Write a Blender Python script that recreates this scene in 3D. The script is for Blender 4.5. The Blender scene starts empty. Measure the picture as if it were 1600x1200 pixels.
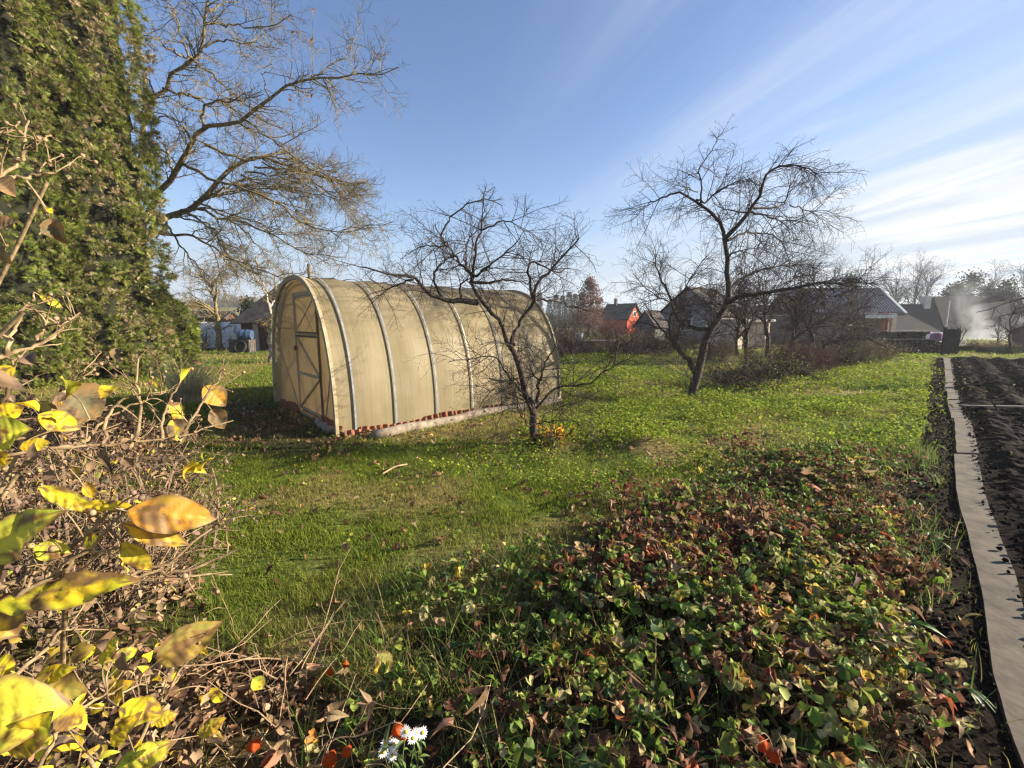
import bpy, math, random
import numpy as np
from mathutils import Vector
rng = np.random.default_rng(11)
random.seed(11)
sc = bpy.context.scene
COL = sc.collection
R = math.radians

# ------------------------------------------------------------------ camera
F, HZ, CH = 670.0, 506.0, 1.40
PITCH = math.atan((600 - HZ) / F)
cam = bpy.data.cameras.new("camera")
cam.sensor_width = 36; cam.lens = 36 * F / 1600
cam.clip_start = 0.05; cam.clip_end = 3000
cam_o = bpy.data.objects.new("camera", cam); COL.objects.link(cam_o)
cam_o.location = (0, 0, CH); cam_o.rotation_euler = (math.pi / 2 - PITCH, 0, 0)
sc.camera = cam_o

def ray(u, v):
    x = (u - 800) / F; y = -(v - 600) / F
    return np.array([x, math.cos(PITCH) + y * math.sin(PITCH), -math.sin(PITCH) + y * math.cos(PITCH)])
def at(u, v, Y):
    d = ray(u, v); p = d * (Y / d[1]); p[2] += CH; return p
def G(u, v):
    d = ray(u, v); p = d * (CH / -d[2]); p[2] = 0; return p
def zat(v, Y):
    return at(800, v, Y)[2]
def xat(u, Y, v=540):
    return at(u, v, Y)[0]

# ------------------------------------------------------------------ noise
def _h(ix, iy, s):
    a = np.sin(ix * 127.1 + iy * 311.7 + s * 74.7) * 43758.5453
    return a - np.floor(a)
def vn(x, y, s=0.0):
    ix = np.floor(x); iy = np.floor(y); fx = x - ix; fy = y - iy
    fx = fx * fx * (3 - 2 * fx); fy = fy * fy * (3 - 2 * fy)
    a = _h(ix, iy, s); b = _h(ix + 1, iy, s); c = _h(ix, iy + 1, s); d = _h(ix + 1, iy + 1, s)
    return (a * (1 - fx) + b * fx) * (1 - fy) + (c * (1 - fx) + d * fx) * fy
def fbm(x, y, s=0.0, o=3):
    t = 0; w = 0.5
    for i in range(o):
        t = t + w * vn(x * 2 ** i, y * 2 ** i, s + i * 3.1); w *= 0.5
    return t / (1 - 0.5 ** o)
def sstep(a, b, x):
    t = np.clip((x - a) / (b - a), 0, 1); return t * t * (3 - 2 * t)
def inpoly(x, y, poly):
    r = np.zeros(np.shape(x), bool); n = len(poly)
    for i in range(n):
        x0, y0 = poly[i][:2]; x1, y1 = poly[(i + 1) % n][:2]
        c = ((y0 > y) != (y1 > y)) & (x < (x1 - x0) * (y - y0) / (y1 - y0 + 1e-12) + x0)
        r ^= c
    return r
def dpoly(x, y, line):
    """distance to an open polyline"""
    d = np.full(np.shape(x), 1e9)
    for i in range(len(line) - 1):
        x0, y0 = line[i][:2]; x1, y1 = line[i + 1][:2]
        dx, dy = x1 - x0, y1 - y0
        t = np.clip(((x - x0) * dx + (y - y0) * dy) / (dx * dx + dy * dy + 1e-12), 0, 1)
        d = np.minimum(d, np.hypot(x - x0 - t * dx, y - y0 - t * dy))
    return d

# ------------------------------------------------------------------ regions on the ground (plan view)
BED = [G(u, v) for u, v in ((1175, 712), (1090, 760), (980, 805), (890, 865), (800, 960), (640, 990), (590, 1090),
                            (560, 1330), (1560, 1330), (1535, 1130), (1500, 1000), (1475, 880), (1455, 770), (1440, 715), (1300, 706))]
PATH_L = [G(u, v) for u, v in ((1650, 1330), (1588, 1190), (1549, 1060), (1538, 967), (1526, 901), (1508, 827), (1495, 780), (1490, 712), (1487, 655), (1480, 620), (1474, 560))]
PATH_R = [G(u, v) for u, v in ((1800, 1330), (1715, 1190), (1640, 1060), (1600, 967), (1583, 901), (1556, 827), (1539, 780), (1525, 712), (1511, 655), (1497, 620), (1486, 560))]
DRY = [G(u, v) for u, v in ((-500, 560), (150, 640), (290, 690), (300, 760), (290, 830), (310, 950), (370, 1010), (470, 1040), (560, 1100),
                            (640, 1180), (690, 1400), (-900, 1400), (-900, 700))]
LITTER = [G(u, v) for u, v in ((250, 690), (540, 690), (440, 620), (380, 600), (250, 620))]
g1, g2, g3 = G(437, 628), G(540, 681), G(870, 625)
GDIR = (g3 - g2) / np.linalg.norm(g3 - g2)                      # along the greenhouse
GACR = np.array([-GDIR[1], GDIR[0], 0])                         # across it, away from camera
GLEN, GWID = 3.9, 3.05
GORI = g2.copy()
FOOT = [GORI, GORI + GDIR * GLEN, GORI + GDIR * GLEN + GACR * GWID, GORI + GACR * GWID]
SOIL_EDGE = [p for p in PATH_R]
MOUND = G(1010, 705)

CLEARS = [[G(u, v) for u, v in q] for q in (((582, 1125), (690, 1125), (700, 1345), (570, 1345)), ((372, 1140), (448, 1140), (450, 1345), (350, 1345)), ((490, 1150), (565, 1150), (565, 1345), (480, 1345)), ((1165, 1130), (1235, 1130), (1245, 1345), (1160, 1345)))]
def clear(x, y):
    r = np.zeros(np.shape(x), bool)
    for q in CLEARS: r |= inpoly(x, y, q)
    return r
def gh(x, y):
    x = np.asarray(x, float); y = np.asarray(y, float)
    near = 1 - sstep(14, 45, y)
    z = near * (0.09 * (fbm(x * 0.8, y * 0.8, 1.0) - .5) + 0.035 * (fbm(x * 3.1, y * 3.1, 5.0, 2) - .5))
    z += 0.13 * np.exp(-(((x - MOUND[0]) / .34) ** 2 + ((y - MOUND[1]) / .3) ** 2))
    z += 9.5 * sstep(70, 230, y) * sstep(-10, -60, x + 0.15 * y * 0)
    z += 1.2 * (fbm(x * .02, y * .02, 9.0) - .5) * sstep(60, 120, y)
    b = inpoly(x, y, BED)
    z += np.where(b, 0.0, 0)
    pm = np.minimum(dpoly(x, y, PATH_L), dpoly(x, y, PATH_R))
    inside = inpoly(x, y, PATH_L + PATH_R[::-1])
    k = np.where(inside, 1.0, 1 - sstep(0.0, 0.6, pm))
    fl = z * (1 - k)
    z = np.where(y < 40, fl, z)
    return z

# ------------------------------------------------------------------ mesh helpers
ROOT = {}
def tag(o, label=None, cat=None, group=None, kind=None):
    if label: o["label"] = label
    if cat: o["category"] = cat
    if group: o["group"] = group
    if kind: o["kind"] = kind
    return o
def thing(name, loc, label, cat, group=None):
    o = bpy.data.objects.new(name, None); COL.objects.link(o)
    o.location = [float(a) for a in loc]; o.empty_display_size = .2
    ROOT[o] = np.array(loc, float)
    return tag(o, label, cat, group)
def root_of(o):
    while o.parent: o = o.parent
    return ROOT.get(o, np.zeros(3))
def link(name, me, mat, parent=None, loc=None):
    o = bpy.data.objects.new(name, me); COL.objects.link(o)
    if mat: me.materials.append(mat)
    if parent: o.parent = parent
    if loc is not None: o.location = loc
    return o
def mesh_np(name, V, T, mat, parent=None, col=None, smooth=False, Q=None):
    """V (n,3) world coords; T triangles (m,3); Q quads (k,4)"""
    V = np.asarray(V, np.float32).reshape(-1, 3)
    if parent is not None: V = V - root_of(parent).astype(np.float32)
    me = bpy.data.meshes.new(name)
    loops = []; starts = []; tot = 0
    for A, k in ((T, 3), (Q, 4)):
        if A is None or len(A) == 0: continue
        A = np.asarray(A, np.int32); loops.append(A.ravel())
        starts.append(tot + np.arange(len(A), dtype=np.int32) * k); tot += A.size
    loops = np.concatenate(loops); starts = np.concatenate(starts)
    me.vertices.add(len(V)); me.vertices.foreach_set("co", V.ravel())
    me.loops.add(len(loops)); me.loops.foreach_set("vertex_index", loops)
    me.polygons.add(len(starts)); me.polygons.foreach_set("loop_start", starts)
    if col is not None:
        a = me.attributes.new("Col", 'FLOAT_COLOR', 'POINT')
        c = np.ones((len(V), 4), np.float32); c[:, :3] = col
        a.data.foreach_set("color", c.ravel())
    me.polygons.foreach_set("use_smooth", np.full(len(starts), bool(smooth)))
    me.update(calc_edges=True); me.validate()
    return link(name, me, mat, parent)

class MB:
    def __init__(s): s.v = []; s.f = []
    def add(s, V, Fs):
        n = len(s.v); s.v += [tuple(map(float, p)) for p in V]; s.f += [tuple(n + i for i in f) for f in Fs]; return s
    def box(s, c, size, rz=0.0, ax=None):
        """c centre; ax = (ux,uy,uz) axes or rotation rz about z"""
        c = np.array(c, float)
        if ax is None:
            ux = np.array([math.cos(rz), math.sin(rz), 0]); uy = np.array([-math.sin(rz), math.cos(rz), 0]); uz = np.array([0, 0, 1.])
        else: ux, uy, uz = [np.array(a, float) for a in ax]
        hx, hy, hz = size[0] / 2, size[1] / 2, size[2] / 2
        V = [c + ux * a * hx + uy * b * hy + uz * d * hz for d in (-1, 1) for a, b in ((-1, -1), (1, -1), (1, 1), (-1, 1))]
        return s.add(V, [(3, 2, 1, 0), (4, 5, 6, 7), (0, 1, 5, 4), (1, 2, 6, 5), (2, 3, 7, 6), (3, 0, 4, 7)])
    def beam(s, a, b, w, h, up=(0, 0, 1)):
        a = np.array(a, float); b = np.array(b, float); d = b - a; L = np.linalg.norm(d); d /= L
        up = np.array(up, float); x = np.cross(d, up)
        if np.linalg.norm(x) < 1e-6: x = np.cross(d, (1, 0, 0))
        x /= np.linalg.norm(x); y = np.cross(x, d)
        return s.box((a + b) / 2, (L, w, h), ax=(d, x, y))
    def cyl(s, a, b, r0, r1=None, n=10, cap=True):
        r1 = r0 if r1 is None else r1
        a = np.array(a, float); b = np.array(b, float); d = b - a; d /= np.linalg.norm(d)
        x = np.cross(d, (0, 0, 1)) if abs(d[2]) < .9 else np.cross(d, (1, 0, 0)); x /= np.linalg.norm(x); y = np.cross(d, x)
        an = [2 * math.pi * i / n for i in range(n)]
        V = [a + (x * math.cos(t) + y * math.sin(t)) * r0 for t in an] + [b + (x * math.cos(t) + y * math.sin(t)) * r1 for t in an]
        Fs = [(i, (i + 1) % n, n + (i + 1) % n, n + i) for i in range(n)]
        if cap: Fs += [tuple(range(n - 1, -1, -1)), tuple(range(n, 2 * n))]
        return s.add(V, Fs)
    def build(s, name, mat, parent=None, smooth=False, bevel=0):
        off = root_of(parent) if parent is not None else np.zeros(3)
        me = bpy.data.meshes.new(name)
        me.from_pydata([tuple(np.array(p) - off) for p in s.v], [], s.f); me.update()
        if smooth: me.polygons.foreach_set("use_smooth", np.full(len(me.polygons), True))
        o = link(name, me, mat, parent)
        if bevel:
            m = o.modifiers.new("bevel", 'BEVEL'); m.width = bevel; m.segments = 1; m.limit_method = 'ANGLE'
        return o

def tubes(P, Rr, n=4):
    P = np.asarray(P, float); Rr = np.asarray(Rr, float); N, K, _ = P.shape
    T = np.gradient(P, axis=1); T /= np.linalg.norm(T, axis=2, keepdims=True) + 1e-9
    m = np.abs(T.mean(1)); ref = np.zeros((N, 3)); ref[np.arange(N), m.argmin(1)] = 1
    A = np.cross(T, ref[:, None, :]); A /= np.linalg.norm(A, axis=2, keepdims=True) + 1e-9
    B = np.cross(T, A)
    an = np.arange(n) * 2 * math.pi / n
    V = P[:, :, None, :] + (A[:, :, None, :] * np.cos(an)[None, None, :, None] + B[:, :, None, :] * np.sin(an)[None, None, :, None]) * Rr[:, :, None, None]
    i = np.arange(N)[:, None, None] * K * n; k = np.arange(K - 1)[None, :, None] * n; j = np.arange(n)[None, None, :]
    j2 = (j + 1) % n
    Q = np.stack([i + k + j, i + k + j2, i + k + n + j2, i + k + n + j], -1).reshape(-1, 4)
    return V.reshape(-1, 3), Q
def join(parts):
    V = []; Q = []; n = 0
    for v, q in parts:
        V.append(v); Q.append(q + n); n += len(v)
    return np.concatenate(V), np.concatenate(Q)
def resample(pts, K):
    """Catmull-Rom through the points, K samples"""
    p = np.array(pts, float)
    if len(p) == 2: return p[0] + (p[1] - p[0]) * np.linspace(0, 1, K)[:, None]
    q = np.vstack([2 * p[0] - p[1], p, 2 * p[-1] - p[-2]])
    d = np.concatenate([[0], np.cumsum(np.linalg.norm(np.diff(p, axis=0), axis=1))]); s = np.linspace(0, d[-1], K)
    i = np.clip(np.searchsorted(d, s, side='right') - 1, 0, len(p) - 2); t = ((s - d[i]) / (d[i + 1] - d[i] + 1e-9))[:, None]
    a, b, c, e = q[i], q[i + 1], q[i + 2], q[i + 3]
    return .5 * (2 * b + (c - a) * t + (2 * a - 5 * b + 4 * c - e) * t ** 2 + (3 * b - a - 3 * c + e) * t ** 3)
def grow(P, Rr, per, length, K=5, spread=(35, 75), trop=0.0, droop=0.0, jit=.22, tr=(.2, 1.0), rtip=.0012, rmax=1, taperlen=True):
    N = len(P); KP = P.shape[1]
    plen = np.linalg.norm(np.diff(P, axis=1), axis=2).sum(1)
    cnt = np.maximum(1, np.round(per * plen / plen.mean())).astype(int) if taperlen else np.full(N, per)
    idx = np.repeat(np.arange(N), cnt); M = len(idx)
    t = rng.uniform(tr[0], tr[1], M) * (KP - 1); i = np.minimum(t.astype(int), KP - 2); f = (t - i)[:, None]
    pos = P[idx, i] * (1 - f) + P[idx, i + 1] * f
    tan = P[idx, i + 1] - P[idx, i]; tan /= np.linalg.norm(tan, axis=1, keepdims=True) + 1e-9
    rad = Rr[idx, i] * (1 - f[:, 0]) + Rr[idx, i + 1] * f[:, 0]
    pr = rng.normal(size=(M, 3)); pr -= (pr * tan).sum(1, keepdims=True) * tan; pr /= np.linalg.norm(pr, axis=1, keepdims=True) + 1e-9
    a = np.radians(rng.uniform(spread[0], spread[1], M))[:, None]
    d = tan * np.cos(a) + pr * np.sin(a); d[:, 2] += trop; d /= np.linalg.norm(d, axis=1, keepdims=True)
    L = rng.uniform(length[0], length[1], M) * (1.15 - .5 * t / (KP - 1))
    out = np.zeros((M, K, 3)); out[:, 0] = pos; st = (L / (K - 1))[:, None]
    for k in range(1, K):
        d = d + rng.normal(size=(M, 3)) * jit; d[:, 2] += droop; d /= np.linalg.norm(d, axis=1, keepdims=True)
        out[:, k] = out[:, k - 1] + d * st
    r0 = np.minimum(rad * .72, rmax)
    rr = r0[:, None] + (np.minimum(rtip, r0)[:, None] - r0[:, None]) * np.linspace(0, 1, K)[None, :]
    return out, rr

def basis(fwd, up=None, roll=None):
    """N x 3 forward (leaf length) -> N x 3 x 3 matrix columns (side, fwd, normal)"""
    f = fwd / (np.linalg.norm(fwd, axis=1, keepdims=True) + 1e-9)
    if up is None: up = np.tile([0, 0, 1.], (len(f), 1))
    s = np.cross(f, up); s /= np.linalg.norm(s, axis=1, keepdims=True) + 1e-9
    n = np.cross(s, f)
    if roll is not None:
        c, sn = np.cos(roll)[:, None], np.sin(roll)[:, None]
        s, n = s * c + n * sn, n * c - s * sn
    return np.stack([s, f, n], -1)
def scat(tv, tf, M, T, S, col, var=0.0, tcol=None):
    """template verts/faces placed by matrices M, positions T, scale S (N,) or (N,3), colour (N,3)"""
    N = len(T); k = len(tv)
    S = np.asarray(S, float)
    if S.ndim == 1: S = S[:, None].repeat(3, 1)
    v = tv[None] * S[:, None, :]
    V = np.einsum('nij,nkj->nki', M, v) + T[:, None, :]
    Fs = (tf[None] + (np.arange(N) * k)[:, None, None]).reshape(-1, 3)
    c = np.repeat(col[:, None, :], k, 1)
    if tcol is not None: c = c * tcol[None, :, None] if tcol.ndim == 1 else c * tcol[None]
    return V.reshape(-1, 3), Fs, c.reshape(-1, 3)
def joins(parts):
    V = []; Fs = []; C = []; n = 0
    for v, f, c in parts:
        V.append(v); Fs.append(f + n); C.append(c); n += len(v)
    return np.concatenate(V), np.concatenate(Fs), np.concatenate(C)
def leaf(rows=5, w=.5, fold=.25, curl=.3, shape='ovate', ser=0.0, twist=0.0):
    """unit-length leaf along +y, 3 columns"""
    t = np.linspace(0, 1, rows)
    if shape == 'ovate': prof = np.sin(np.pi * t ** .75) ** .8
    elif shape == 'obov': prof = np.sin(np.pi * np.clip(t, 0, 1) ** 1.5 * .93) ** .75
    elif shape == 'lance': prof = np.sin(np.pi * t ** .9) ** 1.2
    else: prof = np.sqrt(np.clip(1 - (2 * t - 1) ** 2, 0, 1))
    prof = np.maximum(prof, 0.02); prof[0] = .05
    V = []
    for i, (a, p) in enumerate(zip(t, prof)):
        z = -curl * a * a
        sw = p * w / 2 * (1 + ser * (1 if i % 2 else -1) * (0 < i < rows - 1))
        tw = twist * (a - .5)
        for sgn in (-1, 0, 1):
            x = sgn * sw; zz = abs(sgn) * sw * fold * 2
            V.append((x * math.cos(tw) - zz * math.sin(tw), a * (1 - .25 * abs(curl) * a), z + zz * math.cos(tw) + x * math.sin(tw)))
    Fs = []
    for i in range(rows - 1):
        for j in (0, 1):
            q = i * 3 + j
            Fs += [(q, q + 1, q + 4), (q, q + 4, q + 3)]
    return np.array(V), np.array(Fs)

# ------------------------------------------------------------------ materials
MATS = {}
def newmat(name):
    m = bpy.data.materials.new(name); m.use_nodes = True; nt = m.node_tree; nt.nodes.clear()
    out = nt.nodes.new('ShaderNodeOutputMaterial')
    return m, nt, out
def N(nt, t, **kw):
    n = nt.nodes.new(t)
    for k, v in kw.items():
        if k in n.inputs: n.inputs[k].default_value = v
        else: setattr(n, k, v)
    return n
def rgba(c): return (c[0], c[1], c[2], 1)
def noise_col(nt, c1, c2, scale, detail=4, coord='Object', stretch=None, lo=.35, hi=.65):
    tc = N(nt, 'ShaderNodeTexCoord'); src = tc.outputs[coord]
    if stretch:
        mp = N(nt, 'ShaderNodeMapping'); mp.inputs['Scale'].default_value = stretch
        nt.links.new(src, mp.inputs['Vector']); src = mp.outputs[0]
    nz = N(nt, 'ShaderNodeTexNoise', Scale=scale, Detail=detail, Roughness=.62); nt.links.new(src, nz.inputs['Vector'])
    cr = N(nt, 'ShaderNodeValToRGB'); cr.color_ramp.elements[0].position = lo; cr.color_ramp.elements[1].position = hi
    cr.color_ramp.elements[0].color = rgba(c1); cr.color_ramp.elements[1].color = rgba(c2)
    nt.links.new(nz.outputs['Fac'], cr.inputs[0])
    return cr.outputs[0], nz.outputs['Fac']
def M_noise(name, c1, c2, scale=8, rough=.85, bump=.3, dist=.02, stretch=None, spec=.3, lo=.35, hi=.65, metal=0):
    if name in MATS: return MATS[name]
    m, nt, out = newmat(name)
    b = N(nt, 'ShaderNodeBsdfPrincipled'); b.inputs['Roughness'].default_value = rough; b.inputs['Specular IOR Level'].default_value = spec
    b.inputs['Metallic'].default_value = metal
    c, f = noise_col(nt, c1, c2, scale, stretch=stretch, lo=lo, hi=hi); nt.links.new(c, b.inputs['Base Color'])
    if bump:
        bp = N(nt, 'ShaderNodeBump', Strength=bump, Distance=dist); nt.links.new(f, bp.inputs['Height']); nt.links.new(bp.outputs[0], b.inputs['Normal'])
    nt.links.new(b.outputs[0], out.inputs[0]); MATS[name] = m; return m
def M_leaf(name, trans=.35, rough=.55, spec=.25, mottle=None, mscale=60):
    """colour from the Col attribute, partly translucent"""
    if name in MATS: return MATS[name]
    m, nt, out = newmat(name)
    at_ = N(nt, 'ShaderNodeAttribute', attribute_name='Col'); c = at_.outputs['Color']
    if mottle:
        tc = N(nt, 'ShaderNodeTexCoord'); nz = N(nt, 'ShaderNodeTexNoise', Scale=mscale, Detail=5); nt.links.new(tc.outputs['Object'], nz.inputs['Vector'])
        cr = N(nt, 'ShaderNodeValToRGB'); cr.color_ramp.elements[0].position = .52; cr.color_ramp.elements[1].position = .68
        nt.links.new(nz.outputs['Fac'], cr.inputs[0])
        mx = N(nt, 'ShaderNodeMix', data_type='RGBA'); nt.links.new(cr.outputs[0], mx.inputs['Factor']); nt.links.new(c, mx.inputs['A']); mx.inputs['B'].default_value = rgba(mottle); c = mx.outputs['Result']
    b = N(nt, 'ShaderNodeBsdfPrincipled'); b.inputs['Roughness'].default_value = rough; b.inputs['Specular IOR Level'].default_value = spec
    nt.links.new(c, b.inputs['Base Color'])
    if trans:
        tr = N(nt, 'ShaderNodeBsdfTranslucent'); nt.links.new(c, tr.inputs['Color'])
        ms = N(nt, 'ShaderNodeMixShader', Fac=trans); nt.links.new(b.outputs[0], ms.inputs[1]); nt.links.new(tr.outputs[0], ms.inputs[2])
        nt.links.new(ms.outputs[0], out.inputs[0])
    else: nt.links.new(b.outputs[0], out.inputs[0])
    MATS[name] = m; return m

def vcol(base, n, var=.15, hue=.06):
    b = np.asarray(base, float)
    if b.ndim == 1: b = np.tile(b, (n, 1))
    return np.clip(b * (1 + rng.normal(size=(n, 1)) * var) * (1 + rng.normal(size=(n, 3)) * hue), .002, 1)
def pick(pal, wts, n):
    pal = np.array(pal, float); w = np.array(wts, float); return pal[rng.choice(len(pal), n, p=w / w.sum())]
# ------------------------------------------------------------------ light and sky
SUN_AZ, SUN_EL = 85.0, 19.0
SDIR = Vector((math.sin(R(SUN_AZ)) * math.cos(R(SUN_EL)), math.cos(R(SUN_AZ)) * math.cos(R(SUN_EL)), math.sin(R(SUN_EL))))
sl = bpy.data.lights.new("sun", 'SUN'); sl.energy = 5.0; sl.angle = R(.5); sl.color = (1.0, .88, .70)
so = bpy.data.objects.new("sun", sl); COL.objects.link(so); so.rotation_euler = SDIR.to_track_quat('Z', 'Y').to_euler()
w = bpy.data.worlds.new("World"); sc.world = w; w.use_nodes = True; nt = w.node_tree; nt.nodes.clear()
wo = nt.nodes.new('ShaderNodeOutputWorld'); bg = nt.nodes.new('ShaderNodeBackground'); bg.inputs[1].default_value = .064
sky = nt.nodes.new('ShaderNodeTexSky'); sky.sky_type = 'NISHITA'; sky.sun_disc = False
sky.sun_elevation = R(SUN_EL); sky.sun_rotation = R(SUN_AZ); sky.air_density = 1.0; sky.dust_density = .3; sky.ozone_density = 3.2
tc = nt.nodes.new('ShaderNodeTexCoord'); sx = nt.nodes.new('ShaderNodeSeparateXYZ'); nt.links.new(tc.outputs['Generated'], sx.inputs[0])
def mth(op, a, b=None, c=None):
    n = nt.nodes.new('ShaderNodeMath'); n.operation = op
    for i, x in enumerate((a, b, c)):
        if x is None: continue
        if isinstance(x, (int, float)): n.inputs[i].default_value = x
        else: nt.links.new(x, n.inputs[i])
    return n.outputs[0]
def mrange(x, a, b, c=0., d=1.):
    n = nt.nodes.new('ShaderNodeMapRange'); n.interpolation_type = 'SMOOTHSTEP'; nt.links.new(x, n.inputs[0])
    for i, q in enumerate((a, b, c, d)): n.inputs[1 + i].default_value = q
    return n.outputs[0]
zc = mth('ADD', mth('MAXIMUM', sx.outputs[2], 0.0), .10)
px = mth('DIVIDE', sx.outputs[0], zc); py = mth('DIVIDE', sx.outputs[1], zc)
def cloud(angle, sa, sl_, scale, off, detail, dist=.3):
    ca, sn = math.cos(R(angle)), math.sin(R(angle))       # along = direction of the streaks in plan
    al = mth('ADD', mth('MULTIPLY', px, sn), mth('MULTIPLY', py, ca)); ac = mth('SUBTRACT', mth('MULTIPLY', px, ca), mth('MULTIPLY', py, sn))
    cb = nt.nodes.new('ShaderNodeCombineXYZ'); nt.links.new(mth('MULTIPLY', ac, sa), cb.inputs[0]); nt.links.new(mth('MULTIPLY', al, sl_), cb.inputs[1]); cb.inputs[2].default_value = off
    nz = nt.nodes.new('ShaderNodeTexNoise'); nz.inputs['Scale'].default_value = scale; nz.inputs['Detail'].default_value = detail; nz.inputs['Roughness'].default_value = .55; nz.inputs['Distortion'].default_value = dist
    nt.links.new(cb.outputs[0], nz.inputs['Vector']); return nz.outputs['Fac']
streak = cloud(-17, 1.0, .10, 2.1, 3.0, 8, .25)
wisp = cloud(-17, 1.7, .45, 1.15, 12.4, 6, .9)
blob = cloud(-17, .75, .34, 1.0, 5.2, 5, .4)
f1 = mth('MULTIPLY', mth('MULTIPLY', mrange(streak, .38, .70), mrange(sx.outputs[0], -.15, .6)), .62)
f2 = mth('MULTIPLY', mth('MULTIPLY', mth('MULTIPLY', mrange(wisp, .38, .66), mrange(blob, .42, .60)), mrange(sx.outputs[0], .30, .58)), mth('MULTIPLY', mrange(sx.outputs[2], .62, .24), .95))
f3 = mth('MULTIPLY', mth('MULTIPLY', mrange(sx.outputs[0], .15, .8), mrange(sx.outputs[2], .30, .0)), .3)        # pale veil low towards the sun
f4 = mth('MULTIPLY', mrange(sx.outputs[2], .22, .0), .25)
fac = mth('MINIMUM', mth('ADD', mth('MAXIMUM', f1, f2), mth('MAXIMUM', f3, f4)), .96)
mx = nt.nodes.new('ShaderNodeMix'); mx.data_type = 'RGBA'; nt.links.new(fac, mx.inputs['Factor']); cap = nt.nodes.new('ShaderNodeMix'); cap.data_type = 'RGBA'; cap.inputs['B'].default_value = (2.5, 3.15, 3.95, 1)
tint = nt.nodes.new('ShaderNodeMix'); tint.data_type = 'RGBA'; tint.blend_type = 'MULTIPLY'; tint.inputs['Factor'].default_value = 1; tint.inputs['B'].default_value = (1.06, 1.02, 1.09, 1)
nt.links.new(sky.outputs[0], tint.inputs['A']); nt.links.new(tint.outputs['Result'], cap.inputs['A']); sr = nt.nodes.new('ShaderNodeSeparateColor'); nt.links.new(tint.outputs['Result'], sr.inputs[0]); nt.links.new(mrange(sr.outputs[0], .9, 3.4), cap.inputs['Factor']); nt.links.new(cap.outputs['Result'], mx.inputs['A'])
mx.inputs['B'].default_value = (4.7, 4.85, 5.0, 1)
nt.links.new(mx.outputs['Result'], bg.inputs[0]); nt.links.new(bg.outputs[0], wo.inputs[0])
sc.view_settings.view_transform = 'Standard'; sc.view_settings.look = 'None'; sc.view_settings.exposure = 1.65
sc.view_settings.gamma = 1.0
sc.render.engine = 'CYCLES'
cy = sc.cycles; cy.max_bounces = 8; cy.transparent_max_bounces = 8; cy.diffuse_bounces = 4; cy.transmission_bounces = 6; cy.volume_bounces = 1
cy.sample_clamp_indirect = 6; cy.use_denoising = True; cy.pixel_filter_type = 'BLACKMAN_HARRIS'; cy.filter_width = 1.3
try: cy.denoiser = 'OPENIMAGEDENOISE'; cy.denoising_prefilter = 'NONE'
except Exception: pass

# ------------------------------------------------------------------ ground
def lines(a, b, fine0, fine1, fs, n_out):
    f = np.arange(fine0, fine1 + 1e-6, fs)
    lo = fine0 - np.geomspace(fs, fine0 - a, n_out)[::-1] if fine0 > a else []
    hi = fine1 + np.geomspace(fs, b - fine1, n_out)
    return np.concatenate([lo, f, hi])
gx = lines(-480, 480, -10, 14, .09, 60); gy = lines(-40, 420, -.5, 16, .09, 70)
GX, GY = np.meshgrid(gx, gy); gxf, gyf = GX.ravel(), GY.ravel()
GZ = gh(gxf, gyf)
nx, ny = len(gx), len(gy)
ii = (np.arange(ny - 1)[:, None] * nx + np.arange(nx - 1)[None]).ravel()
gQ = np.stack([ii, ii + 1, ii + nx + 1, ii + nx], -1)
lush = fbm(gxf * .9, gyf * .9, 44., 3)
gc = (lambda q: np.array([.085, .115, .022])[None] * (1 - q[:, None]) + np.array([.20, .155, .065])[None] * q[:, None])(sstep(.42, .6, lush))
def blend(mask, c):
    global gc
    gc = gc * (1 - mask[:, None]) + np.array(c)[None] * mask[:, None]
fld = sstep(50, 75, gyf)
blend(fld * sstep(5, -20, gxf), (.15, .145, .055))
blend(sstep(85, 110, gyf) * sstep(5, -20, gxf) * (fbm(gxf * .01, gyf * .05, 4.) > .5), (.24, .18, .09))
blend(inpoly(gxf, gyf, BED).astype(float), (.03, .022, .014))
blend(inpoly(gxf, gyf, DRY).astype(float) * .8, (.045, .032, .018))
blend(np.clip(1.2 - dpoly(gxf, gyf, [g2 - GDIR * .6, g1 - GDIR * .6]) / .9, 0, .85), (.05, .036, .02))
blend(inpoly(gxf, gyf, FOOT).astype(float), (.16, .12, .07))
m, nt, out = newmat("ground_soil_and_turf")
b = N(nt, 'ShaderNodeBsdfPrincipled'); b.inputs['Roughness'].default_value = .95; b.inputs['Specular IOR Level'].default_value = .1
a_ = N(nt, 'ShaderNodeAttribute', attribute_name='Col')
c, f = noise_col(nt, (.55, .55, .5), (1.35, 1.3, 1.2), 9, 6)
mm = N(nt, 'ShaderNodeMix', data_type='RGBA', blend_type='MULTIPLY'); mm.inputs['Factor'].default_value = 1
nt.links.new(a_.outputs['Color'], mm.inputs['A']); nt.links.new(c, mm.inputs['B']); nt.links.new(mm.outputs['Result'], b.inputs['Base Color'])
bp = N(nt, 'ShaderNodeBump', Strength=.6, Distance=.04); nt.links.new(f, bp.inputs['Height']); nt.links.new(bp.outputs[0], b.inputs['Normal']); nt.links.new(b.outputs[0], out.inputs[0])
tag(mesh_np("ground", np.stack([gxf, gyf, GZ], -1), None, m, col=gc, smooth=True, Q=gQ), kind="structure")

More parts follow.
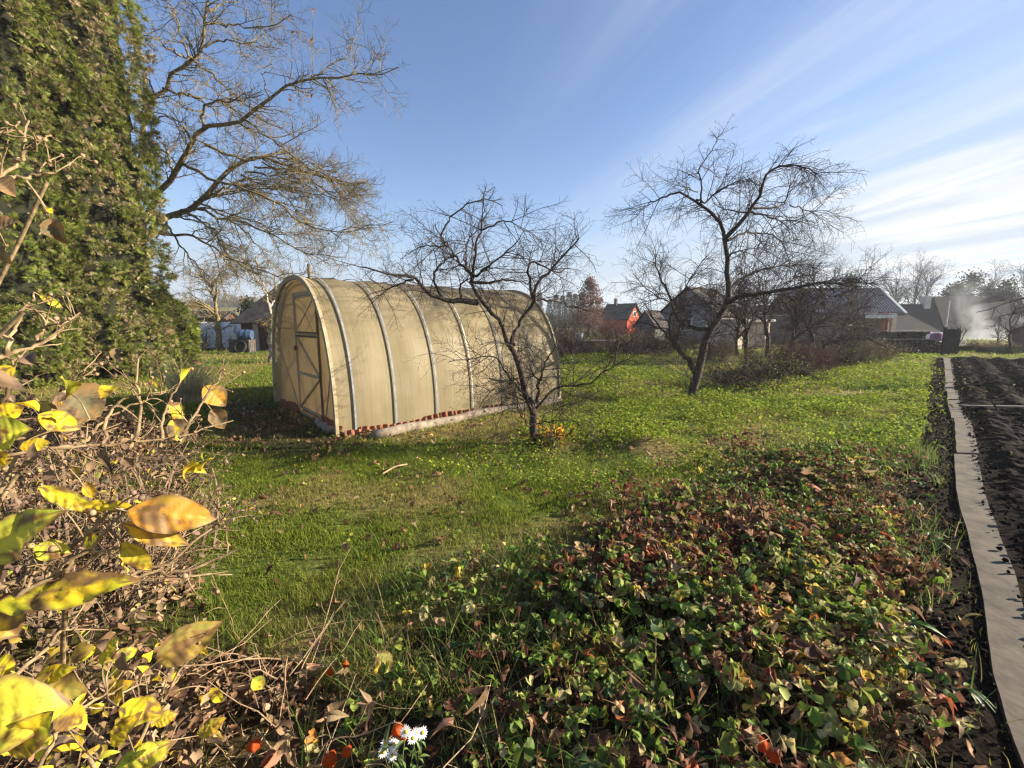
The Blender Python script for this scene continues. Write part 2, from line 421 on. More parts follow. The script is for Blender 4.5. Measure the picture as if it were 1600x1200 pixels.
# soil of the dug bed and the bare strip beside the path
def strip(line_a, off0, off1, nj, ni, pw=1.0):
    L = resample(line_a, ni); T = np.gradient(L, axis=0); T /= np.linalg.norm(T, axis=1, keepdims=True)
    Nn = np.stack([T[:, 1], -T[:, 0], T[:, 2] * 0], -1)
    o = off0 + (off1 - off0) * np.linspace(0, 1, nj) ** pw
    P = L[:, None, :] + Nn[:, None, :] * o[None, :, None]
    i = (np.arange(ni - 1)[:, None] * nj + np.arange(nj - 1)[None]).ravel()
    return P.reshape(-1, 3), np.stack([i, i + 1, i + nj + 1, i + nj], -1), np.tile(o, ni)
M_SOIL = M_noise("dark_dug_soil", (.0055, .0040, .0028), (.022, .0155, .011), 34, .95, .8, .012, spec=.04)
far = PATH_R[:]
# even spacing by distance along the line
P, Q, o = strip(far, .0, 6.5, 120, 520, 1.25)
Q = Q[:, ::-1]
ridge = .04 * np.sin((o * 2 * math.pi) / .62 + 2.2 * fbm(P[:, 0] * .7, P[:, 1] * .7, 2.)) * sstep(.2, .7, o)
clod = .10 * np.abs(fbm(P[:, 0] * 4, P[:, 1] * 4, 3., 4) - .5) + .05 * fbm(P[:, 0] * 14, P[:, 1] * 14, 7., 2)
P[:, 2] = gh(P[:, 0], P[:, 1]) + np.maximum(.025 + ridge + clod * 1.2, .012) * sstep(-.01, .25, o) + .008
tag(mesh_np("soil", P, None, M_SOIL, Q=Q), kind="structure")
P, Q, o = strip(PATH_L, -.42, .0, 16, 520)
wob = fbm(P[:, 0] * 2.2, P[:, 1] * 2.2, 8.)
P[:, 2] = gh(P[:, 0], P[:, 1]) + .008 + .028 * (fbm(P[:, 0] * 9, P[:, 1] * 9, 1., 3) - .45) - .08 * sstep(-.22, -.42, o - (wob - .5) * .3)
tag(mesh_np("soil_verge", P, None, M_SOIL, Q=Q[:, ::-1]), kind="structure")

# path of worn slabs
M_PATH = M_noise("worn_grey_brown_slab", (.045, .036, .027), (.145, .117, .088), 7.5, .85, .6, .01, lo=.3, hi=.72)
LL = resample(PATH_L, 600); RR = resample(PATH_R, 600)
def vline(P, v):                                   # index of the sample nearest image row v, used only to lay out slab ends
    vs = np.array([600 - F * (((p[2] - CH) * math.cos(PITCH) + p[1] * math.sin(PITCH)) / (p[1] * math.cos(PITCH) - (p[2] - CH) * math.sin(PITCH))) for p in P]); return int(np.argmin(abs(vs - v)))
seams = [1330, 712, 656, 640, 627, 613, 600, 589, 579, 570, 561]
V = []; Q = []; n0 = 0
for k in range(len(seams) - 1):
    ia, ib = vline(LL, seams[k]), vline(LL, seams[k + 1]); ja, jb = vline(RR, seams[k]), vline(RR, seams[k + 1])
    n = max(4, (ib - ia) // 3 + 2); s = np.linspace(0.004, .996, n)
    A = LL[np.clip((ia + (ib - ia) * s).astype(int), 0, 599)].copy(); B = RR[np.clip((ja + (jb - ja) * s).astype(int), 0, 599)].copy()
    dx = rng.normal() * .02 if k else 0
    up = .03 + rng.uniform(0, .012) * (k > 0)
    cs = np.linspace(0, 1, 7)
    top = A[:, None] * (1 - cs[None, :, None]) + B[:, None] * cs[None, :, None]
    top[..., 0] += dx + .012 * (vn(top[..., 0] * 5, top[..., 1] * 5, 4.) - .5) * ((cs == 0) | (cs == 1))[None]
    top[..., 2] = up + .012 * (vn(top[..., 0] * 2, top[..., 1] * 2, 3.) - .5)
    bot = top.copy(); bot[..., 2] = -.02
    W = 7; base = n0
    V.append(top.reshape(-1, 3)); V.append(bot.reshape(-1, 3)); m_ = n * W; n0 += 2 * m_
    i = (np.arange(n - 1)[:, None] * W + np.arange(W - 1)[None]).ravel()
    Q.append(base + np.stack([i, i + 1, i + W + 1, i + W], -1))
    e = np.arange(n - 1) * W; Q.append(base + np.stack([e, e + W, e + W + m_, e + m_], -1)); e = e + W - 1; Q.append(base + np.stack([e + W, e, e + m_, e + W + m_], -1))
    e = np.arange(W - 1); Q.append(base + np.stack([e + 1, e, e + m_, e + 1 + m_], -1)); e = e + (n - 1) * W; Q.append(base + np.stack([e, e + 1, e + 1 + m_, e + m_], -1))
tag(mesh_np("path", np.concatenate(V), None, M_PATH, Q=np.concatenate(Q)), kind="structure")

SOILPOLY = PATH_L + [np.array([40., 17.3, 0]), np.array([40., -2, 0])]
MIXED = [G(u, v) for u, v in ((560, 1340), (590, 1085), (640, 985), (800, 955), (860, 990), (880, 1100), (900, 1340))]
BUSHY = [G(u, v) for u, v in ((1130, 600), (1230, 597), (1290, 575), (1370, 566), (1390, 552), (1350, 535), (1040, 535), (880, 545), (880, 556), (1040, 558), (1100, 585))]
def sample(y0, y1, n, side=1.28, marg=.8):
    y = np.sqrt(rng.uniform(y0 ** 2, y1 ** 2, n)); x = rng.uniform(-1, 1, n) * (side * y + marg); return x, y
def keep_prob(x, y):
    p = np.ones(len(x)); p[clear(x, y)] = .2
    p[inpoly(x, y, FOOT)] = 0
    p[inpoly(x, y, BED)] *= .16
    p[inpoly(x, y, MIXED)] *= 4.5
    p[inpoly(x, y, SOILPOLY)] = 0
    p[dpoly(x, y, PATH_L) < .27] *= .07
    p[inpoly(x, y, DRY)] *= .25
    p *= np.clip(.25 + (dpoly(x, y, [g2 - GDIR * .55, g1 - GDIR * .55]) - .35) / .5, .12, 1)
    return p
def blade(bend=.35, segs=2):
    return np.array([(-.5, 0, 0), (.5, 0, 0), (-.38, bend * .25, .55), (.38, bend * .25, .55), (0, bend, 1.0)]), np.array([(0, 1, 3), (0, 3, 2), (2, 3, 4)])
def place_up(x, y, tilt=.35):
    n = len(x); up = np.stack([rng.normal(size=n) * tilt, rng.normal(size=n) * tilt, np.ones(n)], -1); up /= np.linalg.norm(up, axis=1, keepdims=True)
    a = rng.uniform(0, 2 * np.pi, n); s = np.stack([np.cos(a), np.sin(a), np.zeros(n)], -1); s -= (s * up).sum(1, keepdims=True) * up; s /= np.linalg.norm(s, axis=1, keepdims=True)
    return np.stack([s, np.cross(up, s), up], -1)
CLOV = [G(u, v) for u, v in ((650, 742), (900, 770), (1000, 800), (1180, 712), (1440, 715), (1485, 640), (1472, 556), (1380, 556), (1280, 590), (1130, 610), (1040, 590), (1000, 552), (880, 552), (880, 640), (760, 700))]
parts = []
for (y0, y1, n, h, wd) in ((.7, 2.2, 90000, .048, .0030), (2.2, 4.5, 280000, .040, .0040), (4.5, 8, 200000, .05, .0065), (8, 14, 100000, .085, .012), (14, 26, 60000, .10, .024), (26, 48, 30000, .13, .05)):
    x, y = sample(y0, y1, n)
    tuft = .6 * fbm(x * 3.4, y * 3.4, 31., 2) + .4 * fbm(x * 11, y * 11, 37., 2); dry = fbm(x * .9, y * .9, 44., 3)
    cl = inpoly(x, y, CLOV)
    p = keep_prob(x, y) * np.clip(.25 + 1.7 * (tuft - .25), .12, 1); p[cl] *= .45
    k = rng.uniform(size=n) < p
    x, y, tuft, dry, cl = x[k], y[k], tuft[k], dry[k], cl[k]; n = len(x)
    d = sstep(.46, .62, dry)[:, None] * .7; u = rng.uniform(size=(n, 1))
    c = (np.array([.14, .20, .022]) * (1 - u) + np.array([.265, .30, .042]) * u) * (1 - d) + (np.array([.44, .36, .14]) * u + np.array([.27, .24, .07]) * (1 - u)) * d
    c = vcol(c, n, .2, .07)
    H = h * rng.uniform(.45, 1.25, n) * (.5 + 1.0 * tuft); Wd = wd * rng.uniform(.7, 1.3, n)
    tv, tf = blade(.5)
    T = np.stack([x, y, gh(x, y) - .004], -1)
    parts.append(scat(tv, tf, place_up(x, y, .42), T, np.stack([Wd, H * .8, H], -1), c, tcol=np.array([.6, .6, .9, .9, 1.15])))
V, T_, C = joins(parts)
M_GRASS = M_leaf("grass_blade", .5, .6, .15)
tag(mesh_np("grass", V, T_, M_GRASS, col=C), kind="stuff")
# broad leaved ground cover between the trees
parts = []
tv = np.array([(0, 0, 0), (-.45, .3, .1), (-.5, .7, .12), (0, 1.0, -.05), (.5, .7, .12), (.45, .3, .1), (0, .55, 0)]); tf = np.array([(0, 1, 6), (1, 2, 6), (2, 3, 6), (3, 4, 6), (4, 5, 6), (5, 0, 6)])[:, ::-1]
for (y0, y1, n, s) in ((2.4, 4.5, 55000, .019), (4.5, 8, 130000, .029), (8, 14, 130000, .042), (14, 24, 80000, .07)):
    x, y = sample(y0, y1, n)
    p = keep_prob(x, y); cl = inpoly(x, y, CLOV); tu = fbm(x * 2.6, y * 2.6, 61., 2)
    p = p * np.where(cl, np.clip(.06 + 2.8 * (tu - .30), .03, 1), .03)
    k = rng.uniform(size=n) < p; x, y, tu = x[k], y[k], tu[k]; n = len(x)
    az = rng.uniform(0, 2 * np.pi, n); f = np.stack([np.cos(az), np.sin(az), rng.uniform(-.15, .7, n)], -1)
    M = basis(f, roll=rng.normal(size=n) * .5)
    T = np.stack([x, y, gh(x, y) + rng.uniform(.01, .12, n) * (.3 + 1.2 * tu)], -1)
    c = vcol(pick([(.21, .29, .024), (.30, .36, .038), (.12, .19, .022), (.34, .33, .07), (.19, .125, .055)], [4, 4, 2.5, .8, .3], n), n, .18, .06)
    parts.append(scat(tv, tf, M, T, s * rng.uniform(.55, 1.35, n), c))
V, T_, C = joins(parts)
tag(mesh_np("ground_cover_leaves", V, T_, M_leaf("clover_leaf", .42, .65, .10), col=C), kind="stuff")

# thin autumn air
hz = MB().box((0, 190, 12.0), (970, 466, 28.0)).build("haze", None)
m, nt, out = newmat("thin_haze"); pv = N(nt, 'ShaderNodeVolumePrincipled'); pv.inputs['Color'].default_value = (.86, .92, 1, 1); pv.inputs['Density'].default_value = .0008; pv.inputs['Anisotropy'].default_value = .2
nt.links.new(pv.outputs[0], out.inputs['Volume']); hz.data.materials.append(m); tag(hz, "thin pale haze over the gardens", None, None, "stuff")
# ------------------------------------------------------------------ greenhouse
def LP(u, w_, z=0.0):
    return GORI + GDIR * u + GACR * w_ + np.array([0, 0, z])
GA, GHT, GN = GWID / 2, 2.03, 2.35
def prof(th):
    c, s = np.cos(th), np.sin(th)
    return GA - GA * np.sign(c) * np.abs(c) ** (2 / GN), GHT * np.abs(s) ** (2 / GN)
def top_at(w_):
    x = abs(w_ - GA) / GA
    return GHT * max(0, 1 - x ** GN) ** (1 / GN)
def param_at(px, A, B):                             # fraction along A->B (plan) whose direction matches a bearing
    t = np.linspace(-.2, 1.2, 2801); P = A[None] + (B - A)[None] * t[:, None]
    u = 800 + F * P[:, 0] / (P[:, 1] * math.cos(PITCH) + CH * math.sin(PITCH)); return t[np.argmin(abs(u - px))]
gr = thing("greenhouse", LP(GLEN / 2, GA), "arched polycarbonate greenhouse with yellowed panels and a wooden framed door", "greenhouse")
def sheet_mat(name, c1, c2, dirt_shade, trans, gloss):
    m, nt, out = newmat(name)
    a = N(nt, 'ShaderNodeAttribute', attribute_name='ST')
    def nz(scale, sc3, det=5, lo=.35, hi=.65):
        mp = N(nt, 'ShaderNodeMapping'); mp.inputs['Scale'].default_value = sc3; nt.links.new(a.outputs['Vector'], mp.inputs['Vector'])
        n = N(nt, 'ShaderNodeTexNoise', Scale=scale, Detail=det, Roughness=.6); nt.links.new(mp.outputs[0], n.inputs['Vector'])
        r = N(nt, 'ShaderNodeMapRange'); r.inputs[1].default_value = lo; r.inputs[2].default_value = hi; nt.links.new(n.outputs['Fac'], r.inputs[0]); return r.outputs[0]
    def mix(f, A, B, typ='MIX'):
        n = N(nt, 'ShaderNodeMix', data_type='RGBA', blend_type=typ)
        if isinstance(f, float): n.inputs['Factor'].default_value = f
        else: nt.links.new(f, n.inputs['Factor'])
        for k, x in (('A', A), ('B', B)):
            if isinstance(x, tuple): n.inputs[k].default_value = rgba(x)
            else: nt.links.new(x, n.inputs[k])
        return n.outputs['Result']
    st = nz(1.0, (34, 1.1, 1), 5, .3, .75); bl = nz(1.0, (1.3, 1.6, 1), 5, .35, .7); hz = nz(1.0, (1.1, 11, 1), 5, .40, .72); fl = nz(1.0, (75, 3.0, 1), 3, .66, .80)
    c = mix(bl, c1, c2)
    sm = N(nt, 'ShaderNodeMath', operation='MULTIPLY'); nt.links.new(st, sm.inputs[0]); sm.inputs[1].default_value = .4
    c = mix(sm.outputs[0], c, dirt_shade)
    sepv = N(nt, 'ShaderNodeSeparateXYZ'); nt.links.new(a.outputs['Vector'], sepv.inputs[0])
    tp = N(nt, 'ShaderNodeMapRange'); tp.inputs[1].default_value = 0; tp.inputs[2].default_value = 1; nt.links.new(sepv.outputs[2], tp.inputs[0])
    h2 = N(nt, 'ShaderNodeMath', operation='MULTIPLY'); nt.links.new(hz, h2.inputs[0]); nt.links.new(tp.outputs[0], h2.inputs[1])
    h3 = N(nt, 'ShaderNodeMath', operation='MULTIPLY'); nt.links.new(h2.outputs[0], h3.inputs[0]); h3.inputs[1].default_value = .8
    c = mix(h3.outputs[0], c, (dirt_shade[0] * .7, dirt_shade[1] * .68, dirt_shade[2] * .8))  # towards the top: dirt smears, plus darkening from grazing light painted into the colour
    f2 = N(nt, 'ShaderNodeMath', operation='MULTIPLY'); nt.links.new(fl, f2.inputs[0]); f2.inputs[1].default_value = .45
    c = mix(f2.outputs[0], c, (.10, .085, .04))
    b = N(nt, 'ShaderNodeBsdfPrincipled'); b.inputs['Roughness'].default_value = .5; b.inputs['Specular IOR Level'].default_value = gloss * .55
    nt.links.new(c, b.inputs['Base Color'])
    wv = N(nt, 'ShaderNodeTexWave', Scale=16); mp = N(nt, 'ShaderNodeMapping'); nt.links.new(a.outputs['Vector'], mp.inputs['Vector']); nt.links.new(mp.outputs[0], wv.inputs['Vector'])
    bp = N(nt, 'ShaderNodeBump', Strength=.12, Distance=.003); nt.links.new(wv.outputs['Fac'], bp.inputs['Height']); nt.links.new(bp.outputs[0], b.inputs['Normal'])
    tr = N(nt, 'ShaderNodeBsdfTranslucent'); nt.links.new(c, tr.inputs['Color'])
    ms = N(nt, 'ShaderNodeMixShader', Fac=trans); nt.links.new(b.outputs[0], ms.inputs[1]); nt.links.new(tr.outputs[0], ms.inputs[2]); tp_ = N(nt, 'ShaderNodeBsdfTransparent'); tp_.inputs['Color'].default_value = (.9, .8, .6, 1); m2 = N(nt, 'ShaderNodeMixShader', Fac=.09); nt.links.new(ms.outputs[0], m2.inputs[1]); nt.links.new(tp_.outputs[0], m2.inputs[2]); nt.links.new(m2.outputs[0], out.inputs[0])
    return m
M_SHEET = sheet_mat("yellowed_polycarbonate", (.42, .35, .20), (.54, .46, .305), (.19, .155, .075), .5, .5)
M_SHEETF = sheet_mat("yellowed_polycarbonate_end", (.62, .49, .29), (.68, .55, .35), (.42, .33, .18), .62, .4)
def sheet(name, U, W, Z, ST, mat, parent, nj):
    P = np.array([LP(a, b, c) for a, b, c in zip(U, W, Z)]); n = len(P) // nj
    i = (np.arange(n - 1)[:, None] * nj + np.arange(nj - 1)[None]).ravel()
    o = mesh_np(name, P, None, mat, parent, smooth=True, Q=np.stack([i, i + nj, i + nj + 1, i + 1], -1))
    a = o.data.attributes.new("ST", 'FLOAT_VECTOR', 'POINT'); a.data.foreach_set("vector", np.asarray(ST, np.float32).ravel()); return o
nu, nth = 44, 61
us = np.linspace(-.10, GLEN + .06, nu); ths = np.linspace(0.0, math.pi, nth)
pw, pz = prof(ths); arc = np.concatenate([[0], np.cumsum(np.hypot(np.diff(pw), np.diff(pz)))])
UU, II = np.meshgrid(us, np.arange(nth), indexing='ij'); UU = UU.ravel(); II = II.ravel()
bul = 1 + .012 * np.sin((UU / .65) * math.pi) ** 2
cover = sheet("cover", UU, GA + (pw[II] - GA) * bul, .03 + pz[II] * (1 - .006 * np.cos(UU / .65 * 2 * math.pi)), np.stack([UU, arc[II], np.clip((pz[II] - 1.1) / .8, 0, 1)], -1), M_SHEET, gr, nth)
M_BAND = M_noise("galvanised_band", (.14, .15, .165), (.26, .27, .285), 9, .6, .1, .005)
M_BANDW = M_noise("pale_band", (.34, .32, .28), (.44, .42, .37), 9, .5, .1, .005)
M_TRIM = M_noise("arch_trim", (.27, .22, .13), (.40, .33, .21), 6, .6, .2, .005)
def arch(name, u0, u1, out0, out1, mat, parent, th0=0.0, th1=math.pi, n=60):
    t = np.linspace(th0, th1, n); w_, z_ = prof(t)
    tw, tz = np.gradient(w_), np.gradient(z_); L = np.hypot(tw, tz) + 1e-9; nw, nz_ = -tz / L, tw / L
    V = []; Q = []
    for i in range(n):
        for (u, o) in ((u0, out0), (u1, out0), (u1, out1), (u0, out1)): V.append(LP(u, w_[i] + nw[i] * o, .03 + z_[i] + nz_[i] * o))
    for i in range(n - 1):
        for j in range(4): Q.append((i * 4 + j, i * 4 + (j + 1) % 4, i * 4 + 4 + (j + 1) % 4, i * 4 + 4 + j))
    Q += [(0, 1, 2, 3), tuple((n - 1) * 4 + j for j in (3, 2, 1, 0))]
    o = mesh_np(name, V, None, mat, parent, Q=np.array(Q)); return o
arch("arch_trim", -.125, -.085, -.035, .03, M_TRIM, gr); arch("arch_trim", GLEN + .045, GLEN + .08, -.035, .03, M_TRIM, gr)
us_r = [.13] + [param_at(px, g2, g3) * np.linalg.norm(g3 - g2) for px in (619, 683, 738, 786, 832)]
for k, u in enumerate(us_r): arch("rib_band", u - .012, u + .012, .02, .027, M_BANDW if k == 3 else M_BAND, gr)
for k in range(7): arch("hoop", .13 + k * .62 - .012, .13 + k * .62 + .012, -.05, -.02, M_BAND, gr, n=40)
for th in (.30, 1.0, math.pi - 1.0, math.pi - .30):
    w_, z_ = prof(np.array([th])); MB().beam(LP(.02, GA + (w_[0] - GA) * .95, z_[0] * .965), LP(GLEN - .02, GA + (w_[0] - GA) * .95, z_[0] * .965), .03, .03).build("purlin", M_BAND, gr)
# end walls
def w_px(px): return param_at(px, g2, g1) * np.linalg.norm(g1 - g2)
d0, d1 = w_px(507), w_px(472.5)                                        # door right and left posts
def zz(v, w_): return zat(v, LP(0, w_)[1])
z_top, z_mid, z_bot = 1.80, 1.25, .10
def wallgrid(name, w0, w1, zlo, ztop, u, mat, parent, nw=14, nz_=16):
    W = np.linspace(w0, w1, nw); U_, W_, Z_ = [], [], []
    for a in W:
        t = ztop(a) if callable(ztop) else ztop
        for k in range(nz_): U_.append(u); W_.append(a); Z_.append(zlo + (max(t, zlo) - zlo) * k / (nz_ - 1))
    return sheet(name, U_, W_, Z_, np.stack([np.array(W_), np.array(Z_), np.clip(np.array(Z_) - 1.0, 0, 1)], -1), mat, parent, nz_)
ta = lambda a: top_at(min(max(a, .0), GWID)) + .03
wallgrid("end_panel", .012, d0, .0, ta, .0, M_SHEETF, gr); wallgrid("end_panel", d1, GWID - .012, .0, ta, .0, M_SHEETF, gr)
wallgrid("end_panel", d0, d1, z_top + .04, ta, .0, M_SHEETF, gr, 10, 6)
wallgrid("end_panel", .012, GWID - .012, .0, ta, GLEN, M_SHEETF, gr, 30, 16)
M_FRM = M_noise("weathered_frame", (.31, .235, .14), (.41, .32, .20), 14, .75, .3, .004, stretch=(1, 1, .2))
M_FRD = M_noise("dark_frame", (.08, .06, .04), (.15, .115, .075), 14, .75, .3, .004, stretch=(1, 1, .2))
def fbeam(name, w0, z0, w1, z1, wd, mat, parent, u=-.022, th=.024):
    return MB().beam(LP(u, w0, z0), LP(u, w1, z1), wd, th, up=-GDIR).build(name, mat, parent)
mid = (d0 + d1) / 2
fbeam("door_post", d0 - .02, .02, d0 - .02, z_top + .06, .034, M_FRD, gr); fbeam("door_post", d1 + .02, .02, d1 + .02, z_top + .06, .030, M_FRM, gr)
fbeam("lintel", d0, z_top + .03, d1, z_top + .03, .05, M_FRM, gr)
door = wallgrid("door", d0 + .003, d1 - .003, z_bot, z_mid - .015, -.004, M_SHEETF, gr, 8, 12)
fbeam("door_rail", d0 + .004, z_mid - .03, d1 - .004, z_mid - .03, .03, M_FRD, door); fbeam("door_rail", d0 + .004, z_bot + .015, d1 - .004, z_bot + .015, .03, M_FRM, door)
fbeam("door_rail", d0 + .004, .66, d1 - .004, .66, .034, M_FRM, door)
fbeam("brace", d1 - .03, z_mid - .06, d0 + .03, .68, .026, M_FRM, door); fbeam("brace", d0 + .03, .63, d1 - .03, z_bot + .04, .026, M_FRM, door)
h_ = MB().box(LP(-.05, d1 - .02, 1.02), (.05, .03, .05), ax=(GACR, GDIR, (0, 0, 1))); h_.beam(LP(-.06, d1 - .0, 1.03), LP(-.06, d1 - .09, 1.07), .02, .02, up=-GDIR); h_.build("handle", M_FRD, door)
vent = wallgrid("vent_window", d0 + .003, d1 - .003, z_mid + .012, z_top, -.004, M_SHEETF, gr, 8, 10)
for a, b_, c_, d_, mt in ((d0, z_mid + .025, d1, z_mid + .025, M_FRD), (d0, z_top - .012, d1, z_top - .012, M_FRM), (d0 + .012, z_mid + .03, d0 + .012, z_top, M_FRD), (d1 - .012, z_mid + .03, d1 - .012, z_top, M_FRM)): fbeam("window_frame", a, b_, c_, d_, .022, mt, vent, u=-.02, th=.02)
fbeam("window_stay", d0 + .12, z_top - .05, d1 - .10, z_mid + .10, .012, M_FRM, vent, u=-.012, th=.01)
fbeam("crossbar", d1 + .03, 1.33, GWID - .22, 1.33, .022, M_FRM, gr, u=-.012, th=.016); fbeam("crossbar", .28, 1.33, d0 - .03, 1.33, .022, M_FRM, gr, u=-.012, th=.016)
fbeam("brace", d1 + .10, .05, w_px(446) + .1, .98, .014, M_FRM, gr, u=-.012, th=.012); fbeam("brace", d0 - .08, .05, .30, .95, .02, M_FRM, gr, u=-.012, th=.012)
fbeam("sill", .02, .03, GWID - .02, .03, .05, M_FRM, gr, u=-.018, th=.03)
# terracotta tiles set on edge round the base
M_TILE = M_noise("terracotta", (.15, .05, .03), (.30, .12, .065), 7, .85, .3, .005)
tw_ = np.linspace(-.5, .5, 13); zt = np.linspace(0, 1, 3)
tvv = []; 
for s_ in (0, 1):
    for k in zt:
        for a in tw_: tvv.append((a * .2, .024 * math.sin(a * 4 * math.pi / 1.0) + s_ * .013, k * .17))
tq = []
def idx(s_, k, a): return s_ * 39 + k * 13 + a
for k in range(2):
    for a in range(12): tq += [(idx(0, k, a), idx(0, k, a + 1), idx(0, k + 1, a + 1), idx(0, k + 1, a)), (idx(1, k, a + 1), idx(1, k, a), idx(1, k + 1, a), idx(1, k + 1, a + 1))]
for a in range(12): tq.append((idx(0, 2, a), idx(0, 2, a + 1), idx(1, 2, a + 1), idx(1, 2, a)))
for k in range(2): tq += [(idx(0, k, 0), idx(0, k + 1, 0), idx(1, k + 1, 0), idx(1, k, 0)), (idx(0, k + 1, 12), idx(0, k, 12), idx(1, k, 12), idx(1, k + 1, 12))]
tile = mesh_np("roof_tile", tvv, None, M_TILE, None, Q=np.array(tq))
def put_tile(first, p, az, lean, label, group):
    o = tile if first else tile.copy()
    if not first: COL.objects.link(o)
    o.location = [float(a) for a in p]; o.rotation_euler = (lean, rng.normal() * .06, az); tag(o, label, "roof tile", group, "thing")
azs = math.atan2(GDIR[1], GDIR[0]); azf = math.atan2(GACR[1], GACR[0])
for k in range(19):
    u = .05 + k * .202; p = LP(u + rng.normal() * .012, -.085 + rng.normal() * .012); p[2] = gh(p[0], p[1]) - .065 - rng.uniform(0, .04)
    put_tile(k == 0, p, azs + rng.normal() * .06, -.30 + rng.normal() * .1, "wavy terracotta roof tile on edge along the long side of the greenhouse", "tiles along the long side of the greenhouse")
for k in range(14):
    w_ = .08 + k * .205
    if d0 - .05 < w_ < d1 + .1: continue
    p = LP(-.09 + rng.normal() * .01, w_); p[2] = gh(p[0], p[1]) - .04
    put_tile(False, p, azf + math.pi + rng.normal() * .05, -.2 + rng.normal() * .08, "wavy terracotta roof tile on edge under the greenhouse end wall", "tiles under the greenhouse end wall")
M_LOG = M_noise("weathered_pole", (.13, .10, .075), (.30, .25, .19), 10, .9, .5, .01, stretch=(1, 1, 1))
def log(name, a, b, r, label, cat, n=14, mat=None):
    K = 24; P = np.linspace(0, 1, K)[:, None] * (b - a)[None] + a[None]; P[:, 2] = gh(P[:, 0], P[:, 1]) + r * .75 + .01 * np.sin(np.arange(K) * .7)
    rr = r * (1 + .10 * (vn(np.arange(K) * .6, np.zeros(K), r * 50) - .5)); rr[0] = rr[-1] = 1e-3
    P = np.vstack([P[:1], P, P[-1:]])[1:-1]; P[0] = P[1] - (P[2] - P[1]) * .01; P[-1] = P[-2] + (P[-2] - P[-3]) * .01
    v, q = tubes(P[None], rr[None], n); return tag(mesh_np(name, v, None, mat or M_LOG, None, smooth=True, Q=q), label, cat)
log("log", LP(.03, -.40), LP(3.95, -.17), .062, "long weathered pole lying beside the terracotta tiles of the greenhouse", "log")
log("log", G(497, 666), G(520, 682), .055, "short grey log lying in front of the greenhouse corner", "log")
# ------------------------------------------------------------------ bare trees
def M_bark(name, c1, c2, sc_=30): return M_noise(name, c1, c2, sc_, .85, .5, .01, spec=.2)
def limb(px, Y, r0, r1, K=18, jit=.012):
    """px: (u, v, dy) rows; the limb keeps its own depth, Y + dy"""
    P = resample([at(p[0], p[1], Y + (p[2] if len(p) > 2 else 0)) for p in px], K)
    L = np.linalg.norm(P[-1] - P[0]); P[1:-1] += rng.normal(size=(K - 2, 3)) * jit * min(1, L)
    t = np.linspace(0, 1, K); return P, r0 + (r1 - r0) * t ** .8
def make_tree(name, base, label, cat, group, bark, twigm, limbs, levels, sides=(7, 4, 3), ntrunk=1, flare=0, zmax=None):
    """limbs: list of (P,R). first ntrunk form the trunk part, the rest are the limbs; levels: kwargs for grow"""
    e = thing(name, base, label, cat, group)
    tr = [tubes(P[None], Rr[None], 9) for P, Rr in limbs[:ntrunk]]
    v, q = join(tr); mesh_np("trunk", v, None, bark, e, smooth=True, Q=q)
    v, q = join([tubes(P[None], Rr[None], sides[0]) for P, Rr in limbs[ntrunk:]]) if len(limbs) > ntrunk else (None, None)
    if v is not None: mesh_np("limbs", v, None, bark, e, smooth=True, Q=q)
    curP = np.stack([P for P, _ in limbs]); curR = np.stack([r for _, r in limbs]); acc = []
    pools = [(curP, curR)]
    for i, kw in enumerate(levels):
        kw = dict(kw); src = kw.pop('src', -1); sd = kw.pop('n', 4 if i == 0 else 3)
        p_, r_ = grow(pools[src][0], pools[src][1], **kw)
        if zmax is not None:
            z0_ = p_[:, 0, 2]; mx_ = p_[..., 2].max(1); f_ = np.where(mx_ > zmax, np.where(z0_ < zmax, np.clip((zmax - z0_) / (mx_ - z0_ + 1e-6), .22, 1), .35), 1.0); p_ = p_[:, :1] + (p_ - p_[:, :1]) * f_[:, None, None]
        p_, r_ = p_, r_; pools.append((p_, r_)); acc.append(tubes(p_, r_, sd))
    v, q = join(acc); mesh_np("crown", v, None, twigm, e, smooth=False, Q=q)
    return e, pools
BK_D = M_bark("dark_plum_bark", (.030, .022, .019), (.105, .08, .065)); TW_D = M_bark("plum_twig", (.035, .024, .021), (.085, .062, .052), 12)
BK_L = M_bark("lichen_bark", (.075, .056, .034), (.27, .21, .10), 12); TW_L = M_bark("lichen_twig", (.075, .056, .03), (.24, .185, .075), 5)
def Yb(u, v): return G(u, v)[1]

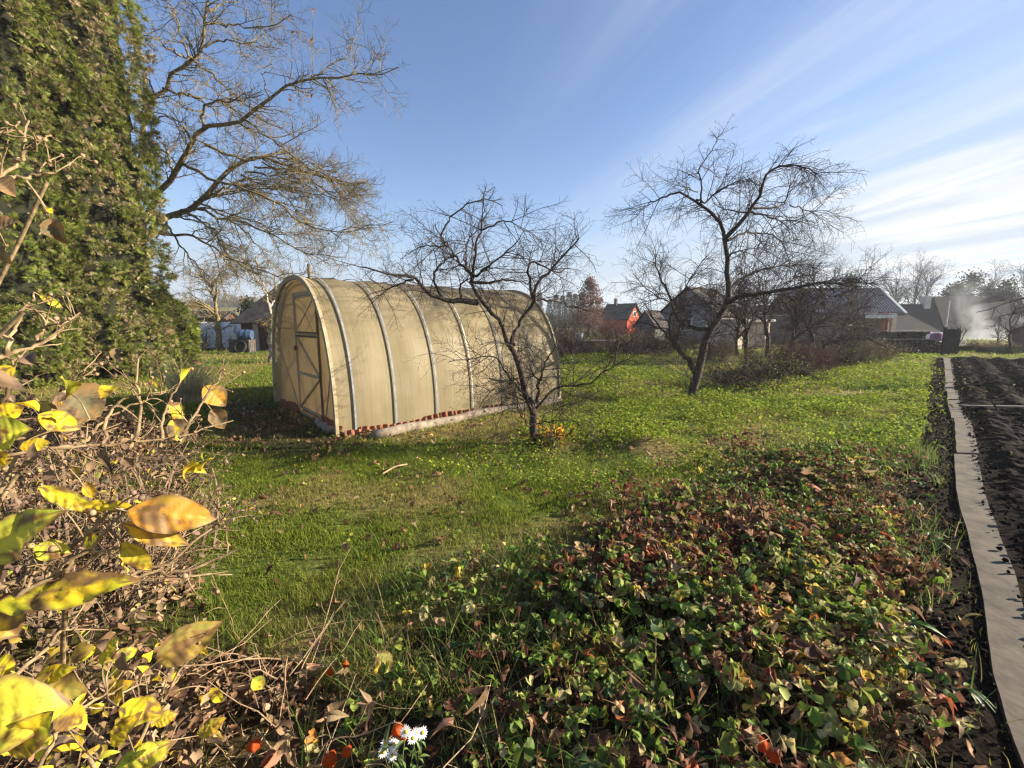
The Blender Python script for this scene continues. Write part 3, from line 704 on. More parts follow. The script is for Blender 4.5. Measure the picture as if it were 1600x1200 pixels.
# tree in front of the greenhouse
Y1 = Yb(833, 692); B1 = at(833, 694, Y1)
L1 = [((833, 697), (833, 670), (832, 640), (826, 622), (818, 598), (806, 560), (798, 540), (788, 517), (775, 492), (760, 478), (745, 462), (738, 440), (737, 425)),
      ((801, 538), (806, 520, .1), (815, 500, .2), (828, 482, .2), (834, 466, .2), (843, 440, .2), (862, 420, .2), (885, 395, .1), (905, 372, 0)),
      ((747, 473), (720, 470, -.1), (692, 468, -.2), (670, 455, -.3), (650, 437, -.4), (620, 430, -.5), (590, 422, -.6), (562, 417, -.6)),
      ((833, 466, .2), (828, 440, .2), (827, 412, .1), (845, 415, -.1), (868, 425, -.2), (892, 420, -.2)),
      ((836, 468, .2), (870, 470, .3), (905, 480, .4), (930, 474, .5)),
      ((692, 468, -.2), (680, 440, -.1), (680, 420, .1), (700, 405, .2), (725, 392, .2)),
      ((646, 435, -.4), (612, 450, -.3), (580, 468, -.3)), ((737, 430), (715, 405, .1), (698, 382, .2), (690, 370, .3), (680, 350, .3)),
      ((737, 440), (742, 400, -.1), (750, 358, -.15), (754, 330, -.2), (760, 290, -.2)), ((738, 435), (765, 415, -.2), (790, 395, -.3), (812, 372, -.4)),
      ((735, 440), (770, 441, .2), (805, 438, .3), (835, 446, .3)), ((722, 469, -.1), (718, 450, -.1), (727, 439, -.2), (745, 432, -.3)),
      ((690, 372, .2), (697, 350, .2), (730, 318, .1), (765, 313, 0), (785, 322, 0)), ((737, 435), (725, 400, .4), (735, 370, .6), (762, 350, .7)),
      ((700, 385, .2), (660, 385, .2), (625, 405, .1)), ((750, 360, -.1), (790, 345, -.2), (815, 360, -.3), (830, 378, -.3)),
      ((839, 628), (844, 590, -.2), (856, 560, -.3), (869, 539, -.4), (876, 520, -.4)), ((835, 650), (818, 615, -.2), (800, 595, -.3), (787, 575, -.4), (774, 556, -.4), (740, 558, -.5), (700, 566, -.6)),
      ((837, 640), (868, 608, 0), (900, 601, -.1), (926, 596, -.1), (945, 580, -.2), (975, 563, -.2), (1000, 545, -.2)), ((835, 662), (865, 658, -.2), (900, 657, -.3), (925, 661, -.3)),
      ((843, 600, -.2), (830, 575, -.1), (838, 555, 0), (850, 545, .1)), ((832, 668), (818, 655, -.2), (806, 620, -.2), (800, 600, -.3), (760, 590, -.4)), ((836, 675), (862, 640, .2), (905, 628, .3), (940, 610, .4)),
      ((800, 596, -.3), (770, 610, -.5), (745, 640, -.5)), ((815, 640, -.2), (790, 640, -.3), (760, 660, -.4)), ((798, 538), (770, 535, -.2), (745, 548, -.3))]
r1 = [(.058, .016), (.036, .008), (.036, .006), (.02, .005), (.016, .004), (.016, .005), (.013, .004), (.02, .005), (.02, .004), (.018, .005), (.022, .005), (.015, .005), (.013, .004), (.014, .004), (.011, .003), (.011, .003),
      (.022, .004), (.018, .004), (.018, .004), (.009, .003), (.011, .003), (.012, .004), (.011, .003), (.008, .003), (.008, .003), (.007, .003)]
lm = [limb(p, Y1, a, b) for p, (a, b) in zip(L1, r1)]
make_tree("fruit_tree", B1, "bare low fruit tree with a crooked dark trunk standing before the greenhouse", "tree", "bare fruit trees of the garden", BK_D, TW_D, lm,
          [dict(per=12, length=(.25, .72), K=8, spread=(30, 75), trop=.12, droop=-.025, jit=.10, rtip=.0014, rmax=.0055), dict(per=8, length=(.10, .36), K=5, spread=(30, 70), trop=.0, droop=-.03, jit=.16, rtip=.0011, rmax=.0026),
           dict(per=3, length=(.04, .13), K=4, spread=(35, 70), jit=.15, rtip=.001, rmax=.0018)], zmax=zat(322, Y1))

# taller tree behind it to the right
Y2 = Yb(1083, 620); B2 = at(1083, 621, Y2)
L2 = [((1082, 624), (1085, 605), (1091, 580), (1100, 540), (1110, 515), (1127, 490), (1136, 470), (1138, 440), (1135, 400), (1129, 365), (1122, 347), (1110, 332), (1082, 310), (1062, 300)),
      ((1087, 582), (1075, 562), (1062, 548), (1047, 530), (1030, 510, .1), (1016, 492, .2)), ((1110, 516), (1082, 512, .3), (1060, 500, .5), (1050, 475, .6), (1042, 455, .6), (1030, 430, .6), (1022, 397, .5)),
      ((1131, 376), (1167, 335, -.3), (1183, 312, -.4), (1190, 297, -.4), (1195, 277, -.5), (1212, 262, -.6), (1227, 257, -.7), (1252, 260, -.8), (1282, 276, -.9)),
      ((1170, 332, -.3), (1147, 330, -.1), (1124, 324, .1), (1116, 316, .2)), ((1170, 331, -.3), (1212, 342, -.3), (1230, 354, -.3), (1234, 374, -.3)),
      ((1178, 326, -.3), (1222, 321, -.1), (1234, 295, 0), (1242, 275, .1), (1255, 262, .2)), ((1137, 376), (1160, 365, .3), (1182, 364, .5), (1215, 371, .6), (1230, 400, .7), (1236, 430, .7)),
      ((1134, 474), (1155, 463, -.2), (1190, 458, -.4), (1220, 453, -.5), (1268, 445, -.6), (1322, 442, -.7), (1368, 444, -.8)), ((1137, 454), (1155, 437, .2), (1195, 420, .4), (1235, 415, .6), (1270, 412, .6)),
      ((1095, 318), (1095, 288, .1), (1094, 262, .1), (1110, 237, .1), (1126, 210, .2), (1138, 189, .2)), ((1088, 312), (1105, 315, -.2), (1117, 302, -.3), (1140, 290, -.4), (1175, 278, -.5)),
      ((1062, 300), (1030, 312, .1), (1012, 318, .2), (1000, 332, .2), (986, 347, .3)), ((1050, 475, .6), (1025, 462, .5), (1000, 440, .5), (985, 420, .5)), ((1047, 530), (1045, 500, -.2), (1057, 480, -.3), (1075, 440, -.4), (1105, 400, -.4)),
      ((1090, 300), (1060, 290, -.3), (1040, 285, -.4)), ((1136, 400), (1160, 392, -.3), (1165, 415, -.4), (1162, 440, -.4)), ((1062, 548), (1060, 520, .2), (1075, 490, .3)), ((1234, 320, 0), (1265, 330, .1), (1290, 350, .2), (1305, 365, .2)),
      ((1268, 445, -.6), (1290, 460, -.6), (1312, 462, -.6), (1345, 445, -.6)), ((1085, 600), (1072, 585, -.3), (1062, 560, -.4)), ((1086, 612), (1110, 595, -.2), (1128, 560, -.3), (1130, 540, -.3))]
r2 = [(.092, .018), (.06, .012), (.05, .009), (.045, .006), (.018, .005), (.02, .005), (.022, .005), (.024, .006), (.048, .007), (.03, .006), (.02, .003), (.018, .005), (.02, .004), (.015, .004), (.022, .006), (.011, .003), (.015, .004), (.016, .005), (.012, .003), (.013, .004), (.012, .003), (.013, .003)]
lm = [limb(p, Y2, a, b, K=20) for p, (a, b) in zip(L2, r2)]
make_tree("fruit_tree", B2, "tall bare fruit tree forking low into two trunks on the lawn", "tree", "bare fruit trees of the garden", BK_D, TW_D, lm,
          [dict(per=20, length=(.35, 1.05), K=9, spread=(30, 75), trop=.10, droop=-.045, jit=.10, rtip=.002, rmax=.008), dict(per=8, length=(.15, .5), K=5, spread=(30, 70), droop=-.05, jit=.16, rtip=.0016, rmax=.004),
           dict(per=2.5, length=(.06, .18), K=4, spread=(35, 70), jit=.15, rtip=.0015, rmax=.0025)], zmax=zat(252, Y2))

# big tree behind the conifer
Y3 = 13.5; B3 = np.array([xat(188, Y3), Y3, 0]); B3[2] = gh(B3[0], B3[1])
L3 = [((190, 578), (192, 520), (196, 470), (204, 420), (214, 370), (224, 330)), 
      ((205, 420), (212, 330), (222, 230, .2), (228, 180, .4), (241, 152, .4), (255, 138, .4), (275, 113, .3), (300, 92, .3), (318, 75, .2), (322, 50, .1), (321, 25, 0), (330, -20, 0)),
      ((214, 372), (228, 340), (240, 315), (270, 280, -.2), (290, 240, -.4), (310, 205, -.5), (325, 195, -.6), (365, 192, -.8), (390, 180, -.9), (420, 153, -1), (445, 133, -1.1), (470, 125, -1.2), (510, 120, -1.4), (560, 118, -1.5), (600, 115, -1.6), (622, 105, -1.7)),
      ((208, 400), (228, 368), (250, 350, .2), (270, 335, .4), (295, 325, .5), (320, 310, .6), (355, 270, .7), (385, 250, .8), (410, 247, .8), (450, 258, .8), (500, 275, .7), (560, 290, .6)),
      ((320, 74, .2), (350, 64, .3), (395, 69, .4), (440, 76, .5)), ((302, 92, .3), (280, 85, -.2), (245, 62, -.6), (210, 48, -.8)), ((322, 36), (350, 37, -.3), (390, 43, -.5), (430, 38, -.7), (456, 22, -.8)),
      ((326, 20), (345, 7, .3), (375, 0, .5), (400, -6, .6)), ((298, 95, .3), (283, 55, .6), (270, 15, .8), (250, -5, 1)), ((318, 200, -.5), (317, 175, -.8), (335, 161, -1), (370, 156, -1.2), (412, 147, -1.4)),
      ((486, 123, -1.2), (520, 101, -1.0), (545, 80, -.9), (561, 28, -.8)), ((285, 255, -.3), (330, 280, -.8), (370, 290, -1), (420, 310, -1.2), (470, 345, -1.3), (520, 362, -1.4), (580, 352, -1.5), (616, 345, -1.5)),
      ((320, 225, -.5), (360, 245, -.2), (400, 250, 0), (440, 245, .2), (490, 265, .3), (540, 290, .4), (576, 283, .5)), ((380, 185, -.8), (420, 215, -.6), (460, 245, -.4), (500, 262, -.3), (540, 300, -.2)),
      ((300, 322, .5), (340, 340, 0), (390, 350, -.3), (430, 370, -.5), (480, 395, -.7), (540, 402, -.8)), ((248, 364, .2), (300, 368, -.5), (330, 385, -.8), (370, 410, -1), (400, 420, -1.1), (450, 438, -1.2), (476, 437, -1.3)),
      ((308, 316, .5), (360, 345, 1), (400, 380, 1.2), (424, 412, 1.3)), ((290, 328, .5), (330, 360, .8), (355, 400, .9), (375, 440, 1)), ((270, 280, -.2), (262, 240, .3), (245, 215, .6), (225, 205, .8)), ((300, 222, -.5), (280, 190, -.8), (250, 185, -1), (225, 195, -1)),
      ((260, 345, .2), (290, 395, 0), (320, 425, -.1), (345, 445, -.1)), ((420, 153, -1), (412, 120, -1.2), (425, 95, -1.3)), ((255, 138, .4), (300, 150, -.2), (330, 170, -.4), (360, 215, -.6)), ((300, 93, .3), (340, 125, .8), (380, 160, 1), (430, 190, 1.1)), ((241, 152, .4), (230, 120, .2), (215, 90, 0))]
r3 = [(.26, .2), (.15, .03), (.13, .012), (.15, .02), (.04, .01), (.04, .012), (.04, .01), (.035, .01), (.045, .015), (.05, .012), (.03, .006), (.06, .008), (.055, .01), (.04, .01), (.06, .01), (.06, .012), (.05, .012), (.045, .012), (.05, .012), (.045, .012), (.045, .012), (.025, .008), (.05, .012), (.045, .01), (.04, .012)]
for k in range(9):
    t_ = rng.uniform(); u0 = 262 + t_ * 150; v0 = 340 - t_ * 88; d0_ = .2 + .6 * t_; ue = u0 + rng.uniform(120, 260); ve = v0 + rng.uniform(-30, 150); um = u0 * .5 + ue * .5; vm_ = v0 * .5 + ve * .5 - rng.uniform(5, 32); dd_ = rng.uniform(-1.6, 1.3)
    if ve > 440 or ue > 600: ve = min(ve, 432); ue = min(ue, 590)
    L3.append(((u0, v0, d0_), (u0 * .75 + ue * .25, v0 * .75 + ve * .25 - 12, d0_ + dd_ * .3), (um, vm_, d0_ + dd_ * .6), (ue, ve, d0_ + dd_))); r3.append((.04, .008))
lm = [limb(p, Y3, a * .78, b * .8, K=20, jit=.03) for p, (a, b) in zip(L3, r3)]
e3, pool3 = make_tree("cherry_tree", B3, "large bare tree with lichen covered limbs spreading from behind the tall conifer", "tree", None, BK_L, TW_L, lm,
          [dict(per=16, length=(.5, 1.8), K=8, spread=(20, 65), trop=-.02, droop=-.025, jit=.13, rtip=.004, rmax=.020), dict(per=11, length=(.2, .75), K=5, spread=(35, 75), trop=.10, jit=.18, rtip=.003, rmax=.008),
           dict(per=3.5, length=(.06, .22), K=3, spread=(40, 80), trop=.2, jit=.15, rtip=.0028, rmax=.005)])
# the last few dead leaves on it
tp = pool3[1][0][:, -1]; kk = rng.choice(len(tp), 12, replace=False); lv, lf = leaf(5, .5, .3, .6, 'ovate')
ext = np.array([at(489, 17, Y3 - 1), at(455, 52, Y3 - 1), at(484, 60, Y3 - 1), at(383, 85, Y3), at(483, 148, Y3 - 1), at(450, 155, Y3 - 1)])
T = np.vstack([tp[kk], ext, ext + .06]); n = len(T); fw = rng.normal(size=(n, 3)); fw[:, 2] -= .6
v, f, c = scat(lv, lf, basis(fw, roll=rng.normal(size=n)), T, np.full(n, .13), vcol((.30, .14, .035), n, .2))
mesh_np("dead_leaves", v, f, M_leaf("dry_leaf", .3, .7, .15), e3, col=c)
# the upright shoots that carry the topmost leaves
sh = [limb(((488, 122, -1.2), (490, 80, -1.1), (489, 18, -1)), Y3, .015, .005, 8), limb(((452, 130, -1.1), (456, 90, -1), (455, 53, -1)), Y3, .014, .005, 8)]
v, q = join([tubes(P[None], r[None], 4) for P, r in sh]); mesh_np("shoots", v, None, TW_L, e3, Q=q)

# generic bare tree
def bare_tree(name, base, H, label, cat, group, bark, twig, r=.09, nl=7, spread=(25, 55), lean=(0, 0), per=(8, 5), first=.35, crook=.06, lev=2, rt=.003, K=10, trop=.25, droop=0):
    base = np.array(base, float); z = np.linspace(0, 1, K)
    P = base[None] + np.stack([lean[0] * z + np.cumsum(rng.normal(size=K)) * crook * H / K * 2, lean[1] * z + np.cumsum(rng.normal(size=K)) * crook * H / K * 2, z * H * .82 - .05], -1)
    P[0] = base - [0, 0, .05]
    Rr = r * (1 - .82 * z ** .9); Rr[0] *= 1.25
    lp, lr = grow(P[None], Rr[None], per=nl, length=(H * .32, H * .6), K=K, spread=spread, trop=trop, droop=droop, jit=.12, tr=(first, .97), rtip=max(rt * 1.6, .004))
    limbs = [(P, Rr)] + [(a, b) for a, b in zip(lp, lr)]
    lv_ = [dict(per=per[0], length=(H * .10, H * .30), K=6, spread=(25, 60), trop=trop * .6, droop=droop, jit=.13, rtip=rt, rmax=r * .25), dict(per=per[1], length=(H * .04, H * .13), K=4, spread=(30, 65), droop=droop, jit=.15, rtip=rt * .8, rmax=r * .1)]
    if lev > 2: lv_.append(dict(per=3, length=(H * .02, H * .05), K=3, spread=(30, 65), jit=.15, rtip=rt * .7, rmax=r * .05))
    return make_tree(name, base, label, cat, group, bark, twig, limbs, lv_)
def gp(u, v):
    p = G(u, v); p[2] = gh(p[0], p[1]); return p
def gY(u, Y):
    p = np.array([xat(u, Y, 530), Y, 0.]); p[2] = gh(p[0], p[1]); return p
gn = "bare fruit trees of the garden"
bare_tree("fruit_tree", gp(346, 548), 4.6, "slim bare tree with a straight trunk in front of the white tunnel", "tree", gn, BK_L, TW_L, r=.17, nl=10, spread=(35, 75), per=(9, 6), first=.42, rt=.006, trop=.1, lev=3)
bare_tree("fruit_tree", gp(1168, 592), 2.9, "thin dark bare tree rising out of the bramble thicket", "tree", gn, BK_D, TW_D, r=.065, nl=9, spread=(25, 65), first=.4, lev=3, per=(8, 6), rt=.0035)
bare_tree("fruit_tree", gp(1203, 560), 3.4, "bare tree with a dark forked trunk before the whitewashed outbuilding", "tree", gn, BK_D, TW_D, r=.11, nl=9, spread=(25, 65), first=.3, lev=3, per=(8, 6), rt=.0045)
bare_tree("fruit_tree", gp(1106, 565), 3.0, "smaller bare tree growing behind the forked fruit tree", "tree", gn, BK_D, TW_D, r=.07, nl=9, spread=(30, 65), first=.35, lev=3, per=(8, 6), rt=.004)
Y6 = Yb(1273, 565); B6 = at(1273, 565, Y6)
L6 = [((1273, 568), (1272, 555), (1270, 535), (1266, 515), (1258, 495), (1240, 480), (1222, 470)), ((1273, 553), (1285, 545, -.2), (1300, 533, -.3), (1330, 528, -.5), (1352, 530, -.6), (1368, 534, -.7)), ((1290, 540, -.2), (1310, 515, 0), (1330, 507, .2), (1350, 512, .3), (1362, 525, .4)),
      ((1268, 525), (1280, 505, .2), (1300, 485, .4), (1330, 470, .6)), ((1264, 508), (1275, 480, -.3), (1285, 455, -.5), (1310, 430, -.6)), ((1300, 533, -.3), (1320, 540, -.5), (1345, 542, -.7)), ((1270, 540), (1250, 528, -.3), (1235, 520, -.5)), ((1330, 470, .6), (1348, 450, .6), (1362, 420, .6)), ((1285, 455, -.5), (1265, 430, -.4), (1258, 415, -.4))]
lm = [limb(p, Y6, a, b, 14, .04) for p, (a, b) in zip(L6, [(.13, .03), (.075, .012), (.05, .012), (.05, .012), (.05, .012), (.03, .01), (.03, .01), (.025, .006), (.025, .006)])]
make_tree("fruit_tree", B6, "sprawling bare tree with a low sideways limb over the berry bushes", "tree", gn, BK_D, TW_D, lm,
          [dict(per=13, length=(.4, 1.4), K=7, spread=(30, 75), trop=.12, droop=-.03, jit=.13, rtip=.004, rmax=.015), dict(per=8, length=(.2, .6), K=5, spread=(30, 70), droop=-.02, jit=.16, rtip=.0035, rmax=.007), dict(per=3, length=(.08, .2), K=3, spread=(35, 70), jit=.15, rtip=.003, rmax=.004)])
# whitewashed dead stub near the greenhouse
Y7 = Yb(425, 566); B7 = at(425, 566, Y7)
lm = [limb(p, Y7, a, b, 14, .03) for p, (a, b) in zip([((426, 569), (425, 545), (425, 515), (427, 492)), ((425, 500), (418, 480), (414, 455, .3), (405, 430, .4), (400, 400, .5)), ((427, 494), (436, 470, -.2), (450, 440, -.3), (455, 415, -.3)), ((414, 458, .3), (404, 440, 0), (385, 425, -.3), (365, 415, -.4)), ((420, 485), (432, 455, .4), (425, 425, .6))], [(.17, .12), (.07, .02), (.05, .015), (.03, .01), (.035, .01)])]
make_tree("fruit_tree", B7, "bare tree with a pale peeling trunk beside the shed wall", "tree", gn, M_bark("pale_peeling_bark", (.19, .15, .13), (.52, .46, .41), 7), TW_L, lm,
          [dict(per=9, length=(.4, 1.0), K=6, spread=(30, 70), trop=.1, jit=.14, rtip=.005, rmax=.015), dict(per=6, length=(.15, .5), K=4, spread=(30, 70), jit=.16, rtip=.004, rmax=.008), dict(per=3, length=(.06, .2), K=3, spread=(35, 70), jit=.15, rtip=.0035, rmax=.005)])
for u, v, H, rr, lab in ((1235, 566, 3.6, .09, "bare tree tangled among the red leaved shrubs of the row"), (1322, 552, 3.7, .09, "bare tree before the brown brick wall of the tiled house"), (1150, 556, 3.4, .08, "dark bare tree just left of the outbuilding doorway"), (1045, 548, 3.3, .08, "bare tree before the small grey pointed shed")):
    bare_tree("fruit_tree", gp(u, v), H, lab, "tree", gn, BK_D, TW_D, r=rr, nl=11, spread=(30, 70), first=.25, lev=3, per=(9, 7), rt=.003)
# orchard tree whose branches reach in from the right, its trunk outside the picture
YR = 9.5; BR = np.array([xat(1760, YR), YR, 0.]); BR[2] = gh(BR[0], BR[1])
lm = [limb(p, YR, a, b, 14, .03) for p, (a, b) in zip([((1760, 615), (1757, 560), (1750, 500), (1740, 450)), ((1750, 500), (1700, 475), (1650, 465), (1600, 467), (1560, 475), (1525, 488)), ((1640, 466), (1600, 485), (1570, 492), (1545, 497)), ((1745, 460), (1720, 400, .4), (1700, 340, .6)), ((1750, 490), (1800, 440, .5), (1850, 400, .8)), ((1650, 465), (1620, 500, -.2), (1590, 510, -.3))], [(.14, .07), (.05, .006), (.02, .005), (.05, .01), (.05, .01), (.02, .005)])]
make_tree("fruit_tree", BR, "bare tree reaching a drooping branch over the dug soil by the barn", "tree", gn, BK_D, TW_D, lm, [dict(per=7, length=(.25, .7), K=6, spread=(25, 65), droop=-.03, jit=.13, rtip=.003, rmax=.009), dict(per=5, length=(.1, .3), K=4, spread=(30, 70), jit=.16, rtip=.0025, rmax=.004)])

# ------------------------------------------------------------------ conifers (arborvitae)
sv = []; sf = []
def addtri(a, b, c): n = len(sv); sv.extend([a, b, c]); sf.append((n, n + 1, n + 2))
addtri((-.05, 0, 0), (.05, 0, 0), (0, 1, -.05))
for k, (y0, l, a) in enumerate(((.12, .48, 52), (.3, .45, 44), (.5, .36, 36), (.68, .26, 30))):
    for s_ in (-1, 1):
        ex, ey = s_ * math.sin(R(a)) * l, y0 + math.cos(R(a)) * l
        addtri((0, y0 - .05, 0), (0, y0 + .1, 0), (ex, ey, .05 * s_)); 
        addtri((ex * .45, y0 + (ey - y0) * .4, 0), (ex * .55, y0 + (ey - y0) * .62, 0), (ex * .55 + s_ * .10, ey * .6 + y0 * .4 + .16, .04))
SPR_V, SPR_F = np.array(sv), np.array(sf)
M_THUJA = M_leaf("arborvitae_spray", .34, .6, .2)
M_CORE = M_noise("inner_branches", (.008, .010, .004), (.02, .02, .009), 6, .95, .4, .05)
def thuja(name, c, H, rad, label, n, size, seed, cone=.28):
    c = np.array(c, float); c[2] = gh(c[0], c[1])
    e = thing(name, c, label, "conifer", "arborvitae by the garden entrance")
    v, q = tubes(np.array([[c - [0, 0, .1], c + [0, 0, H * .5], c + [0, 0, H * .95]]]), np.array([[.16, .1, .02]]), 8); mesh_np("trunk", v, None, BK_D, e, smooth=True, Q=q)
    def rz(t): return rad * np.clip(.85 + 1.6 * t, 0, 1) ** .7 * np.clip((1 - t) * 2.6, 0, 1) ** .6
    def rr(th, z):
        a = th + seed
        return rz(z / H) * (.72 + .30 * fbm(a * 2.2 + 3 * np.cos(a), z * .55, seed, 2) + .20 * fbm(a * 6, z * 1.6, seed + 9, 2) + .20 * vn(a * 13, z * 4.2, seed + 2) ** 1.5 - .06)
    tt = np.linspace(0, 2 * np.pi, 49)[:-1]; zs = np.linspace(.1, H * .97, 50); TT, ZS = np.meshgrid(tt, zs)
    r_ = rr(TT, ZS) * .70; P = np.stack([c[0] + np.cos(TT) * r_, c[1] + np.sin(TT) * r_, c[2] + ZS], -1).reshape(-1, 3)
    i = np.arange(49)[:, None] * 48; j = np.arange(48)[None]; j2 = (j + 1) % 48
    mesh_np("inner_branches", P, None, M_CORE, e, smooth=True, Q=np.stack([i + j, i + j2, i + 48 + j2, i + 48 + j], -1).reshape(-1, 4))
    nc_ = n // 26; thc = np.where(rng.uniform(size=nc_) < .84, rng.uniform(np.pi * .9, np.pi * 2.25, nc_), rng.uniform(0, 2 * np.pi, nc_)); zc_ = H * rng.uniform(.0, 1, nc_); rc_ = rr(thc, zc_) * (1 - np.abs(rng.normal(size=nc_)) * .07)
    ki = rng.integers(0, nc_, n); th = thc[ki]; z = zc_[ki]; outd = np.stack([np.cos(th), np.sin(th), np.zeros(n)], -1); dv = rng.normal(size=(n, 3)) * .75 + outd * .55; dv[:, 2] += .35; dv /= np.linalg.norm(dv, axis=1, keepdims=True)
    T = np.stack([c[0] + np.cos(th) * rc_[ki], c[1] + np.sin(th) * rc_[ki], c[2] + z], -1) + dv * (rng.uniform(.0, .11, n) * (size / .15))[:, None]
    M = basis(dv + rng.normal(size=(n, 3)) * .25, outd + rng.normal(size=(n, 3)) * .8)
    cl = .6 * fbm(th * 5, z * 1.1, seed + 4, 2) + .4 * rng.uniform(size=nc_)[ki]; hue_ = (1 + rng.normal(size=nc_) * .18)[ki][:, None]
    u = rng.uniform(size=(n, 1)); col = np.array([.085, .118, .021]) * (1 - u) + np.array([.21, .228, .044]) * u
    iscone = rng.uniform(size=n) < cone * np.clip((cl - .3) * 4, 0, 1.6)
    col[iscone] = pick([(.33, .25, .15), (.25, .18, .10), (.40, .33, .20)], [3, 3, 1.5], n)[iscone]
    S = size * rng.uniform(.6, 1.4, n); S[iscone] *= .75
    S3 = np.stack([S, S, S], -1); S3[iscone, 0] *= 1.15
    v, f, cc = scat(SPR_V, SPR_F, M, T, S3, vcol(col * hue_, n, .14, .05))
    mesh_np("crown", v, f, M_THUJA, e, col=cc)
    return e
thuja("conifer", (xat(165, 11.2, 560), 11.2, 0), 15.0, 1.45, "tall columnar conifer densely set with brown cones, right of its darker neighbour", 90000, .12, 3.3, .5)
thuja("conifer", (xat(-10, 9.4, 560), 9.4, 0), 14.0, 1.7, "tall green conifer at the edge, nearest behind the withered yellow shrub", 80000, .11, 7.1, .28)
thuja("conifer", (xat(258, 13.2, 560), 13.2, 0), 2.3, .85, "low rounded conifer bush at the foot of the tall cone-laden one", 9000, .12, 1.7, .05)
# ------------------------------------------------------------------ buildings and what stands round them
def M_planks(name, c1, c2, width=.14, rough=.85):
    m, nt, out = newmat(name); b = N(nt, 'ShaderNodeBsdfPrincipled'); b.inputs['Roughness'].default_value = rough; b.inputs['Specular IOR Level'].default_value = .2
    tc = N(nt, 'ShaderNodeTexCoord'); sp = N(nt, 'ShaderNodeSeparateXYZ'); nt.links.new(tc.outputs['Object'], sp.inputs[0])
    s = N(nt, 'ShaderNodeMath', operation='ADD'); nt.links.new(sp.outputs[0], s.inputs[0]); nt.links.new(sp.outputs[1], s.inputs[1])
    d = N(nt, 'ShaderNodeMath', operation='DIVIDE'); nt.links.new(s.outputs[0], d.inputs[0]); d.inputs[1].default_value = width
    fl = N(nt, 'ShaderNodeMath', operation='FLOOR'); nt.links.new(d.outputs[0], fl.inputs[0]); fr = N(nt, 'ShaderNodeMath', operation='FRACT'); nt.links.new(d.outputs[0], fr.inputs[0])
    wn = N(nt, 'ShaderNodeTexWhiteNoise', noise_dimensions='1D'); nt.links.new(fl.outputs[0], wn.inputs['W'])
    nz = N(nt, 'ShaderNodeTexNoise', Scale=6.0, Detail=5.0); mp = N(nt, 'ShaderNodeMapping'); mp.inputs['Scale'].default_value = (3, 3, .4); nt.links.new(tc.outputs['Object'], mp.inputs['Vector']); nt.links.new(mp.outputs[0], nz.inputs['Vector'])
    av = N(nt, 'ShaderNodeMath', operation='ADD'); nt.links.new(wn.outputs['Value'], av.inputs[0]); nt.links.new(nz.outputs['Fac'], av.inputs[1])
    hf = N(nt, 'ShaderNodeMath', operation='MULTIPLY'); nt.links.new(av.outputs[0], hf.inputs[0]); hf.inputs[1].default_value = .5
    mx = N(nt, 'ShaderNodeMix', data_type='RGBA'); nt.links.new(hf.outputs[0], mx.inputs['Factor']); mx.inputs['A'].default_value = rgba(c1); mx.inputs['B'].default_value = rgba(c2)
    gp_ = N(nt, 'ShaderNodeMapRange'); gp_.inputs[1].default_value = 0; gp_.inputs[2].default_value = .1; nt.links.new(fr.outputs[0], gp_.inputs[0])
    bp = N(nt, 'ShaderNodeBump', Strength=.9, Distance=.02); nt.links.new(gp_.outputs[0], bp.inputs['Height']); nt.links.new(bp.outputs[0], b.inputs['Normal'])
    nt.links.new(mx.outputs['Result'], b.inputs['Base Color']); nt.links.new(b.outputs[0], out.inputs[0]); return m
def M_brick(name, c1, c2, mortar, scale=4.5):
    m, nt, out = newmat(name); b = N(nt, 'ShaderNodeBsdfPrincipled'); b.inputs['Roughness'].default_value = .9
    tc = N(nt, 'ShaderNodeTexCoord'); sp = N(nt, 'ShaderNodeSeparateXYZ'); nt.links.new(tc.outputs['Object'], sp.inputs[0])
    s = N(nt, 'ShaderNodeMath', operation='ADD'); nt.links.new(sp.outputs[0], s.inputs[0]); nt.links.new(sp.outputs[1], s.inputs[1])
    cb = N(nt, 'ShaderNodeCombineXYZ'); nt.links.new(s.outputs[0], cb.inputs[0]); nt.links.new(sp.outputs[2], cb.inputs[1])
    br = N(nt, 'ShaderNodeTexBrick', Scale=scale); br.inputs['Color1'].default_value = rgba(c1); br.inputs['Color2'].default_value = rgba(c2); br.inputs['Mortar'].default_value = rgba(mortar); br.inputs['Mortar Size'].default_value = .025
    nt.links.new(cb.outputs[0], br.inputs['Vector']); nt.links.new(br.outputs['Color'], b.inputs['Base Color']); nt.links.new(b.outputs[0], out.inputs[0]); return m
M_ROOFD = M_noise("dark_roofing", (.022, .021, .022), (.055, .05, .048), 3, .8, .3, .02)
M_ROOFB = M_noise("brown_roofing", (.036, .030, .028), (.062, .05, .046), 3, .85, .3, .02)
M_DARKW = M_noise("dark_opening", (.01, .01, .012), (.02, .02, .022), 4, .6, 0)
class Loc:
    """local frame of a building: l along the ridge, d across (away), z up"""
    def __init__(s, c, rz): s.c = np.array(c, float); s.a = np.array([math.cos(rz), math.sin(rz), 0]); s.b = np.array([-math.sin(rz), math.cos(rz), 0]); s.rz = rz
    def __call__(s, l, d, z): return s.c + s.a * l + s.b * d + np.array([0, 0, z])
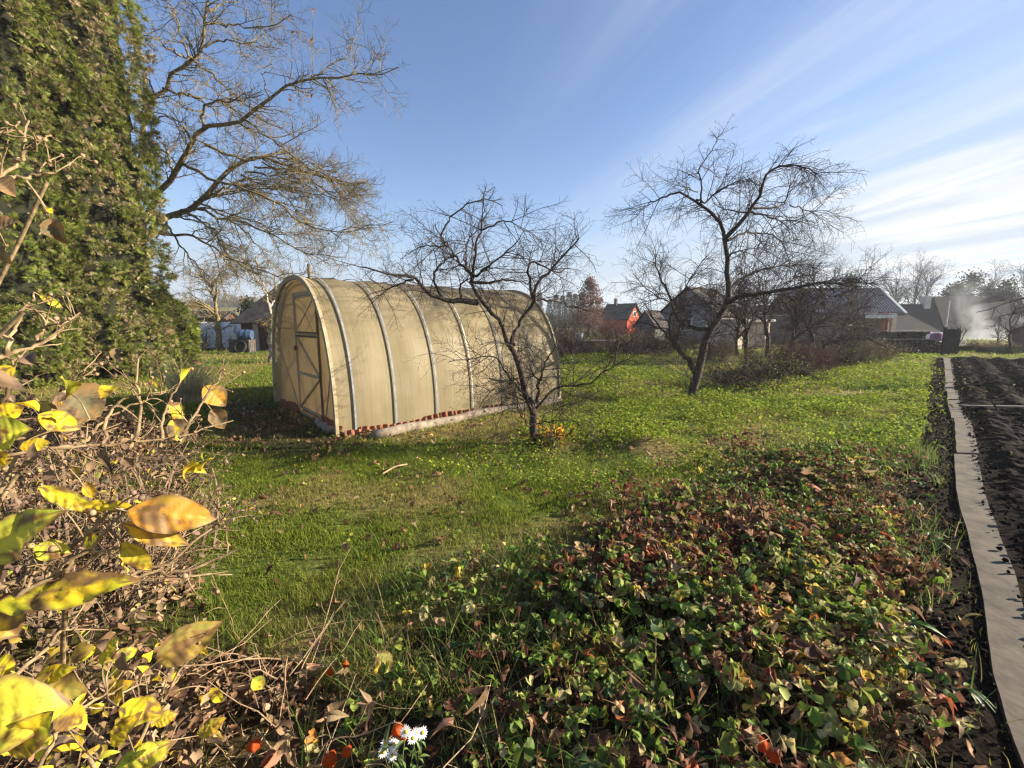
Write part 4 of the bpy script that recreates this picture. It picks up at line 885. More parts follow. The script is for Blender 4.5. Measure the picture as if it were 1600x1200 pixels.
def gable_house(name, c, rz, L, D, ze, zr, label, cat, wm, rm, ov=.3, th=.10, group=None):
    f = Loc(c, rz); e = thing(name, c, label, cat, group)
    V = [f(s * L / 2, t * D / 2, z) for s in (-1, 1) for t, z in ((-1, -.2), (1, -.2), (1, ze), (0, zr - .02), (-1, ze))]
    MB().add(V, [(0, 1, 2, 3, 4), (9, 8, 7, 6, 5), (0, 5, 6, 1), (1, 6, 7, 2), (4, 9, 5, 0)]).build("wall", wm, e)
    q = MB(); sl_ = (zr - ze) / (D / 2); l2 = L / 2 + ov; d2 = D / 2 + ov; zo = ze - sl_ * ov
    for t in (-1, 1):
        A = [f(-l2, t * d2, zo + .03), f(l2, t * d2, zo + .03), f(l2, 0, zr + .03), f(-l2, 0, zr + .03)]; B = [p + np.array([0, 0, th]) for p in A]
        q.add(A + B, [(0, 1, 2, 3), (7, 6, 5, 4), (0, 4, 5, 1), (1, 5, 6, 2), (2, 6, 7, 3), (3, 7, 4, 0)])
    roof = q.build("roof", rm, e); return e, f, roof
def panel(f, name, l0, l1, z0, z1, d, mat, parent, th=.05):
    return MB().box((f((l0 + l1) / 2, d, (z0 + z1) / 2)), (abs(l1 - l0), th, z1 - z0), rz=f.rz).build(name, mat, parent)
def panel_end(f, name, d0_, d1_, z0, z1, l, mat, parent, th=.05):
    return MB().box((f(l, (d0_ + d1_) / 2, (z0 + z1) / 2)), (th, abs(d1_ - d0_), z1 - z0), rz=f.rz).build(name, mat, parent)
M_WHITE = M_noise("white_paint", (.55, .55, .53), (.75, .75, .73), 5, .6, 0)
M_GLASS = M_noise("window_glass", (.03, .035, .045), (.06, .07, .09), 2, .12, 0, spec=.6)

# shed behind the greenhouse, hip roof
Ys = 22.5; xs0, xs1 = xat(379, Ys), xat(575, Ys); ze, zr = zat(504, Ys), zat(434, Ys + 2.6)
cs = np.array([(xs0 + xs1) / 2, Ys + 2.6, 0]); cs[2] = 0
sh_ = thing("shed", cs, "old red brown plank shed with a dark hipped roof behind the greenhouse", "shed")
f = Loc(cs, 0); Ls, Ds = xs1 - xs0, 5.2
q = MB(); 
for (l0, l1, d0_, d1_) in ((-Ls / 2, Ls / 2, -Ds / 2, -Ds / 2 + .12), (-Ls / 2, Ls / 2, Ds / 2 - .12, Ds / 2), (-Ls / 2, -Ls / 2 + .12, -Ds / 2 + .125, Ds / 2 - .125), (Ls / 2 - .12, Ls / 2, -Ds / 2 + .125, Ds / 2 - .125)):
    q.box(f((l0 + l1) / 2, (d0_ + d1_) / 2, ze / 2 - .05), (l1 - l0, d1_ - d0_, ze + .1))
q.build("wall", M_planks("red_brown_planks", (.055, .022, .018), (.13, .05, .04), .22), sh_)
rl = xat(456, Ys + 2.6) - cs[0]; rr_ = xat(528, Ys + 2.6) - cs[0]; o_ = .35
A = [f(-Ls / 2 - o_, -Ds / 2 - o_, ze), f(Ls / 2 + o_, -Ds / 2 - o_, ze), f(Ls / 2 + o_, Ds / 2 + o_, ze), f(-Ls / 2 - o_, Ds / 2 + o_, ze), f(rl, 0, zr), f(rr_, 0, zr)]
B = [p - np.array([0, 0, .07]) for p in A[:4]]
roof = MB().add(A + B, [(0, 1, 5, 4), (2, 3, 4, 5), (3, 0, 4), (1, 2, 5), (1, 0, 6, 7), (2, 1, 7, 8), (3, 2, 8, 9), (0, 3, 9, 6), (6, 9, 8, 7)]).build("roof", M_ROOFD, sh_)
xc = xat(492, Ys + 2.6) - cs[0]; MB().cyl(f(xc, -.1, zr - .6), f(xc, -.1, zat(413, Ys + 2.6)), .11, .10, 10).build("chimney_pipe", M_noise("rusty_pipe", (.12, .10, .08), (.24, .19, .14), 8, .7, .2), roof)
lx = xat(402, Ys) - cs[0]; panel(f, "pale_plank", lx - .13, lx + .13, 0, ze - .05, -Ds / 2 - .03, M_noise("greyed_plank", (.28, .25, .23), (.42, .38, .35), 6, .85, .2), sh_)
panel(f, "doorway", -Ls / 2 + 1.55, -Ls / 2 + 2.4, 0, ze - .12, -Ds / 2 - .02, M_DARKW, sh_, .04)
# clutter by the shed
yk = 20.9; p = gY(378, yk)
e = thing("crate", p, "rough dark wooden crate standing against the shed", "crate"); q = MB()
for k in range(8): q.box(p + [(-.42 + k * .12), -.28, .33], (.105, .02, .62)); q.box(p + [(-.42 + k * .12), .28, .33], (.105, .02, .62))
for s_ in (-1, 1):
    for k in range(4): q.box(p + [s_ * .48, -.2 + k * .135, .33], (.02, .12, .62))
q.build("boards", M_noise("crate_wood", (.04, .034, .028), (.12, .10, .08), 9, .9, .3), e); MB().box(p + [0, 0, .60], (.92, .52, .03)).build("lid", M_noise("crate_wood", None, None), e)
pb = p + [.18, 0, .625]; e = thing("barrel", pb, "faded blue plastic barrel lying on the wooden crate", "barrel"); ax = np.array([1, .15, 0]); K = 13; t = np.linspace(-1, 1, K)
P = pb[None] + ax[None] * t[:, None] * .36 + np.array([0, 0, .25])[None]; rr = .245 * (1 - .16 * t ** 4) ; rr[0] = rr[-1] = .01; rr[4] *= 1.05; rr[8] *= 1.05; P[0] = P[1] ; P[-1] = P[-2]; P[0, 0] -= .004; P[-1, 0] += .004
v, qq = tubes(P[None], rr[None], 18); mesh_np("body", v, None, M_noise("blue_plastic", (.035, .06, .13), (.07, .11, .20), 4, .45, .05), e, smooth=False, Q=qq)
pj = p + [-.27, -.05, .62]; e = thing("jerrycan", pj, "pale plastic jerrycan beside the blue barrel on the crate", "container")
MB().box(pj + [0, 0, .17], (.26, .18, .32)).build("body", M_noise("pale_plastic", (.38, .40, .36), (.5, .52, .46), 3, .5, 0), e, bevel=.03); MB().cyl(pj + [.07, 0, .33], pj + [.07, 0, .38], .03, .03, 10).build("cap", M_DARKW, e)
pt = gY(374, 20.35); e = thing("tyre", pt, "black rubber tyre leaning on the wooden crate by the shed", "tyre"); q = MB()
V = []; Qd = []
for i in range(28):
    a = 2 * math.pi * i / 28
    for j in range(10):
        b_ = 2 * math.pi * j / 10; rr = .24 + .075 * math.cos(b_); V.append(pt + np.array([rr * math.cos(a), .07 * math.sin(b_) + .12 * math.sin(a), .30 + rr * math.sin(a)]))
for i in range(28):
    for j in range(10): Qd.append((i * 10 + j, i * 10 + (j + 1) % 10, ((i + 1) % 28) * 10 + (j + 1) % 10, ((i + 1) % 28) * 10 + j))
mesh_np("rubber", V, None, M_noise("black_rubber", (.008, .008, .008), (.02, .02, .02), 20, .7, .2), e, Q=np.array(Qd), smooth=True)
# white film tunnel
Yt = 25.0; x0, x1 = xat(262, Yt), xat(392, Yt); zt_ = zat(500, Yt); ct = np.array([(x0 + x1) / 2, Yt + 1.2, 0.])
e = thing("film_tunnel", ct, "low white plastic film tunnel behind the slim straight tree", "polytunnel"); nU, nT = 60, 24; V = []
for i in range(nU):
    x = x0 + (x1 - x0) * i / (nU - 1)
    for j in range(nT):
        a = math.pi * j / (nT - 1); sag = 1 - .05 * abs(math.sin(i / (nU - 1) * math.pi * 7)) ** .5
        V.append((x, Yt + 1.2 - 1.2 * math.copysign(abs(math.cos(a)) ** .55, math.cos(a)) * (1 + .02 * math.sin(i * 1.9)), zt_ * math.sin(a) ** .5 * (.95 + .05 * (1 - sag) * 0) * sag))
i = (np.arange(nU - 1)[:, None] * nT + np.arange(nT - 1)[None]).ravel()
M_FILM = sheet_mat("white_film", (.62, .68, .76), (.74, .78, .84), (.5, .55, .62), .45, .5)
mesh_np("film", V, None, M_FILM, e, smooth=True, Q=np.stack([i, i + nT, i + nT + 1, i + 1], -1))
for k, (u, tp, bt, dx) in enumerate(((288, 519, 543, .5), (341, 507, 541, .25), (366, 508, 533, -.2), (318, 515, 543, .1))):
    xx = xat(u, Yt - .3); MB().beam((xx - dx * .4, Yt - .15, zat(tp, Yt)), (xx + dx * .5, Yt - .55, 0), .03, .14 if k else .30, up=(0, 1, 0)).build("weight_board", M_WHITE, e)
# long brown shed and fence farther back
e, f, _ = gable_house("low_shed", gY(318, 36) + [0, 1, 0], .05, 3.4, 2.0, zat(497, 35), zat(488, 36), "low brown shed with a flat dark roof beyond the white tunnel", "shed", M_planks("brown_planks", (.05, .028, .02), (.11, .06, .045), .2), M_ROOFB, .2)
def plank_fence(name, u0, u1, Y, zt, label, mat, step=.16, gap=.02, v0=None, Y1=None, rails=True):
    a = gY(u0, Y); b = gY(u1, Y1 or Y); L = np.linalg.norm(b - a); n = max(2, int(L / step)); e = thing(name, (a + b) / 2, label, "fence"); dr = (b - a) / L; q = MB()
    for k in range(n):
        p = a + dr * (k + .5) * L / n; h = zt * rng.uniform(.92, 1.04); q.box(p + [0, 0, h / 2], (L / n - gap, .022, h), rz=math.atan2(dr[1], dr[0]))
    q.build("boards", mat, e)
    q = MB()
    for k in (.25, .8): q.beam(a + [0, .035, zt * k], b + [0, .035, zt * k], .04, .07)
    for k in range(int(L / 2.0) + 2): p = a + dr * min(L, k * 2.0); q.box(p + [0, .10, zt * .5], (.08, .08, zt * 1.05))
    q.build("posts_and_rails", mat, e); return e
M_FENCEB = M_noise("brown_fence_wood", (.045, .030, .022), (.12, .085, .065), 6, .9, .2)
plank_fence("board_fence", 340, 376, 33, zat(497, 33), "brown board fence between the low shed and the dark roofed shed", M_FENCEB)
# red house, grey brick house, whitewashed outbuilding: all squared to the garden
GRZ = R(44)
M_ORANGE = M_planks("orange_red_boards", (.42, .075, .035), (.52, .11, .05), .16)
pr = gY(971, 60); e, f, roof = gable_house("red_house", pr + [.2, 1.5, 0], R(-44), 4.2, 3.9, zat(498, 60), zat(475, 60), "small orange red wooden house with a black gable roof", "house", M_ORANGE, M_ROOFD, .25)
w_ = panel_end(f, "window", -.45, .45, 2.4, 3.1, 2.12, M_WHITE, e, .06); panel_end(f, "pane", -.36, .36, 2.48, 3.02, 2.16, M_GLASS, w_, .02)
MB().box(f(-.6, -.5, zat(475, 60) + .3), (.35, .35, 1.0), rz=f.rz).build("chimney", M_noise("sooty_brick", (.05, .04, .035), (.09, .07, .06), 8, .9, .2), roof)
pw = gY(1085, 31); M_GBR = M_brick("grey_brick", (.24, .23, .24), (.19, .185, .195), (.29, .28, .28), 3.2)
e, f, roof = gable_house("brick_house", pw + [1.1, 1.6, 0], R(42), 4.6, 4.3, zat(491, 31), zat(450, 31), "pale grey brick house with a brown gable roof behind the forked fruit tree", "house", M_GBR, M_ROOFB, .22)
w_ = panel_end(f, "window", -.42, .42, .9, 1.8, -2.31, M_WHITE, e, .06); panel_end(f, "pane", -.34, .34, .98, 1.72, -2.35, M_GLASS, w_, .02)
w_ = panel_end(f, "window", -.3, .3, 2.5, 3.1, -2.31, M_WHITE, e, .06); panel_end(f, "pane", -.23, .23, 2.57, 3.03, -2.35, M_GLASS, w_, .02)
pa = gY(1050, 28); e2, f2, _ = gable_house("lean_to", pa + [-1.0, 1.2, 0], R(42), 1.6, 1.5, zat(510, 28), zat(487, 28), "small grey shed with a pointed roof left of the grey brick house", "shed", M_planks("grey_boards", (.13, .12, .125), (.22, .21, .21), .2), M_ROOFB, .12)
Yo = 24.0; po = gY(1165, Yo); M_LIME = M_noise("limewash", (.48, .41, .30), (.66, .57, .43), 5, .9, .2)
f = Loc(po + [.15, 1.3, 0], R(24)); e = thing("outbuilding", po + [.1, 1.3, 0], "whitewashed flat roofed outbuilding with a wide dark doorway", "outbuilding")
zo = zat(502, Yo); q = MB().box(f(0, 0, zo / 2 - .05), (2.6, 2.2, zo + .1), rz=f.rz); q.build("wall", M_LIME, e)
MB().box(f(0, 0, zo + .06), (2.95, 2.6, .12), rz=f.rz).build("roof", M_noise("pale_slab_roof", (.40, .37, .34), (.55, .52, .48), 4, .85, .2), e)
dd = panel(f, "doorway", -.75, .9, 0, zo - .12, -1.115, M_DARKW, e, .05)
for s_ in (-.3, .45): panel(f, "door_leaf", s_ - .36, s_ + .36, .05, zo - .16, -1.16, M_planks("door_planks%g" % s_, (.035, .03, .03), (.075, .065, .06), .14), e, .035)
# house with the metal tile roof
Yh = 30.0; x0, x1 = xat(1248, Yh), xat(1408, Yh); zr, ze = zat(451, Yh + 3.0), zat(489.5, Yh); ch = np.array([(x0 + x1) / 2, Yh + 3.0, 0.])
e = thing("tiled_house", ch, "low brick house under a blue grey metal tile roof", "house"); f = Loc(ch, 0)
MB().box(f(-.2, .2, (ze - .1) / 2), (x1 - x0 - .9, 5.0, ze - .12)).build("wall", M_brick("brown_brick", (.095, .06, .05), (.13, .085, .07), (.16, .15, .14), 3.5), e)
nU, nV = 150, 40; sl_ = (zr - ze) / 3.0; V = []
for j in range(nV):
    t = j / (nV - 1); 
    for i_ in range(nU):
        u = i_ / (nU - 1); xx = -(x1 - x0) / 2 + (x1 - x0) * u + .55 * t
        step = (t * 13) % 1.0
        V.append(f(xx, -3.0 + 3.0 * t, ze + (zr - ze) * t + .035 * math.sin(u * (x1 - x0) / .21 * 2 * math.pi / 1.0) - .05 * step + .06))
i = (np.arange(nV - 1)[:, None] * nU + np.arange(nU - 1)[None]).ravel(); V = np.array(V); back = V[(nV - 1) * nU:].copy(); back2 = back.copy(); back2[:, 1] += 3.0; back2[:, 2] = ze
Qr = np.concatenate([np.stack([i, i + 1, i + nU + 1, i + nU], -1), np.stack([np.arange(nU - 1) + (nV - 1) * nU, np.arange(1, nU) + (nV - 1) * nU, np.arange(1, nU) + nV * nU, np.arange(nU - 1) + nV * nU], -1)])
roof = mesh_np("roof", np.vstack([V, back2]), None, M_noise("metal_tile", (.04, .048, .065), (.065, .075, .10), 2, .45, 0, spec=.4), e, Q=Qr, smooth=True)
xr = (x1 - x0) / 2
MB().beam(f(xr + .02, -3.05, ze + .03), f(xr + .57, 0, zr + .08), .16, .05).build("bargeboard", M_WHITE, e)
MB().beam(f(-xr, -3.02, ze - .08), f(xr, -3.02, ze - .08), .04, .14).build("gutter", M_noise("dark_gutter", (.02, .02, .022), (.04, .04, .042), 4, .5, 0), e)
zg = zr - .3; MB().box(f(xat(1368, Yh + 2) - ch[0], -.75, zr - .75), (.45, .45, .45)).build("roof_hatch", M_noise("dark_gutter", None, None), roof)
for u in (1388, 1381): xx = xat(u, Yh - .9) - ch[0]; MB().cyl(f(xx, -3.6, -.1), f(xx, -3.6, ze + .05), .09, .09, 10).build("porch_post", M_noise("red_post", (.20, .045, .04), (.30, .075, .06), 5, .7, .1), e)
q = MB(); xa, xb = xat(1352, Yh - 1) - ch[0], xat(1401, Yh - 1) - ch[0]; n = 16
for k in range(n):
    a = xa + (xb - xa) * (k + .08) / n; b_ = xa + (xb - xa) * (k + .92) / n; m_ = (a + b_) / 2; zt0, zt1 = zat(492, Yh - .8), zat(497.5, Yh - .8); y_ = -3.75
    pts = [(a, zt0), (b_, zt0), (b_, zt1 + .05), (m_ + (b_ - a) * .25, zt1), (m_ - (b_ - a) * .25, zt1), (a, zt1 + .05)]
    q.add([f(x_, y_, z_) for x_, z_ in pts] + [f(x_, y_ + .03, z_) for x_, z_ in pts], [tuple(range(6)), tuple(range(11, 5, -1))] + [(i_, 6 + i_, 6 + (i_ + 1) % 6, (i_ + 1) % 6) for i_ in range(6)])
q.build("scalloped_awning", M_WHITE, e); MB().box(f((xa + xb) / 2, -3.35, zat(490.5, Yh - .8)), (xb - xa, .8, .05)).build("awning_roof", M_noise("pale_slab_roof", None, None), e)
xx = xat(1398, Yh - .5) - ch[0]; MB().box(f(xx, -3.1, ze / 2), (.28, .28, ze)).build("pale_pillar", M_LIME, e)
# firewood
yw = Yb(1425, 553); M_WOODE = M_noise("split_firewood", (.03, .025, .022), (.13, .105, .085), 9, .9, .4, .02)
def stack(name, u0, u1, Y, z0, z1, label, seed):
    a = gY(u0, Y); b = gY(u1, Y); r_ = np.random.default_rng(seed); e = thing(name, (a + b) / 2 + [0, 0, z0], label, "woodpile"); q = MB(); z = z0 + .05
    while z < z1:
        x = a[0] + .05
        while x < b[0]:
            rr = r_.uniform(.035, .075); q.cyl((x, Y - .02 + r_.normal() * .03, z + r_.normal() * .01), (x + r_.normal() * .02, Y + .55, z), rr, rr * .95, int(r_.integers(3, 7))); x += rr * 1.75
        z += .098
    q.build("split_logs", M_WOODE, e); return e
e = stack("woodpile", 1389, 1462, yw, 0, zat(531, yw), "lower dark stack of split firewood behind the lawn", 3)
for u in (1389, 1413, 1437, 1462): MB().box(np.array([xat(u, yw), yw - .06, zat(520, yw) / 2]), (.05, .05, zat(520, yw))).build("rack_post", M_FENCEB, e)
MB().box(np.array([xat(1425, yw), yw + .25, zat(530.5, yw) + .02]), (xat(1463, yw) - xat(1387, yw), .75, .03)).build("rack_shelf", M_noise("greyed_plank", None, None), e)
e = stack("woodpile", 1390, 1447, yw + .05, zat(529.5, yw), zat(519, yw), "upper short stack of firewood on the rack shelf", 4)
q = MB()
for k in range(4): q.box(np.array([xat(1400 + k * 13, yw), yw + .22, zat(518 - (k % 2), yw) + .02]), (.55, .85, .02), rz=rng.normal() * .12)
q.build("cover_boards", M_noise("greyed_plank", None, None), e)
# striped cloth over the end of the pile
e_ = np.array([xat(1461, yw), yw, zat(524, yw)]); m, nt, out = newmat("striped_cloth"); b = N(nt, 'ShaderNodeBsdfPrincipled'); tc = N(nt, 'ShaderNodeTexCoord'); wv = N(nt, 'ShaderNodeTexWave', Scale=6.0, Distortion=1.0); nt.links.new(tc.outputs['Object'], wv.inputs['Vector'])
cr = N(nt, 'ShaderNodeValToRGB'); cr.color_ramp.elements[0].color = (.09, .03, .10, 1); cr.color_ramp.elements[1].color = (.40, .22, .30, 1); nt.links.new(wv.outputs['Fac'], cr.inputs[0]); nt.links.new(cr.outputs[0], b.inputs['Base Color']); b.inputs['Roughness'].default_value = .9; nt.links.new(b.outputs[0], out.inputs[0])
V = []; nU, nV = 16, 14
for i_ in range(nU):
    for j in range(nV):
        s, t = i_ / 15, j / 13; V.append((xat(1447, yw) + s * (xat(1476, yw) - xat(1447, yw)), yw - .12 + max(0, t - .45) * 1.1 + .03 * math.sin(s * 9), zat(519, yw) - .05 * s - max(0, .45 - t) * .75 + .03 * math.sin(s * 11 + t * 5) - .12 * s * s))
i = (np.arange(nU - 1)[:, None] * nV + np.arange(nV - 1)[None]).ravel()
o = mesh_np("cloth", V, None, m, None, smooth=True, Q=np.stack([i, i + nV, i + nV + 1, i + 1], -1)); tag(o, "striped purple and pink cloth draped over the end of the woodpile", "cloth")
p = gY(1472, yw); e = thing("log_heap", p, "loose heap of short logs beside the striped cloth", "log heap"); q = MB()
for k in range(34):
    c = p + [rng.uniform(-.32, .25), rng.uniform(-.1, .5), .06 + .55 * rng.uniform() ** 1.5 * (1 - 0)]; d = np.array([rng.normal() * .3, 1, rng.normal() * .2]); d /= np.linalg.norm(d); q.cyl(c - d * .18, c + d * .18, .05, .045, 6)
q.build("logs", M_noise("red_brown_logs", (.06, .025, .02), (.24, .12, .09), 3, .9, .3), e)
# dark plank gate standing ajar
p0 = gY(1478, yw - .7); e = thing("plank_gate", p0 + [.2, 0, 0], "dark tall plank gate standing ajar at the end of the path", "gate"); q = MB(); dr = np.array([.93, -.3, 0]); Lg = .5
for k in range(7): q.box(p0 + dr * (k + .5) * Lg / 7 + [0, 0, .60 + .02 * (k % 2)], (Lg / 7 - .008, .025, 1.08 + .04 * (k % 3)), rz=math.atan2(dr[1], dr[0]))
q.build("boards", M_noise("black_weathered_wood", (.010, .009, .009), (.035, .032, .032), 8, .9, .2), e); q = MB()
for z in (.3, .95): MB().beam(p0 + [0, .04, z], p0 + dr * Lg + [0, .04, z], .03, .07).build("rail", M_noise("black_weathered_wood", None, None), e)
q = MB().box(p0 + [-.06, .02, .6], (.09, .09, 1.3)); q.build("post", M_noise("black_weathered_wood", None, None), e)
# barn
Yn = 43.0; M_BARN = M_noise("barn_roofing", (.010, .011, .014), (.018, .019, .023), 1.2, .8, .2, .02); M_BARNW = M_planks("barn_boards", (.03, .027, .03), (.05, .047, .05), .25)
x0, xm, x1 = xat(1395, Yn), xat(1474, Yn), xat(1592, Yn)
e = thing("barn", ((x0 + x1) / 2, Yn + 1.7, 0), "large dark barn with a long two level roof behind the smoke", "barn"); f = Loc(((x0 + x1) / 2, Yn + 1.7, 0), 0); zc = [x - (x0 + x1) / 2 for x in (x0, xm, x1)]
zE = zat(522, Yn)
for (a, b_, zR) in ((zc[0], zc[1] - .02, zat(477, Yn + 1.7)), (zc[1], zc[2], zat(465, Yn + 1.7))):
    V = [f(l, d, z) for l in (a, b_) for d, z in ((-1.6, -.2), (1.6, -.2), (1.6, zE), (0, zR - .1), (-1.6, zE))]
    MB().add(V, [(0, 1, 2, 3, 4), (9, 8, 7, 6, 5), (0, 5, 6, 1), (1, 6, 7, 2), (4, 9, 5, 0)]).build("wall", M_BARNW, e); q = MB()
    for t in (-1, 1):
        A = [f(a, t * 1.85, zE - .12), f(b_, t * 1.85, zE - .12), f(b_, 0, zR), f(a, 0, zR)]; q.add(A + [p + np.array([0, 0, .12]) for p in A], [(0, 1, 2, 3), (7, 6, 5, 4), (0, 4, 5, 1), (1, 5, 6, 2), (2, 6, 7, 3), (3, 7, 4, 0)])
    roof = q.build("roof", M_BARN, e)
    if a == zc[0]: xx = xat(1437, Yn + 1.7) - (x0 + x1) / 2; MB().box(f(xx, 0, zR + .25), (.6, .6, 1.3)).build("chimney", M_noise("pale_slab_roof", None, None), roof)
    else: xx = xat(1562, Yn + 1.7) - (x0 + x1) / 2; MB().box(f(xx, .3, zR + .15), (.95, .8, .8)).build("chimney", M_noise("sooty_brick", None, None), roof)
MB().cyl(f(zc[1] - .25, -1.95, 0), f(zc[1] - .25, -1.95, zat(470, Yn)), .07, .06, 8).build("downpipe", M_noise("pale_slab_roof", None, None), e)
panel(f, "barn_door", zc[1] + 2.2, zc[1] + 4.2, 0, zE - .15, -1.64, M_DARKW, e)
# small tunnel greenhouse behind the gate
p = gp(1490, 543.5); e = thing("tunnel_greenhouse", p + [0, .8, 0], "little whitish arched greenhouse behind the dark plank gate", "greenhouse"); f = Loc(p, R(8)); hw, hh = .92, zat(519.5, p[1]); V = []
for k in range(10):
    for j in range(25): a = math.pi * j / 24; V.append(f(-hw * math.copysign(abs(math.cos(a)) ** .85, math.cos(a)), k * .2, hh * math.sin(a) ** .85))
i = (np.arange(9)[:, None] * 25 + np.arange(24)[None]).ravel(); mesh_np("cover", V, None, M_FILM, e, Q=np.stack([i, i + 25, i + 26, i + 1], -1), smooth=True)
M_PALE = sheet_mat("greenish_film", (.66, .66, .50), (.74, .74, .60), (.52, .54, .38), .5, .4)
V = [f(0, -.01, hh * .4)] + [f(-hw * .99 * math.copysign(abs(math.cos(math.pi * j / 24)) ** .85, math.cos(math.pi * j / 24)), -.01, hh * .99 * math.sin(math.pi * j / 24) ** .85) for j in range(25)]
MB().add(V, [(0, j + 2, j + 1) for j in range(24)] + [(0, 1, 25)]).build("end_panel", M_PALE, e)
q = MB()
for s_ in (-.3, .3): q.box(f(s_, -.03, hh * .47), (.04, .03, hh * .93), rz=f.rz)
q.box(f(0, -.03, hh * .5), (hw * 1.8, .03, .03), rz=f.rz); q.build("end_frame", M_noise("pale_slab_roof", None, None), e)
# building at the right edge
Yr = 24.0; p = gY(1722, Yr); e, f, roof = gable_house("cottage", p + [.6, 1.6, 0], R(12), 4.6, 3.2, zat(520, Yr), zat(500, Yr + 1.5), "red brown cottage with a pale wavy eave beyond the dug bed", "house", M_planks("cottage_boards", (.09, .045, .04), (.15, .08, .07), .18), M_ROOFB, .2)
q = MB(); n = 22
for k in range(n): q.cyl(f(-2.5 + k * 5.0 / n, -1.98, zat(518, Yr)), f(-2.5 + k * 5.0 / n, -1.55, zat(514, Yr) + .08), .10, .10, 8)
q.build("wavy_eave", M_noise("pale_slab_roof", None, None), e)
w_ = panel(f, "window", -1.5, -.8, .6, 1.2, -1.63, M_WHITE, e, .06); panel(f, "pane", -1.43, -.87, .67, 1.13, -1.67, M_GLASS, w_, .02)
# raised beds on the strip of grass by the barn
for k, (u, v, wd) in enumerate(((1484 + 26, 549, .9), (1545, 551, .8), (1590, 551, .9), (1618, 552, .8))):
    p = gp(u, v); e = thing("planter_box", p, ("dark planter box nearest the little arched greenhouse", "dark planter box between the two brown shrubs", "dark planter box under the thin tree by the cottage", "dark planter box at the cottage wall")[k], "planter", "planter boxes on the grass strip"); q = MB()
    for s_ in (-1, 1): q.box(p + [0, s_ * .18, .13], (wd, .025, .28)); q.box(p + [s_ * wd / 2, 0, .13], (.025, .335, .28))
    q.build("boards", M_noise("black_weathered_wood", None, None), e); MB().box(p + [0, 0, .21], (wd - .03, .33, .03)).build("soil", M_SOIL, e)
# concrete kerb and marker stake across the dug bed
a, b_ = G(1500, 642), G(1720, 646); q = MB().beam(a + [0, 0, .085], b_ + [0, 0, .085], .05, .03); tag(q.build("kerb_board", M_noise("kerb_concrete", (.12, .10, .08), (.24, .205, .17), 7, .9, .2), bevel=.008), "pale narrow board laid across the dug bed", "board", None, "thing")
p = G(1552, 643); q = MB().cyl(p + [0, -.12, -.05], (xat(1553, p[1] - .12), p[1] - .12, zat(611, p[1])), .012, .01, 7); tag(q.build("stake", M_FENCEB), "thin brown stake upright in the dark dug bed", "stake", None, "thing")
# boards, bricks and a pale bucket behind the lawn
plank_fence("low_fence", 884, 1020, 19.5, .62, "low dark picket fence at the back of the lawn", M_FENCEB, .11, .03, Y1=20.5)
p = gY(936, 19.2); tag(MB().box(p + [0, 0, .66], (1.5, .22, .04)).build("plank", M_noise("greyed_plank", None, None)), "pale grey plank lying on the low picket fence", "plank", None, "thing")
p = gp(869, 553); e = thing("brick_stack", p, "stack of reddish bricks beside the far end of the greenhouse", "bricks"); q = MB()
for k in range(15):
    for j in range(3): q.box(p + [(j - 1) * .26 + (.06 if k % 2 else 0), rng.normal() * .01, .05 + k * .067], (.245, .12, .06))
q.build("bricks", M_noise("old_brick", (.20, .10, .07), (.40, .27, .20), 5, .9, .2), e)
p = gp(906, 552); p = gY(905, 21.5); e = thing("bucket", p, "pale blue bucket among the brushwood", "bucket"); q = MB().cyl(p + [0, 0, .45], p + [0, 0, .92], .17, .22, 16); q.build("body", M_noise("pale_blue_plastic", (.38, .44, .52), (.5, .56, .62), 3, .5, 0), e)
q = MB().box(p + [0, 0, .225], (.5, .4, .45)); q.build("stand", M_FENCEB, e)
# smoke from a garden fire
ctr = [(1562, 541, 1.3), (1545, 528, 1.7), (1530, 512, 1.1), (1522, 494, .75), (1513, 474, .8), (1509, 452, .9), (1507, 430, .8)]
P = resample([at(u, v, 37.0) for u, v, r_ in ctr], 30); rr = np.interp(np.linspace(0, 1, 30), np.linspace(0, 1, len(ctr)), [c[2] for c in ctr]); rr = rr * (1 + .3 * (vn(np.arange(30) * .45, np.zeros(30), 2.) - .5)); rr[0] = rr[-1] = .02
v, qq = tubes(P[None], rr[None], 16)
m, nt, out = newmat("smoke"); pv = N(nt, 'ShaderNodeVolumePrincipled'); pv.inputs['Color'].default_value = (.92, .95, 1, 1); tc = N(nt, 'ShaderNodeTexCoord')
mp = N(nt, 'ShaderNodeMapping'); mp.inputs['Scale'].default_value = (1, .6, .55); nt.links.new(tc.outputs['Object'], mp.inputs['Vector']); nz = N(nt, 'ShaderNodeTexNoise', Scale=1.1, Detail=4.0, Distortion=.8); nt.links.new(mp.outputs[0], nz.inputs['Vector'])
mr = N(nt, 'ShaderNodeMapRange'); mr.inputs[1].default_value = .38; mr.inputs[2].default_value = .70; mr.inputs[3].default_value = 0.03; mr.inputs[4].default_value = .6; nt.links.new(nz.outputs['Fac'], mr.inputs[0])
sp = N(nt, 'ShaderNodeSeparateXYZ'); nt.links.new(tc.outputs['Object'], sp.inputs[0]); zlo_, zhi_ = P[:, 2].min(), P[:, 2].max(); xlo_, xhi_ = P[:, 0].min(), P[:, 0].max()
zn = N(nt, 'ShaderNodeMapRange'); zn.inputs[1].default_value = zlo_; zn.inputs[2].default_value = zhi_; nt.links.new(sp.outputs[2], zn.inputs[0])
